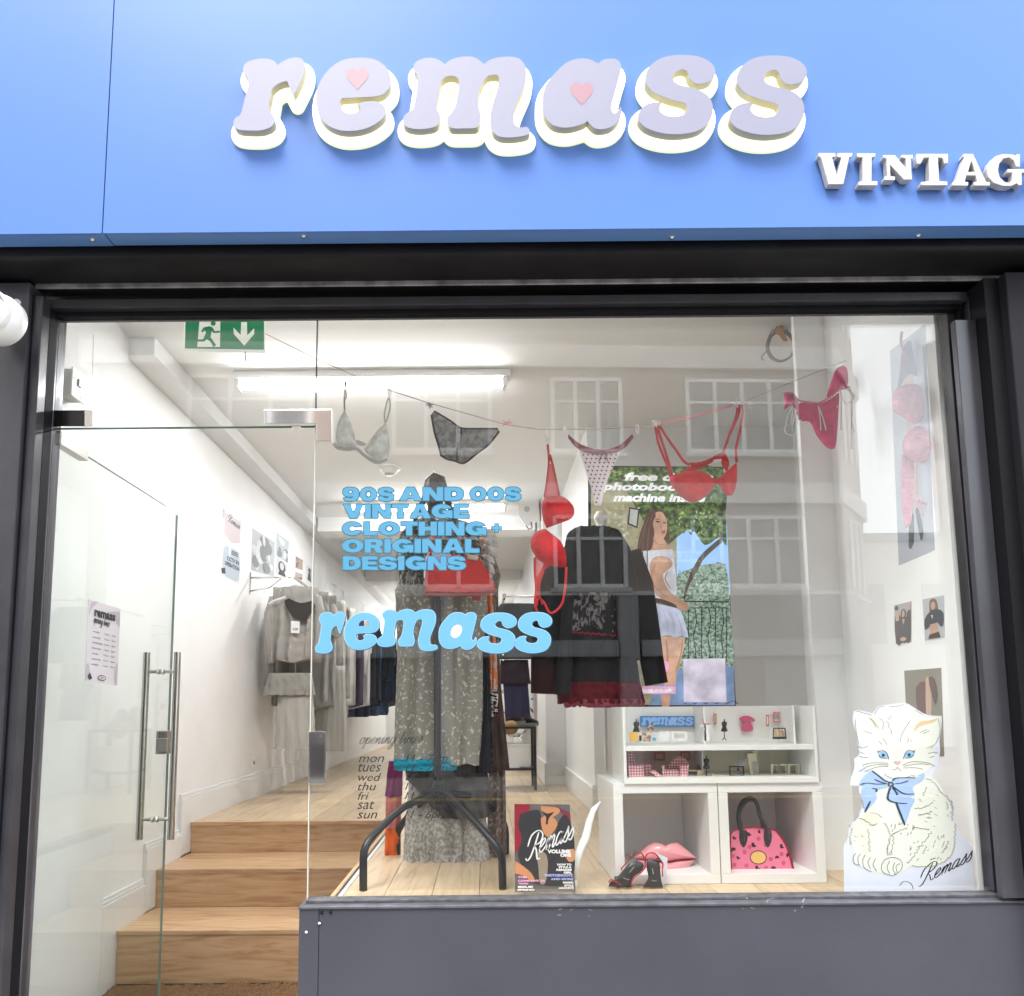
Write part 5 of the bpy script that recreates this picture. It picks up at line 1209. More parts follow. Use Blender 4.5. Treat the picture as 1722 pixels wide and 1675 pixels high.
lay = [(STN, inplay),
 (SKYS, PU([(1138,880),(1222,880),(1228,1000),(1138,1010)])),
 (FOLL, z3([(1060,720),(1130,680),(1200,650),(1280,640),(1370,640),(1400,900),(1415,1500),(1100,1400),(1060,1000)], 2)),
 ((.22,.34,.55), PU([(1120,1128),(1234,1120),(1236,1186),(1090,1186)])),
 (FOL, z3([(640,30),(1000,25),(1350,30),(1372,330),(1376,520),(1330,470),(1240,520),(1180,440),(1130,420),(1060,470),(980,520),(880,420),(790,270),(700,120),(620,130)], 3)),
 ((.05,.085,.03), leafset(1, 90, 1110, 1216, 792, 898, 5)), ((.20,.34,.08), leafset(2, 70, 1030, 1214, 790, 890, 4.5)), ((.42,.56,.20), leafset(3, 36, 1120, 1214, 860, 900, 4)), ((.30,.42,.12), leafset(4, 26, 1030, 1100, 788, 806, 5)),
 ((.62,.70,.62), leafset(5, 150, 1140, 1222, 962, 1108, 2.4)), ((.04,.08,.05), leafset(6, 170, 1140, 1222, 958, 1110, 2.4)), ((.55,.52,.36), leafset(7, 40, 1015, 1075, 850, 960, 6)), ((.34,.31,.19), leafset(8, 40, 1015, 1075, 850, 960, 5)),
 ((.10,.075,.06), z3([(1340,470,1),(1350,500,1),(1240,600),(1180,700),(1130,800),(1110,880,1),(1100,860,1),(1130,740),(1200,600),(1280,520)], 3)),
 (dkb, rails),
 (dkb, PU([(1058,853),(1076,856),(1072,889),(1055,882)])), ((.6,.65,.6), PU([(1060,856),(1073,858),(1070,885),(1058,880)])),
 (hr_, z3([(870,330),(900,300),(960,295),(990,340),(1010,420),(1000,500),(960,560),(880,600),(810,590),(815,480),(840,400)])),
 (hr_, z3([(820,560),(880,560),(900,600),(880,700),(860,760),(830,740),(800,640)])),
 (sk_, z3([(905,345),(930,310),(965,310),(990,350),(998,400),(990,450),(965,485),(935,470),(912,430)])),
 (sk_, z3([(900,450),(960,470),(990,500),(1010,560),(880,570)])),
 (hr_, z3([(860,330),(905,305),(925,330),(905,380),(915,440),(900,540),(860,560)])),
 (wt_, z3([(815,560,1),(1030,545,1),(1040,600),(1060,800),(1050,860,1),(900,870,1),(870,760),(850,640),(818,600)])),
 (sk_, z3([(900,610),(960,590),(1020,610),(1030,650),(990,690),(970,710),(990,780),(1040,840),(1110,880),(1140,920),(1110,940),(1040,910),(940,850),(890,790),(885,690)])),
 ((.10,.065,.05), z3([(885,855,1),(960,865),(1040,895),(1060,915),(1050,930,1),(960,895),(885,885,1)])),
 ((.42,.22,.15), scr_lines([[(925,640),(900,700),(915,780),(985,845)],[(1000,690),(985,740),(1020,800)],[(905,470),(930,510),(985,520)]], 1.6)), ((.16,.08,.05), scr_lines([[(880,340),(850,430),(840,560),(845,700)],[(900,330),(880,430),(870,560),(870,690)],[(1000,400),(1012,450),(1003,520)],[(860,380),(825,500),(820,590)]], 1.4)),
 ((.62,.66,.84), z3([(890,890,1),(1060,925),(1100,980),(1135,1115,1),(1090,1100),(1050,1112),(1000,1095),(960,1105),(925,1095,1)])),
 ((.74,.45,.32), z3([(935,1105,1),(1110,1112,1),(1100,1200),(1060,1330),(1050,1420,1),(975,1420,1),(990,1350),(960,1250)])),
 ((.44,.48,.66), scr_lines([[(930,920),(950,1000),(958,1098)],[(970,935),(995,1010),(1005,1092)],[(1010,940),(1035,1010),(1050,1105)],[(1050,950),(1080,1020),(1095,1098)],[(895,930),(920,1010),(935,1092)]], 1.1)), ((.52,.28,.19), scr_lines([[(990,1125),(1000,1240),(985,1400)],[(1095,1125),(1085,1220),(1050,1340)]], 2.2)),
 ((.66,.38,.26), z3([(955,1480,1),(1020,1480,1),(1010,1560,1),(965,1560,1)],1)),
 ((.30,.12,.10), z3([(960,430),(985,425),(985,445),(965,450)],2)), (dkb, z3([(925,365),(950,368),(948,376),(926,374)],2)), (dkb, z3([(972,372),(990,376),(988,382),(972,380)],2)), ((.22,.12,.08), z3([(922,352),(952,352),(952,358),(922,358)],2)),
 ((.40,.22,.16), z3([(958,375),(965,410),(955,420),(950,412)],2)),
 ((.95,.45,.78), z3([(975,1270),(995,1262),(1008,1290),(1000,1325),(975,1340)],2)), ((.90,.50,.76), PU([(1080,1154),(1136,1154),(1136,1167),(1080,1167)])),
 ((.95,.93,.98), lambda mb, M, w: text(mb, M, 'remass.co.uk', (PU([(1060,1157)])[0][0], PU([(0,1156.5)])[0][1], PU([(1133,1157)])[0][0], PU([(0,1165)])[0][1]), w, .05)),
 ((.75,.70,.85), PU([(1149,1108),(1219,1107),(1222,1181),(1150,1181)])),
 ((.92,.92,.94), scr_txt)]
cols = []; mb = MB()
for i, (c_, r_) in enumerate(lay):
    if c_ not in cols: cols.append(c_)
    mb.mat(cols.index(c_))
    w = .0003*(i+1)
    if callable(r_): r_(mb, qs, w)
    else: mb.prism(qs, [[p[:2] for p in r_]], None, w)
mb.build('picture', [c_ if not isinstance(c_, tuple) else mat('print_%d_%d_%d' % tuple(int(v*99) for v in c_), c_, .5, var=.38, vscale=11, detail=6, emit=.26) for c_ in cols], scn)

# ------------------------------------------------------------------ cubes and doll's house
YC = .57
MEL = mat('white_melamine', (.80,.80,.79), .3)
def cube(lb, x0p, x1p, ytop, th):
    t = thing('cube_shelf', lb, 'shelf', 'white cube shelves on the window floor')
    x0, x1 = ax(x0p, 1400, YC), ax(x1p, 1400, YC); zt_ = az(1200, ytop, YC); y0, y1 = YC, YC+.38
    MB().box(x0, x1, y0, y1, zt_-th, zt_).build('top_panel', MEL, t, bevel=.0015)
    MB().box(x0, x1, y0, y1, ZF+.001, ZF+th).build('bottom_panel', MEL, t, bevel=.0015)
    MB().box(x0, x0+th, y0, y1, ZF+th+.0005, zt_-th-.0005).build('side_panel', MEL, t, bevel=.0015)
    MB().box(x1-th, x1, y0, y1, ZF+th+.0005, zt_-th-.0005).build('side_panel', MEL, t, bevel=.0015)
    MB().box(x0+th+.001, x1-th-.001, y1-.02, y1-.008, ZF+th+.0005, zt_-th-.0005).build('back_panel', mat('cube_back', (.84,.81,.79), .5), t)
    return zt_
ztc = cube('left white cube shelf holding the pink lips', 1033, 1209, 1317, .040)
cube('right white cube shelf holding the pink handbag', 1210.5, 1386, 1317, .040)
dh = thing('dolls_house', 'two storey open fronted white dolls house fitted out as a tiny shop', 'dolls house')
hx0, hx1 = ax(1048, 1250, YC-.01), ax(1374, 1250, YC-.01); hz0, hz1 = ztc+.0005, az(1200, 1188, YC-.01)
zm0, zm1 = az(1200, 1262, YC-.01), az(1200, 1254, YC-.01); hy0, hy1 = YC-.01, YC+.24; T = .012
DHW = mat('dolls_house_white', (.80,.80,.77), .4); DHC = mat('dolls_house_cream', (.84,.79,.62), .6); DHP = mat('dolls_house_pink', (.78,.60,.50), .6)
MB().box(hx0, hx1, hy0, hy1, hz0, hz0+.022).build('floor_slab', DHW, dh, bevel=.001)
MB().box(hx0+T+.001, hx1-T-.001, hy0+.004, hy1-.011, zm0, zm1).build('floor_slab', DHW, dh, bevel=.001)
MB().box(hx0, hx0+T, hy0, hy1, hz0+.0225, hz1).build('side_wall', DHW, dh, bevel=.001)
MB().box(hx1-T, hx1, hy0, hy1, hz0+.0225, hz1).build('side_wall', DHW, dh, bevel=.001)
MB().box(hx0+T+.001, hx1-T-.001, hy1-.01, hy1, hz0+.0225, hz1).build('back_wall', DHW, dh)
xd = ax(1183, 1280, hy1-.012)
MB().box(hx0+T+.002, xd, hy1-.014, hy1-.0105, hz0+.023, zm0-.001).build('wallpaper', DHP, dh)
MB().box(xd+.001, hx1-T-.002, hy1-.014, hy1-.0105, hz0+.023, zm0-.001).build('wallpaper', DHC, dh)
for px in (1181, 1330): x = ax(px, 1215, hy0+.12); MB().box(x, x+.008, hy0+.10, hy1-.011, zm1+.0005, hz1-.002).build('partition', DHW, dh)
x = ax(1183, 1280, hy0+.12); MB().box(x, x+.008, hy0+.14, hy1-.015, hz0+.0225, zm0-.0005).build('partition', DHW, dh)
for i in range(9):
    a = at(1238 + i*3.1, 1285 - i*3.2, Y=hy0+.16); MB().box(a[0], a[0]+.03, hy0+.13, hy0+.19, a[2]-.004, a[2]).build('stair_tread', DHW, dh)
def mini(name, lb, cat, Y_, rings, m, d=.012, grp=None):
    o = MB().prism(onY(Y_), rings if isinstance(rings[0][0], (list, tuple)) else [rings], -d, 0).build(name, m); tag(o, lb, cat, grp or 'furnishings of the dolls house'); return o
YI = hy1-.03; YF2 = YC+.06
mini_sign = thing('dolls_house_sign', 'tiny blue sign reading remass on the upper wall of the dolls house', 'sign', 'furnishings of the dolls house')
MB().prism(onY(YI), [R(1076,1204,1167,1222)], -.004, 0).build('board', mat('mini_blue', (.07,.22,.50), .4), mini_sign)
for k, b in zip(('r','e','m','a','s','s2'), ((1078,1093),(1091,1106),(1104,1124),(1124,1139),(1138,1152),(1152,1165.5))):
    a = np.array(LT[k]); lo, hi = a.min(0), a.max(0); q_ = (a-lo)/(hi-lo)
    MB().prism(onY(YI), [[(b[0]+u*(b[1]-b[0]), 1206+v*14) for u, v in q_]], None, .0006).build('letter', mat('mini_letter', (.30,.52,.88), .4), mini_sign)
def dummy(x, yt, yb, Y_, lb):
    s = (yb-yt)/38.0; t = thing('miniature_dress_form', lb, 'dress form', 'furnishings of the dolls house'); m_ = onY(Y_)
    q_ = lambda P_: [(x+a*s, yt+b*s) for a, b in P_]
    MB().dome(m_, q_(sm([(-1,0,1),(1,0,1),(1.4,4),(4.6,6),(4.8,10),(3.6,14),(5.2,18),(6,22,1),(0,23),(-6,22,1),(-5.2,18),(-3.6,14),(-4.8,10),(-4.6,6),(-1.4,4)], 2)), .014, 4).build('torso', BLACKM, t, smooth=True)
    MB().prism(m_, [q_([(-.7,22),(.7,22),(.9,33),(4.5,38),(3,38),(0,34.5),(-3,38),(-4.5,38),(-.9,33)])], -.004, .002).build('stand', BLACKM, t)
dummy(1070, 1209, 1247, YI-.03, 'tiny black dress form left of the little blue sign')
dummy(1218, 1209, 1245, YF2+.06, 'tiny black dress form in the middle of the upper storey of the dolls house')
dummy(1188, 1271, 1308, YF2+.02, 'tiny black dress form on the lower storey of the dolls house')
PKF = fab('mini_pink', (.62,.12,.20)); WOODM = mat('mini_wood', (.55,.20,.06), .5); PINKW = mat('mini_rose_frame', (.62,.18,.22), .5)
mini('miniature_blouse', 'tiny pink cropped top on a hanger in the dolls house', 'doll clothes', YI, sm([(1244,1207),(1250,1204),(1259,1204),(1264,1206),(1270,1211),(1266,1214),(1262,1211),(1262,1214),(1252,1214),(1252,1211),(1248,1213),(1243,1210)],2), PKF, .006)
mini('miniature_skirt', 'tiny pink flared skirt under the pink top in the dolls house', 'doll clothes', YI, sm([(1250,1216),(1262,1216),(1267,1227),(1258,1230),(1246,1228)],2), PKF, .008)
mini('picture_frame', 'narrow orange mirror frame left of centre in the upper storey', 'frame', YI, [R(1200,1200,1205,1218), R(1201.5,1202,1203.5,1216)], WOODM)
mini('picture_frame', 'narrow orange mirror frame right of the pink doll clothes', 'frame', YI-.02, [R(1288,1202,1293.5,1221), R(1289.5,1204.5,1292,1218.5)], WOODM)
mini('picture_frame', 'square pink frame at the right of the upper storey', 'frame', YI, [R(1300,1197,1313,1215), R(1302.5,1200,1311,1212.5)], PINKW)
mini('picture_frame', 'landscape pink frame over the left gingham sofa', 'frame', YI, [R(1100,1265,1118,1279), R(1102.5,1267.5,1115.5,1276.5)], PINKW)
mini('picture_frame', 'landscape pink frame over the right gingham sofa', 'frame', YI, [R(1144,1264,1161,1278), R(1146.5,1266.5,1158.5,1275.5)], PINKW)
hr = thing('miniature_rail', 'tiny black rail of cream clothes under the square pink frame', 'doll furniture', 'furnishings of the dolls house')
MB().prism(onY(YF2+.05), [[(1300,1224),(1321,1224),(1323,1243),(1299,1243)], [(1302,1226),(1319,1226),(1320.5,1239),(1301,1239)]], -.006, 0).build('frame', BLACKM, hr)
for i in range(6): MB().prism(onY(YF2+.052+.004*i), [sm([(1302+i*2.8,1228),(1305+i*2.8,1227),(1307+i*2.8,1238),(1301.5+i*2.8,1238)],2)], -.003, 0).build('garment', fab('mini_cream%d' % (i % 2), ((.62,.42,.25),(.72,.60,.45))[i % 2]), hr)
mini('miniature_mirror', 'tiny tall grey mirror at the right of the upper storey', 'doll furniture', YI, [[(1342,1195),(1349,1195),(1351,1232),(1344,1232)]], mat('mini_mirror', (.35,.36,.36), .2))
mini('miniature_clothes', 'tiny blue garment hooked on the grey mirror', 'doll clothes', YI-.004, [R(1341.5,1195,1349.5,1201)], mat('mini_navy', (.06,.12,.25), .6), .003)
bb = mini('miniature_bag', 'tiny yellow shopping bag at the left of the upper storey', 'doll bag', YF2+.03, [[(1058,1231),(1073,1231),(1074,1247),(1059,1247)]], fab('mini_yellow', (.78,.46,.10)), .02)
mini('miniature_box', 'tiny black box beside the yellow bag', 'doll box', YF2+.03, [R(1075,1237,1079,1246)], BLACKM)
mini('miniature_bag', 'tiny multicoloured bag beside the yellow bag', 'doll bag', YF2+.02, [R(1080,1231,1095,1247)], fab('mini_multi', (.66,.62,.40), col2=(.35,.18,.2), vscale=70, thr=(.45,.55)), .015)
mini('miniature_plant', 'tiny flower bunch in front of the little blue sign', 'doll plant', YF2+.04, sm([(1090,1222),(1096,1214),(1099,1223),(1098,1229),(1089,1228)],2), fab('mini_flowers', (.62,.50,.44), col2=(.2,.12,.1), vscale=90, thr=(.45,.55)), .01)
mini('miniature_dish', 'tiny turquoise dish on the upper floor of the dolls house', 'doll dish', YF2+.02, EL(1100,1243,3.5,3), mat('mini_teal', (.08,.42,.60), .4), .01)
mini('miniature_counter', 'tiny white counter along the upper floor of the dolls house', 'doll furniture', YF2+.04, [R(1108,1230,1126,1246)], DHW, .03)
mini('miniature_counter', 'tiny white glass fronted counter right of centre on the upper floor', 'doll furniture', YF2+.04, [[(1129,1230),(1156,1230),(1156,1246),(1129,1246)],[(1133,1233),(1152,1233),(1152,1242),(1133,1242)]], DHW, .03)
mini('miniature_chair', 'tiny red and white chair on the little white table', 'doll furniture', YF2+.03, [[(1181,1209),(1182.5,1209),(1184,1216.5),(1195,1217),(1195,1218.5),(1182.5,1218.5)]], PINKW, .01)
mini('miniature_table', 'tiny white table with turned leg under the red chair', 'doll furniture', YF2+.03, [[(1178,1219.5),(1197,1219.5),(1197,1222),(1192,1224),(1194,1246),(1183,1246),(1185,1224),(1178,1222)]], DHW, .03)
GIM = bpy.data.materials.new('gingham'); GIM.use_nodes = True
n = GIM.node_tree.nodes; L = GIM.node_tree.links; tc = n.new('ShaderNodeTexCoord'); sx_ = n.new('ShaderNodeSeparateXYZ'); L.new(tc.outputs['Object'], sx_.inputs[0])
acc = []
for a_ in 'XZ':
    m1 = n.new('ShaderNodeMath'); m1.operation = 'MULTIPLY'; m1.inputs[1].default_value = 520; L.new(sx_.outputs[a_], m1.inputs[0])
    m2 = n.new('ShaderNodeMath'); m2.operation = 'SINE'; L.new(m1.outputs[0], m2.inputs[0]); m3 = n.new('ShaderNodeMath'); m3.operation = 'GREATER_THAN'; m3.inputs[1].default_value = 0; L.new(m2.outputs[0], m3.inputs[0]); acc.append(m3)
ad = n.new('ShaderNodeMath'); ad.operation = 'ADD'; L.new(acc[0].outputs[0], ad.inputs[0]); L.new(acc[1].outputs[0], ad.inputs[1]); hf = n.new('ShaderNodeMath'); hf.operation = 'MULTIPLY'; hf.inputs[1].default_value = .5; L.new(ad.outputs[0], hf.inputs[0])
cr = n.new('ShaderNodeValToRGB'); cr.color_ramp.elements[0].color = (.80,.66,.66,1); cr.color_ramp.elements[1].color = (.50,.05,.10,1); L.new(hf.outputs[0], cr.inputs[0]); L.new(cr.outputs[0], n['Principled BSDF'].inputs['Base Color']); n['Principled BSDF'].inputs['Roughness'].default_value = .9
def gsofa(lb, parts):
    t = thing('miniature_sofa', lb, 'doll sofa', 'furnishings of the dolls house')
    for nm, r_, Y_, d, h in parts: MB().prism(onY(Y_), [r_], -d, 0).build(nm, GIM, t, bevel=.003)
gsofa('tiny pink gingham armchair at the left of the lower storey', [('back', sm([(1055,1278),(1057,1267),(1062,1264),(1067,1272),(1070,1283),(1057,1290)],2), YF2+.06, .02, 0), ('arm', [(1055,1286),(1082,1286),(1083,1307),(1058,1308)], YF2, .03, 0), ('seat', [(1083,1285),(1096,1286),(1093,1307),(1083,1307)], YF2+.04, .03, 0)])
gsofa('tiny pink gingham sofa with rounded back at the middle of the lower storey', [('back', sm([(1124,1288),(1130,1279),(1140,1272),(1152,1275),(1157,1284),(1158,1292),(1124,1292)],2), YF2+.07, .02, 0), ('seat', [(1117,1294),(1142,1294),(1143,1307),(1118,1307)], YF2+.01, .06, 0), ('arm', [(1143,1286),(1158,1286),(1157,1306),(1144,1309)], YF2, .05, 0), ('arm', [(1113,1287),(1118,1287),(1119,1306),(1115,1306)], YF2, .05, 0)])
mini('miniature_cushion', 'tiny pink gingham cushion on the lower floor', 'doll cushion', YF2-.01, sm([(1092,1297,1),(1101,1295,1),(1113,1305,1),(1108,1309,1)],2), GIM, .02)
mini('miniature_stool', 'tiny pale wooden bench right of the gingham sofa', 'doll furniture', YF2+.03, [[(1158,1295),(1181,1295),(1181,1308),(1177,1308),(1178,1298),(1174,1308),(1171,1308),(1174,1297),(1158,1297)]], mat('mini_pine', (.75,.60,.32), .5), .02)
mini('miniature_shoe', 'tiny black high heeled shoe on the wooden bench', 'doll shoe', YF2+.03, sm([(1173,1286),(1176,1285),(1178,1294),(1173,1294)],2), BLACKM, .01)
mini('miniature_lounger', 'tiny cream lounger on the lower floor', 'doll furniture', YF2+.02, [[(1197,1300),(1204,1303),(1222,1303),(1222,1308),(1197,1308)]], mat('mini_pine'), .02)
mini('miniature_rail', 'tiny black rail with two black garments on the lower floor', 'doll furniture', YF2+.02, [[(1226,1288),(1251,1288),(1252,1307),(1227,1307)], [(1228,1290),(1249,1290),(1249.5,1303),(1229,1303)]], BLACKM, .006)
mini('miniature_garment', 'tiny black garment hanging on the lower rail', 'doll clothes', YF2+.02, [sm([(1240.5,1290),(1242,1290),(1243.5,1296),(1239.5,1296)],2)], BLACKM, .003)
mm_ = mini('miniature_mirror', 'tiny leaning standing mirror on the lower floor', 'doll furniture', YF2+.05, [[(1256,1267),(1272,1267),(1277,1307),(1263,1307)]], mat('mini_frame_cream', (.70,.66,.45), .5), .006)
MB().prism(onY(YF2+.044), [[(1265,1281),(1272,1280),(1275,1303),(1270,1305)]], None, .0).build('glass', mat('mini_mirror'), mm_)
for i, x in enumerate((1296,1308,1325,1341)):
    mini('miniature_shelf', 'tiny cream display shelf on the lower floor, %s from the left' % ORD[i], 'doll furniture', YF2+.06, [[(x,1285),(x+15,1285),(x+15,1307),(x,1307)],[(x+4,1287),(x+13,1287),(x+13,1305),(x+4,1305)]], mat('mini_shelf', (.78,.74,.55), .5), .03)

# ------------------------------------------------------------------ pink lips, sandals, bag
YLp = YC+.14; z5 = lambda P_, n_=4: z2p(P_, 9.063, 1010, 1380, n_)
PKL = mat('pink_enamel', (.82,.34,.37), .2, coat=.4)
lp = thing('lips_ornament', 'glossy pink lips ornament standing in the left white cube', 'ornament')
ML_ = onY(YLp)
MB().dome(ML_, z5([(520,560,1),(620,470),(720,380),(830,335),(920,350),(990,375,1),(1060,345),(1160,335),(1250,390),(1360,480),(1460,570,1),(1300,590),(1150,610),(1010,632),(800,600),(620,590)]), .05, 7, pw=.6).build('upper_lip', PKL, lp, smooth=True)
MB().dome(ML_, z5([(560,596,1),(700,606),(1010,640),(1200,608),(1435,596,1),(1370,700),(1280,830),(1180,860),(1000,862),(800,850),(680,760)]), .05, 7, pw=.6).build('lower_lip', PKL, lp, smooth=True)
MB().prism(ML_, [z5([(520,560,1),(720,380),(830,335),(920,350),(990,375,1),(1060,345),(1160,335),(1250,390),(1460,570,1),(1370,700),(1280,830),(1180,862),(800,855),(600,700)])], -.02, .001).build('back', mat('pink_shadow', (.35,.06,.09), .4), lp)
YSn = YC-.07; BLK2 = mat('sandal_black', (.035,.033,.035), .35, bump=.05); REDT = mat('red_strap', (.36,.02,.03), .4)
ms_ = onY(YSn)
for lb, sole, straps, mark in (('left black high heeled sandal with thin red and black straps', [(470,1020,1),(120,1005,1),(150,930),(240,880),(330,770),(430,660),(540,612),(640,650),(655,720),(600,790),(510,850),(472,930)], [[(320,760),(400,640),(450,540),(540,490),(610,490),(660,560),(680,660),(640,760)], [(450,545),(490,550),(540,430)], [(130,940),(160,900),(210,920),(330,1000)]], [(440,790),(510,705)]),
     ('right black high heeled sandal with thin red and black straps', [(640,1015,1),(945,1015,1),(920,870),(910,740),(890,640),(820,600),(740,590),(700,640),(705,740),(725,850),(700,940)], [[(690,640),(690,540),(760,488),(850,520),(920,620),(950,660),(938,760),(925,860)], [(850,575),(900,590),(920,640)], [(690,700),(620,790),(520,860),(470,950),(500,1010)]], [(790,730),(805,815)])):
    t = thing('sandal', lb, 'shoes', 'pair of strappy sandals in front of the left cube')
    MB().dome(ms_, z5(sole), .012, 4).build('insole', BLK2, t, smooth=True); MB().prism(ms_, [z5(sole)], -.02, 0).build('sole', REDT, t)
    for i, s in enumerate(straps): MB().tube([ms_(*p, .006+.006*i) for p in z5(s, 3)[:-3]], .0028, 6).build('strap', REDT if i != 1 else BLK2, t, smooth=True)
    MB().stroke(ms_, [(a/9.063+1010, b/9.063+1380) for a, b in mark], 1.2, .0135).build('print', mat('sole_mark', (.4,.4,.4), .5), t)
    MB().stroke(ms_, z5([(mark[0][0]-90,870),(mark[0][0]-40,895),(mark[0][0]+20,885)] if 'left' in lb else [(780,905),(820,920),(870,910)], 2)[:-2], 1, .0125).build('print', mat('sole_mark'), t)
    hx_ = z5([(250,950,1),(262,950,1),(262,1020,1),(250,1020,1)] if 'left' in lb else [(800,950,1),(812,950,1),(812,1020,1),(800,1020,1)], 1)
    a = at(hx_[0][0], 1475, Y=YSn+.05); MB().tube([(a[0], a[1], a[2]), (a[0], a[1]+.005, ZF)], [.012,.005], 8).build('heel', BLK2, t)
tg_ = MB().prism(onY(YSn+.03), [z5([(840,480,1),(1020,570,1),(1000,900,1),(960,1015,1),(935,930,1),(960,650,1)],1)], -.001, 0).build('swing_tag', mat('tag_lilac', (.66,.66,.78), .6)); tag(tg_, 'white swing tag tied to the right black sandal', 'tag')

YHb = YC+.08; z6 = lambda P_, n_=3: z2p(P_, 4.654, 1180, 1160, n_); mh = onY(YHb)
hb_ = thing('pink_handbag', 'pink domed handbag with black handles and small prints in the right white cube', 'handbag')
PB = mat('pink_canvas', (.80,.20,.33), .6, bump=.2, bscale=200)
outl = z6([(235,1480,1),(228,1300),(225,1150),(240,1110),(300,1085),(400,1075),(520,1085),(590,1110),(650,1190),(690,1280),(715,1380),(722,1450),(700,1475,1)])
MB().prism(mh, [outl], -.12, 0).build('body', PB, hb_, bevel=.004)
MB().tube([mh(*p, .001) for p in outl + outl[:1]], .003, 6).build('piping', mat('crimson_piping', (.30,.01,.04), .5), hb_, smooth=True)
MB().stroke(mh, z6([(560,1095),(650,1200),(700,1350),(715,1470)],3)[:-3], 2.2, .0012).build('side_zip', mat('crimson_piping'), hb_)
HB = mat('handle_black', (.03,.03,.032), .4, bump=.1)
MB().tube([mh(*p, .014) for p in sm([(p[0]/4.654+1180, p[1]/4.654+1160) for p in ((325,1190),(305,1070),(290,980),(330,890),(385,858),(430,890),(455,990),(500,1070),(520,1180))], 4, False)], .0085, 8, flat=.5).build('handle', HB, hb_, smooth=True)
MB().tube([mh(*p, -.10) for p in sm([(p[0]/4.654+1180, p[1]/4.654+1160) for p in ((300,1090),(285,980),(315,880),(375,845),(420,870),(450,960),(485,1080))], 4, False)], .0085, 8, flat=.5).build('handle', HB, hb_, smooth=True)
for cx in (328, 518): MB().dome(mh, z6([(cx-30,1110),(cx,1095),(cx+28,1110),(cx+28,1180),(cx,1235),(cx-28,1190)]), .008, 4, w0=.001).build('handle_tab', HB, hb_, smooth=True)
pr_ = MB(); r_ = random.Random(4)
for i, (cx, cy) in enumerate(((255,1160),(370,1130),(450,1110),(245,1250),(405,1215),(625,1225),(285,1315),(590,1310),(680,1290),(435,1395),(345,1430),(560,1395),(515,1445),(690,1440),(265,1440))):
    k = r_.uniform(.8, 1.3); a_ = r_.uniform(0, 3)
    P_ = [(cx+k*(x*math.cos(a_)-y*math.sin(a_)), cy+k*(x*math.sin(a_)+y*math.cos(a_))) for x, y in ((-18,-6),(-4,-14),(6,-4),(18,-10),(16,6),(2,14),(-10,8))]
    pr_.prism(mh, [z6(P_, 2)], None, .0012)
pr_.build('black_print', mat('bag_print_black', (.06,.01,.03), .6), hb_)
pr_ = MB()
for cx, cy in ((445,1165),(500,1215),(335,1270),(245,1300),(350,1375),(255,1370),(540,1325),(625,1285),(640,1355),(505,1395),(405,1430),(620,1420),(375,1230),(465,1450)):
    pr_.prism(mh, [z6(EL(cx,cy,15,15,12),1), z6(EL(cx,cy,10,10,10),1)], None, .0010); pr_.prism(mh, [z6(EL(cx,cy,5,5,8),1)], None, .0010)
pr_.build('red_print', mat('bag_print_red', (.55,.03,.08), .6), hb_)
MB().prism(mh, [z6(EL(443,1312,60,48,20),1)], .0, .003).build('patch', mat('patch_yellow', (.80,.50,.16), .5), hb_)
MB().prism(mh, [z6(EL(443,1312,66,54,20),1)], .0, .0022).build('patch_edge', mat('bag_print_black'), hb_)

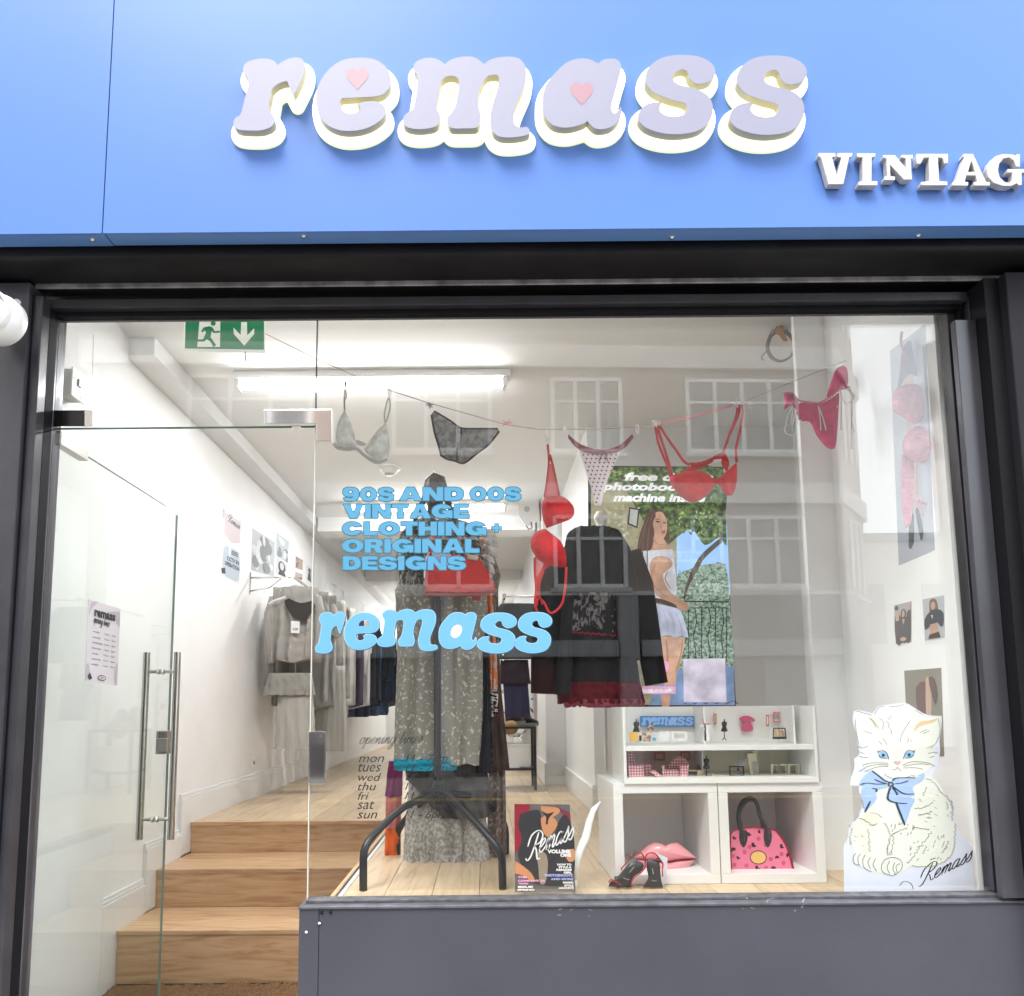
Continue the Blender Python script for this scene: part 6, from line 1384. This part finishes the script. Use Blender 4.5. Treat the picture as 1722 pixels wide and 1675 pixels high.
# ------------------------------------------------------------------ magazine, curved stand, kitten
YMg = .40; mgz_ = quad([(865,1352),(958,1353),(968,1500),(866,1500)], onY(YMg))
z5b = lambda P_, n_=3: [((x-865)/(94+9*(y-1352)/148), (y-1352)/148.0) for x, y in z2p(P_, 4.305, 840, 1160, n_)]
SKm = (.60,.27,.13)
def mtxt(rows_):
    def f(mb, M, w):
        for s, b in rows_: text(mb, M, s, b, w, .06, .0)
    return f
mz = picture('magazine', mgz_, [((.30,.01,.03), [(0,0),(.28,0),(.24,.5),(0,.55)]), ((.22,.03,.05), [(.7,0),(1,.1),(1,.45),(.75,.3)]), ((.16,.13,.12), [(.3,0),(.72,.0),(.95,.2),(1,.3),(.5,.3)]),
   ((.03,.03,.035), z5b([(150,900,1),(210,880),(290,870),(310,960),(340,1060),(400,1040),(425,960),(480,900),(530,1000),(545,1100),(545,1300),(500,1400),(400,1420),(250,1400),(190,1330),(130,1200),(160,1080),(135,980)])),
   (SKm, z5b([(300,930,1),(350,900),(410,940),(420,980),(380,1040),(345,1065),(310,1010)])), (SKm, z5b([(300,840,1),(420,850),(440,880),(380,920),(310,880)])), ((.02,.02,.02), z5b([(300,870,1),(350,895),(400,880),(360,925),(350,970),(335,970),(340,920)],2)),
   (SKm, z5b([(110,1240,1),(160,1270),(230,1330),(250,1390),(150,1340),(110,1330,1)])), (SKm, z5b([(480,1180),(540,1150),(545,1230),(500,1240)])),
   ((.30,.25,.19), z5b([(270,1180),(330,1180),(350,1260),(330,1400),(290,1400),(280,1280)])),
   ((.85,.85,.86), lambda mb, M, w: (script(mb, M, 'R', .22, .63, .32, .020, .0, w), script(mb, M, 'emass', .40, .56, .33, .017, -.28, w))),
   ((.86,.86,.87), mtxt([('VOLUME', (.56,.515,.96,.56)), ('ONE', (.78,.56,.97,.60)), ('HOW TO', (.72,.675,.96,.70)), ('STYLE A', (.74,.705,.96,.73)), ('REMASS', (.70,.735,.96,.76)), ('GIRL', (.82,.765,.96,.79)), ('MAKING', (.80,.88,.97,.905)), ('STYLE', (.82,.915,.97,.94)), ('ARCHIVE', (.72,.945,.97,.965)), ('ISSUE', (.05,.93,.3,.955)), ('SPRING', (.04,.965,.32,.985))])),
   ((.40,.45,.85), mtxt([('PHOTOSHOOTS', (.50,.795,.97,.825)), ('AND MORE', (.60,.84,.97,.865))])), ((.85,.40,.62), mtxt([('THE', (.05,.82,.2,.845)), ('COMPANY 20', (.05,.86,.5,.885)), ('YEARS', (.05,.895,.22,.915))]))], None, .004, (.12,.11,.12))
tag(mz, 'glossy magazine with a dark corset cover headed Remass volume one, propped against the window', 'magazine')
cs = thing('curved_stand', 'slender white curved leg rising behind the magazine', 'stand')
MB().tube(P3([(966,1480,.5),(969,1450,.5),(975,1430,.52),(985,1408,.56),(991,1382,.6),(998,1362,.62),(1010,1348,.64)], .5), [.010,.014,.016,.017,.015,.012,.004], 12, flat=.6).build('stem', WPL, cs, smooth=True)
MB().tube(P3([(966,1480,.5),(968,1500,.52)], .5), .010, 8).build('foot', WPL, cs, smooth=True)

YK = .05; mk = onY(YK); z7 = lambda P_, n_=3, c=True: z2p(P_, 4.652, 1380, 1160, n_, c)
kt = thing('kitten_cutout', 'white board cutout of a fluffy kitten with blue eyes and a blue bow, signed Remass', 'cutout')
KO = [(183,1600,1),(180,1215,1),(215,1160),(220,1090),(260,1040),(300,990),(305,960),(325,900),(305,820),(300,750,1),(225,747,1),(245,670),(265,600),(262,540,1),(305,500),(290,430),(275,330),(250,240),(262,155,1),(330,165),(405,185,1),(450,128,1),(540,115),(660,102),(740,145),(830,195),(948,205,1),(945,300),(930,400),(935,480),(915,590),(875,670),(930,740),(985,830),(1035,880),(1045,970),(1070,1090),(1190,1235,1),(1205,1600,1)]
MB().prism(mk, [z7(KO)], -.005, 0).build('board', mat('foam_board', (.70,.72,.84), .5), kt)
FUR = mat('kitten_fur', (.76,.77,.70), .6); FUR2 = mat('kitten_fur_warm', (.76,.70,.56), .6, col2=(.76,.77,.70), vscale=14)
def kf(nm, P_, m, w, n_=3): return MB().prism(mk, [z7(P_, n_)], None, w).build(nm, m, kt)
kf('drawn_body', [(300,1010),(340,900),(420,720),(600,690),(860,680),(960,800),(1010,900),(1030,1000),(1055,1100),(1045,1220),(1020,1300),(940,1370),(820,1395),(700,1385),(640,1430),(560,1455),(480,1440),(400,1420),(320,1390),(260,1350),(265,1290),(240,1210),(225,1140),(250,1070)], FUR, .0006)
kf('drawn_shade', [(300,1010),(400,960),(470,1000),(380,1090),(370,1200),(380,1270),(290,1270),(245,1190),(250,1090)], FUR2, .0009)
kf('drawn_head', [(272,300),(268,175,1),(330,180),(410,200,1),(455,140,1),(540,128),(660,115),(740,160),(820,210),(935,215,1),(930,330),(895,450),(890,560),(820,640),(700,690),(560,695),(430,660),(330,590),(320,470),(290,380)], FUR, .0010)
kf('drawn_ear', [(732,325),(745,280),(790,245),(850,240),(925,220,1),(880,255),(820,270),(770,290)], mat('ear_tan', (.72,.50,.24), .6), .0014)
BW = mat('bow_blue', (.36,.50,.86), .5); BW2 = mat('bow_ink', (.015,.05,.08), .5)
for P_ in ([(400,632),(440,660),(540,720,1),(520,760),(430,790),(440,850),(345,960,1),(330,860),(320,790),(345,750),(300,745,1),(320,700),(360,660)], [(545,720,1),(590,690),(740,690),(800,655),(815,670),(790,715),(735,745),(720,780),(735,830),(640,830),(560,770)], [(545,770),(600,800),(640,835),(730,850),(725,890),(700,940),(685,990),(660,1055,1),(630,960),(590,880),(540,870),(525,830)]):
    kf('drawn_bow', P_, BW, .0018)
def ks(nm, lines, wd, m, w, var=0): 
    s_ = MB()
    for l in lines: s_.stroke(mk, z7(l, 3, False), wd, w, var)
    return s_.build(nm, m, kt)
ks('ink_bold', [[(310,742),(360,730),(440,738),(520,735)], [(400,632),(450,670),(500,710),(545,725)], [(560,715),(590,692),(680,688),(745,690)], [(550,745),(610,790),(660,815),(735,815)], [(548,760),(530,810),(530,860),(600,885),(680,890)], [(590,880),(620,960),(660,1060)], [(390,870),(345,960)], [(545,720),(570,740),(545,755),(530,740),(545,720)], [(560,760),(590,800),(600,825)], [(420,700),(470,722),(520,735)], [(580,735),(630,730),(690,712)], [(400,770),(440,780),(430,800)]], 2.9, BW2, .0023, .5)
GI = mat('kitten_ink', (.20,.20,.18), .6); BI = mat('kitten_ink_brown', (.42,.33,.20), .6)
ks('whisker', [[(330,590),(400,572),(530,574)],[(300,640),(400,590),(530,588)],[(345,640),(440,605),(530,600)],[(640,590),(720,562),(840,572),(895,600)],[(650,598),(760,580),(850,585)],[(645,612),(740,610),(800,622)],
   [(560,628),(590,622),(600,605),(612,622),(632,632)],[(290,440),(330,455),(370,440)],[(300,520),(340,530),(372,530)],[(310,490),(345,500)],[(345,320),(370,335),(400,342)],[(780,335),(830,310)],[(800,345),(850,320)],[(620,410),(640,340),(700,240)],[(480,380),(505,400),(518,435)],[(455,400),(480,430)],[(680,415),(690,375)],[(700,405),(712,395)],[(545,205),(555,225)],[(525,215),(540,235)],[(460,225),(490,250),(485,310)],
   [(840,500),(880,490),(920,495)],[(850,530),(890,520)],[(860,460),(900,420),(920,370)],[(262,160),(330,180),(400,200)],[(270,230),(280,330),(300,430)],[(920,230),(935,300),(925,380)],[(420,195),(455,140),(500,130)],[(540,130),(600,128),(650,115)],[(740,160),(800,195)]], 1.0, GI, .0015)
r_ = random.Random(8)
def zig(path, amp_, step_):
    P_ = z7(path, 6, False); o = []
    for i, p in enumerate(P_): o.append((p[0] + (amp_ if i % 2 else -amp_)*r_.uniform(.4, 1.2), p[1] + r_.uniform(-amp_, amp_)*.7))
    return o
s_ = MB()
for path in ([(830,690),(900,740),(940,800),(1000,850),(1030,920),(1030,1020)],[(1055,1050),(1050,1150),(1040,1250),(1000,1320),(920,1370),(820,1385),(720,1380)],[(870,1110),(800,1200),(740,1280),(680,1360)],[(560,1130),(600,1110),(680,1080)],[(250,1080),(230,1150),(240,1210)],[(500,1040),(530,1100),(545,1160),(520,1250),(530,1290)],[(300,1010),(350,1020),(400,1060),(440,1050)],
             [(370,1090),(380,1180),(385,1270)],[(740,930),(800,925),(880,880)],[(770,980),(820,970),(870,955)],[(720,1070),(780,1080),(850,1090)],[(800,830),(830,760)],[(560,1140),(570,1180),(550,1290)],[(1000,1180),(980,1230),(950,1270)],[(800,1280),(830,1220)],[(860,1330),(900,1320)],[(500,660),(560,690),(640,685),(740,670)],[(310,810),(325,880),(340,930)]):
    s_.stroke(mk, zig(path, 1.9, 1), 1.15, .0015)
for (x0, y0, x1, y1, n_, dx, dy) in ((760,820,900,1080,14,26,10),(880,1120,1000,1330,12,-10,22),(560,1020,760,1120,12,-8,22),(250,1090,380,1240,9,18,8),(520,1120,560,1290,7,-6,18),(980,800,1040,980,9,12,20),(700,1180,860,1340,10,-14,18)):
    for k_ in range(n_):
        a_, b_ = r_.uniform(x0, x1), r_.uniform(y0, y1); j_ = r_.uniform(.6, 1.3)
        s_.stroke(mk, z7([(a_, b_), (a_+dx*j_*.5+r_.uniform(-4,4), b_+dy*j_*.4), (a_+dx*j_, b_+dy*j_)], 2, False), .9, .0015, .5)
s_.build('fur_line', mat('kitten_fur_ink', (.33,.31,.22), .6), kt)
ks('fur_line', [[(370,215),(410,250),(435,300)],[(390,220),(430,265),(460,310)],[(510,240),(535,270),(530,300)],[(545,300),(560,350)],[(830,460),(880,430)],[(380,960),(440,970),(480,1000)],[(610,1060),(640,1040)]], 1.2, BI, .0015, .5)
ks('paw_line', [[(275,1280),(255,1310),(265,1360),(310,1372)],[(310,1285),(290,1320),(300,1370)],[(350,1290),(330,1330),(340,1390),(400,1425)],[(390,1310),(370,1350),(390,1400)],[(430,1320),(410,1370),(440,1420)],[(500,1330),(475,1380),(490,1430),(560,1455)],[(540,1340),(520,1390),(540,1440)],[(580,1350),(565,1400),(590,1450)],[(500,1330),(560,1310),(620,1330),(640,1370),(620,1420),(560,1455)],[(620,1360),(590,1380),(600,1430)]], 1.0, GI, .0016)
for (cx, cy, sg) in ((490,508,1),(692,505,-1)):
    kf('eye', [(cx-38,cy+2),(cx-20,cy-22),(cx+10,cy-24),(cx+34,cy+10),(cx+30,cy+28),(cx,cy+24)] if sg > 0 else [(cx+42,cy),(cx+22,cy-22),(cx-8,cy-22),(cx-34,cy+8),(cx-28,cy+26),(cx+4,cy+24)], mat('eye_blue', (.28,.50,.80), .3), .0016)
    MB().prism(mk, [z7(EL(cx, cy+4, 13, 13, 12), 1)], None, .0020).build('pupil', BW2, kt)
    ks('eyelid', [[(cx-sg*46,cy-12),(cx-sg*20,cy-30),(cx+sg*12,cy-28),(cx+sg*34,cy+2),(cx+sg*44,cy+38)],[(cx-sg*36,cy-24),(cx-sg*50,cy-32)],[(cx-sg*38,cy+2),(cx-sg*10,cy+26),(cx+sg*32,cy+28)]], 1.1, BW2, .0021, .4)
kf('nose', [(568,562),(600,558),(632,562),(602,590)], mat('nose_pink', (.66,.42,.42), .5), .0016)
MK2 = lambda u, v, w=0.0: mk(u, v, w)
t = MB(); script(t, MK2, 'Remass', 1548, 1489, 34, 1.5, -.5, .0010, .35); 
t.stroke(MK2, sm([(1512,1490),(1520,1482),(1532,1486),(1536,1496)], 3, False), .9, .001, .5); t.build('signature', INK, kt)

# ------------------------------------------------------------------ washing line and lingerie
LINE = [(444,560,.42),(535,605,.34),(650,655,.34),(722,678,.34),(850,714,.34),(905,722,.35),(1000,722,.36),(1100,716,.38),(1245,678,.42),(1330,643,.50),(1424,606,.62)]
wl = thing('washing_line', 'thin pale pink cord strung across the top of the window', 'cord')
P_ = [at(x, y, Y=Y_) for x, y, Y_ in LINE]
MB().tube(P_[:7], .0022, 6).build('cord', mat('pink_cord', (.60,.42,.40), .7), wl, smooth=True)
MB().tube([P_[6], P_[7]], .0022, 6).build('cord', mat('pink_cord'), wl, smooth=True)
MB().tube([at(1103,715,Y=.38), at(1170,699,Y=.40), at(1232,682,Y=.42)], .0062, 8, flat=.3).build('ribbon', mat('pink_ribbon', (.80,.38,.40), .5), wl, smooth=True)
MB().tube([P_[8], P_[9], P_[10]], .0015, 6).build('cord', mat('grey_cord', (.33,.32,.30), .7), wl)
def knot(x, y, Y_, lb, m, n_=9, sz=9, sd=0, nm='ribbon_bow'):
    r_ = random.Random(sd); k = MB()
    for i in range(n_):
        a = r_.uniform(0, 6.28); l = r_.uniform(.4, 1)*sz
        c0 = at(x, y, Y=Y_); c1 = at(x+l*math.cos(a), y+l*.8*math.sin(a), Y=Y_-r_.uniform(0,.01)); mid = (c0+c1)/2 + np.array([0, 0, r_.uniform(-.006,.006)])
        k.tube([c0, mid, c1], [.003,.0026,.0014], 5, flat=.5)
    o = k.build(nm, m); tag(o, lb, 'bow', 'bows tied on the washing line'); return o
CB = mat('clear_ribbon', (.76,.72,.70), .4); PB2 = mat('pink_bow', (.78,.40,.40), .5)
knot(722, 680, .335, 'small grey bow on the line left of the black briefs', mat('grey_bow', (.30,.29,.28), .6), 8, 10, 1)
knot(853, 711, .335, 'pink bow on the line right of the black briefs', PB2, 8, 12, 2)
knot(1104, 713, .375, 'white bow on the line above the left strap of the red bra', CB, 14, 11, 3)
knot(1236, 676, .415, 'white bow on the line above the right strap of the red bra', CB, 14, 12, 4)
knot(1262, 684, .42, 'small white bow on the line right of the red bra', CB, 8, 9, 5)
def peg(x, y, Y_, lb):
    p = thing('clothes_peg', lb, 'clothes peg', 'small clear pegs on the washing line')
    for s in (-1, 1): MB().tube([at(x+s*1.2, y-9, Y=Y_-.006), at(x+s*2.4, y, Y=Y_-.006), at(x+s*.8, y+9, Y=Y_-.006)], [.0022,.0026,.0018], 6).build('jaw', CB, p, smooth=True)
peg(581, 642, .335, 'clear peg on the left strap of the grey bra'); peg(655, 660, .335, 'clear peg on the right strap of the grey bra')
peg(920, 732, .335, 'clear peg above the hanging red bra'); peg(950, 726, .335, 'clear peg at the left of the printed briefs'); peg(1072, 722, .36, 'clear peg at the right of the printed briefs')
YB1 = .33
zz = lambda P_, n_=3, c=True: z2p(P_, 5.74, 560, 600, n_, c)
gb = thing('grey_bra', 'pale grey triangle bra hanging by its two straps on the left of the line', 'bra', 'lingerie pegged on the line'); m_ = onY(YB1)
GB = fab('grey_satin', (.74,.74,.70), .5, bscale=45, var=.3, vscale=30); GB2 = fab('grey_band', (.46,.46,.44)); 
MB().dome(m_, zz([(112,515,1),(165,620),(205,740),(230,880,1),(140,880),(40,870,1),(25,760),(55,620)]), .035, 6).build('cup', GB, gb, smooth=True)
MB().dome(m_, zz([(505,640,1),(535,760),(545,880),(525,975,1),(470,1010),(400,1000),(300,900),(320,860),(420,720)]), .035, 6).build('cup', GB, gb, smooth=True)
MB().tube([m_(*p) for p in zz([(10,835),(45,880),(140,895),(230,890),(300,950),(380,1005),(440,1020),(520,985)],3,False)], .007, 8, flat=.5).build('band', GB2, gb, smooth=True)
MB().tube([m_(*p) for p in zz([(112,520),(112,420),(130,380),(118,300),(122,240),(108,400),(112,520)],3,False)], .003, 6).build('strap', GB2, gb, smooth=True)
MB().tube([m_(*p) for p in zz([(505,640),(495,560),(515,460),(540,395),(552,480),(530,580),(505,640)],3,False)], .003, 6).build('strap', GB2, gb, smooth=True)
MB().prism(m_, [zz([(225,800),(320,840),(290,860),(235,850)],2)], -.002, .002).build('back_clasp', GB2, gb)
bk = thing('black_briefs', 'sheer black mesh briefs pinned by one side on the line', 'briefs', 'lingerie pegged on the line')
MESHB = fab('black_mesh', (.085,.080,.078), .5, bscale=60, col2=(.20,.19,.18), vscale=50, thr=(.4,.6), alpha=.88)
MB().dome(m_, zz([(975,525,1),(1060,575),(1150,630),(1240,690),(1420,695),(1590,690,1),(1608,720,1),(1560,790),(1450,880),(1350,960),(1270,1028),(1200,1015),(1100,1000),(1040,960,1),(1020,860),(980,730),(948,560)]), .02, 6).build('fabric', MESHB, bk, smooth=True)
bl = fab('black_elastic', (.02,.02,.02))
for P_ in ([(975,525),(1060,575),(1150,630),(1240,690),(1420,695),(1590,695)], [(950,560),(980,730),(1020,860),(1045,960)], [(1605,720),(1500,850),(1400,925),(1270,1025),(1190,1010),(1045,955)]):
    MB().tube([m_(*p, .003) for p in zz(P_, 3, False)], .0042, 6, flat=.6).build('elastic', bl, bk, smooth=True)
MB().tube([m_(*p, .016) for p in zz([(1240,700),(1235,800),(1200,880),(1195,1000)],3,False)], .003, 5).build('seam', bl, bk, smooth=True)
# hanging red bra
RED = mat('red_satin', (.66,.008,.018), .68, bump=.45, bscale=110, sheen=0, spec=.2, var=.3, vscale=18); REDM = mat('red_mesh', (.70,.05,.06), .6, alpha=.62, bump=.2); REDE = mat('red_elastic', (.48,.004,.012), .5)
z9 = lambda P_, n_=3, c=True: z2p(P_, 3.8075, 860, 780, n_, c)
rb2 = thing('red_bra', 'scarlet bra hanging straight down with one cup above the other', 'bra', 'lingerie pegged on the line'); m_ = onY(.33)
MB().dome(m_, z9([(192,275,1),(205,225),(260,205),(330,210),(385,255),(403,300),(385,350),(300,385),(225,412,1),(200,350)]), .055, 7).build('cup', RED, rb2, smooth=True)
MB().dome(m_, z9([(215,415,1),(255,445),(310,490),(345,560),(350,650),(300,660),(210,640),(145,580),(122,510),(150,440)]), .055, 7).build('cup', RED, rb2, smooth=True)
for P_ in ([(195,275),(260,290),(330,300),(398,300)], [(122,510),(200,545),(280,560),(348,570)]):
    MB().tube([m_(*p, .03 + .022*math.sin(math.pi*i/9)) for i, p in enumerate(z9(P_, 3, False))], .0016, 5).build('seam', REDE, rb2)
MB().prism(m_, [z9([(245,0,1),(272,0,1),(285,100),(305,205,1),(210,220,1),(228,100)])], -.001, .001).build('mesh_wing', REDM, rb2)
MB().prism(m_, [z9([(150,590,1),(250,650,1),(200,700),(180,780),(175,850,1),(150,850,1)])], -.001, .001).build('mesh_wing', REDM, rb2)
SX = lambda P_: [(x*3.8075/3.444 if 0 else x, y) for x, y in P_]
for P_ in ([(232,-125),(238,-60),(240,0),(228,110),(212,215)], [(245,-60),(265,10),(285,100),(306,205)], [(148,600),(150,700),(158,800),(150,900),(165,945)], [(205,690),(180,760),(178,850),(210,890),(238,945),(262,955),(300,930),(330,880),(345,780),(352,660)], [(160,850),(190,870),(200,900)], [(160,910),(168,850),(178,800)]):
    MB().tube([m_(*p, .004) for p in z9(P_, 3, False)], .0048, 6, flat=.22).build('strap', REDE, rb2, smooth=True)
# heart print briefs
zA = lambda P_, n_=3, c=True: z2p(P_, 3.444, 860, 500, n_, c)
hp = thing('heart_print_briefs', 'pale pink briefs printed with tiny dark hearts and a maroon waistband', 'briefs', 'lingerie pegged on the line'); m_ = onY(.34)
HPK = mat('pale_pink_jersey', (.86,.76,.78), .8, bump=.15, bscale=50)
MB().dome(m_, zA([(390,885,1),(450,898),(520,905),(600,895),(635,885,1),(595,970),(560,1050),(535,1130),(520,1205,1),(480,1205,1),(470,1130),(440,1040),(415,960)]), .012, 5, cen=(1008,776)).build('fabric', HPK, hp, smooth=True)
MB().prism(m_, [zA([(330,793,1),(400,850),(510,882),(620,860),(700,790,1),(708,812,1),(640,885),(515,905),(395,885),(328,815,1)])], -.002, .0135).build('waistband', mat('maroon_satin', (.22,.02,.025), .4, bump=.2), hp)
hh = MB(); r_ = random.Random(2)
for j in range(13):
    y = 912 + j*23; l = 398 + (y-885)*.27; rgt = 628 - (y-885)*.36
    for i in range(9):
        x = l + 12 + i*27 + (13 if j % 2 else 0)
        if x < rgt - 8 and y < 1195: hh.prism(m_, [heart(x/3.444+860, y/3.444+500, 3.3, 3.3)[::3]], None, .0142)
hh.build('heart_print', mat('heart_dark', (.16,.015,.04), .6), hp)
MB().tube([m_(*p, .016) for p in zA([(505,950),(525,915),(540,900),(530,880),(545,905),(560,955)],3,False)], .0016, 5).build('bow', mat('maroon_satin'), hp)
# red bra 2
r2 = thing('red_bra', 'wide scarlet padded bra hanging by both straps in front of the screen', 'bra', 'lingerie pegged on the line'); m_ = onY(.38)
MB().dome(m_, zA([(918,1035,1),(1000,1010),(1080,1005),(1140,1025),(1178,1060,1),(1165,1110),(1110,1165),(1050,1188),(1000,1170),(950,1120),(918,1075)]), .07, 7).build('cup', RED, r2, smooth=True)
MB().dome(m_, zA([(1200,1050,1),(1240,1010),(1305,955,1),(1308,1060),(1285,1140),(1250,1148),(1215,1110)]), .06, 7).build('cup', RED, r2, smooth=True)
MB().prism(m_, [zA([(1165,1050,1),(1205,1050,1),(1210,1085,1),(1175,1085,1)],2)], -.003, .012).build('centre_gore', RED, r2)
MB().prism(onY(.43), [zA([(1000,1000,1),(1060,965),(1130,945),(1200,905),(1240,905),(1262,960),(1250,1010,1),(1225,985),(1200,940),(1130,975),(1060,1005)])], -.002, .002).build('back_wing', RED, r2)
for P_, w in (([(845,745),(870,830),(900,920),(930,1030)],.0), ([(835,750),(850,840),(885,930),(915,1000),(920,1040)],.0), ([(860,745),(900,810),(950,880),(1000,950),(1030,970)],.0), ([(1030,965),(1100,960),(1180,930),(1225,905)],-.04), ([(1325,620),(1310,690),(1270,780),(1240,860),(1225,905)],.0), ([(1338,620),(1338,700),(1318,800),(1300,880),(1305,955)],.0), ([(1310,640),(1300,700),(1260,800)],-.01)):
    MB().tube([m_(*p, w) for p in zA(P_, 3, False)], .0058, 6, flat=.22).build('strap', REDE, r2, smooth=True)
MB().prism(onY(.425), [zA([(1165,940,1),(1215,935,1),(1218,950,1),(1172,962,1)],1)], None, .0).build('care_label', mat('paper'), r2)
# pink ribbon briefs
zB = lambda P_, n_=3, c=True: z2p(P_, 3.489, 1250, 420, n_, c)
pk = thing('pink_briefs', 'raspberry pink frilled briefs with white ribbons at the right end of the line', 'briefs', 'lingerie pegged on the line'); m_ = onY(.50)
PKS = mat('raspberry_satin', (.78,.055,.20), .5, bump=.5, bscale=55, var=.3, vscale=20)
MB().dome(m_, zB([(330,900),(440,905),(520,870),(560,840),(560,920),(548,1100),(535,1165),(490,1160),(430,1090),(390,1010),(325,1000)]), .02, 5).build('front', PKS, pk, smooth=True)
MB().dome(m_, zB([(240,835,1),(280,840),(320,880),(330,1000,1),(310,920),(275,910),(240,940,1)]), .02, 4).build('side', PKS, pk, smooth=True)
MB().dome(onY(.56), zB([(585,680,1),(610,700),(612,800),(560,820),(490,870),(510,790),(545,700)]), .02, 4).build('side', PKS, pk, smooth=True)
zz_ = [(240,840),(290,845),(330,885),(400,895),(440,900),(500,870),(560,825),(610,810)]
fr_ = []
for i, p in enumerate(zB(zz_, 8, False)): fr_.append((p[0], p[1] + (1.3 if i % 2 else -1.3)))
MB().tube([m_(*p, .02) for p in fr_], .0034, 5).build('frill', mat('pink_frill2', (.72,.14,.22), .6), pk, smooth=True)
WR = mat('white_ribbon', (.80,.76,.78), .4)
for P_ in ([(290,915),(260,980),(245,1060),(270,1085),(300,1080),(315,1000),(300,930)], [(290,915),(285,1000),(290,1030),(310,940)], [(440,915),(450,980),(455,1060)], [(440,915),(465,980),(485,1060)], [(565,815),(585,880),(610,905),(650,860),(600,815)], [(565,815),(575,900),(572,1060)], [(600,780),(635,860),(635,1000),(650,1070)], [(620,800),(640,900),(632,1050),(635,1170)]):
    MB().tube([m_(*p, .022) for p in zB(P_, 3, False)], .0028, 5, flat=.4).build('ribbon', WR, pk, smooth=True)
MB().tube([m_(*p, .006) for p in zB([(330,1005),(390,985),(450,1000),(520,940),(555,920)],3,False)], .0025, 5).build('lace_edge', WR, pk)
# pink bra by the right wall
m_ = onY(.16); pb3 = thing('pink_bra', 'dusty pink lace bra hung vertically against the right wall of the window', 'bra')
DP = mat('dusty_pink_lace', (.66,.30,.37), .85, bump=.8, bscale=90, spec=.1, var=.25, vscale=26); DP2 = mat('dusty_pink_band', (.55,.25,.30), .6, bump=.3)
MB().dome(m_, zB([(880,850),(920,800),(1000,790),(1070,810),(1085,950),(1040,1010),(1000,1020),(930,980),(880,945)]), .05, 6).build('cup', DP, pb3, smooth=True)
MB().dome(m_, zB([(935,1130),(960,1070),(1030,1035),(1110,1040),(1175,1130),(1165,1200),(1080,1248),(1000,1245),(940,1200)]), .05, 6).build('cup', DP, pb3, smooth=True)
MB().prism(m_, [zB([(930,1200,1),(1005,1245,1),(1000,1400),(985,1600),(950,1640,1),(930,1500)])], -.004, .004).build('side_wing', DP, pb3)
MB().prism(m_, [zB([(960,540),(985,540),(1000,620),(1020,720),(1070,800,1),(1040,760),(975,730),(930,790),(895,850,1),(920,700),(930,600)])], -.002, .002).build('upper_wing', mat('grey_lilac_mesh', (.42,.40,.45), .7, alpha=.8), pb3)
for P_ in ([(1165,1200),(1170,1320),(1160,1440),(1100,1490),(1010,1470)], [(930,480),(925,540),(940,600),(960,640)], [(1020,1440),(1040,1520),(1050,1560)]):
    MB().tube([m_(*p, .003) for p in zB(P_, 3, False)], .0055, 6, flat=.5).build('strap', DP2, pb3, smooth=True)
hk = thing('draped_sash', 'dark brownish sash draped across the top right corner of the window', 'sash')
MB().tube([at(1497,563,Y=.3), at(1520,540,Y=.3), at(1545,525,Y=.3), at(1560,512,Y=.3)], [.006,.012,.018,.02], 8, flat=.4).build('sash', mat('dull_mauve', (.16,.12,.115), .7, bump=.3), hk, smooth=True)
MB().tube([at(1572,520,Y=.3), at(1566,545,Y=.3), at(1565,570,Y=.3)], [.008,.007,.004], 8, flat=.4).build('tail', mat('dusty_brown', (.25,.13,.12), .7), hk, smooth=True)
# cable coil
cc = thing('cable_coil', 'coil of grey cable with brown tape hung at the top right', 'cable coil')
mb = MB(); r_ = random.Random(6); GC = mat('grey_cable', (.22,.21,.20), .5)
for i in range(6):
    cx, cy, rx, ry, ph = 1312+r_.uniform(-2,2), 581+r_.uniform(-3,3), 21+r_.uniform(-4,4), 27+r_.uniform(-4,3), r_.uniform(-.25,.25)
    P_ = EL(cx, cy, rx, ry, 22, ph); mb.tube([at(x, y, Y=1.15+.006*i) for x, y in P_ + P_[:1]], .0034, 5, cap=False)
mb.build('cable', GC, cc, smooth=True)
MB().tube([at(x, y, Y=1.14) for x, y in sm([(1284,606),(1281,600),(1290,588),(1300,560),(1312,545),(1320,548)],3,False)], .0034, 5).build('cable', GC, cc, smooth=True)
MB().dome(onY(1.13), sm([(1306,552),(1316,546),(1318,560),(1325,572),(1318,574),(1310,564),(1302,560)],2), .01, 3).build('tape', mat('brown_tape', (.50,.27,.08), .5), cc)
MB().tube([at(1316,546,Y=1.15), at(1316,541,Y=1.15), at(1316,541,Y=1.16)], .003, 6).build('nail', BLACKM, cc)

# ------------------------------------------------------------------ put every Empty at the foot of its thing
bpy.context.view_layer.update()
for o in list(COL.objects):
    if o.type == 'EMPTY' and o.parent is None and o.get('kind') != 'structure': base(o)
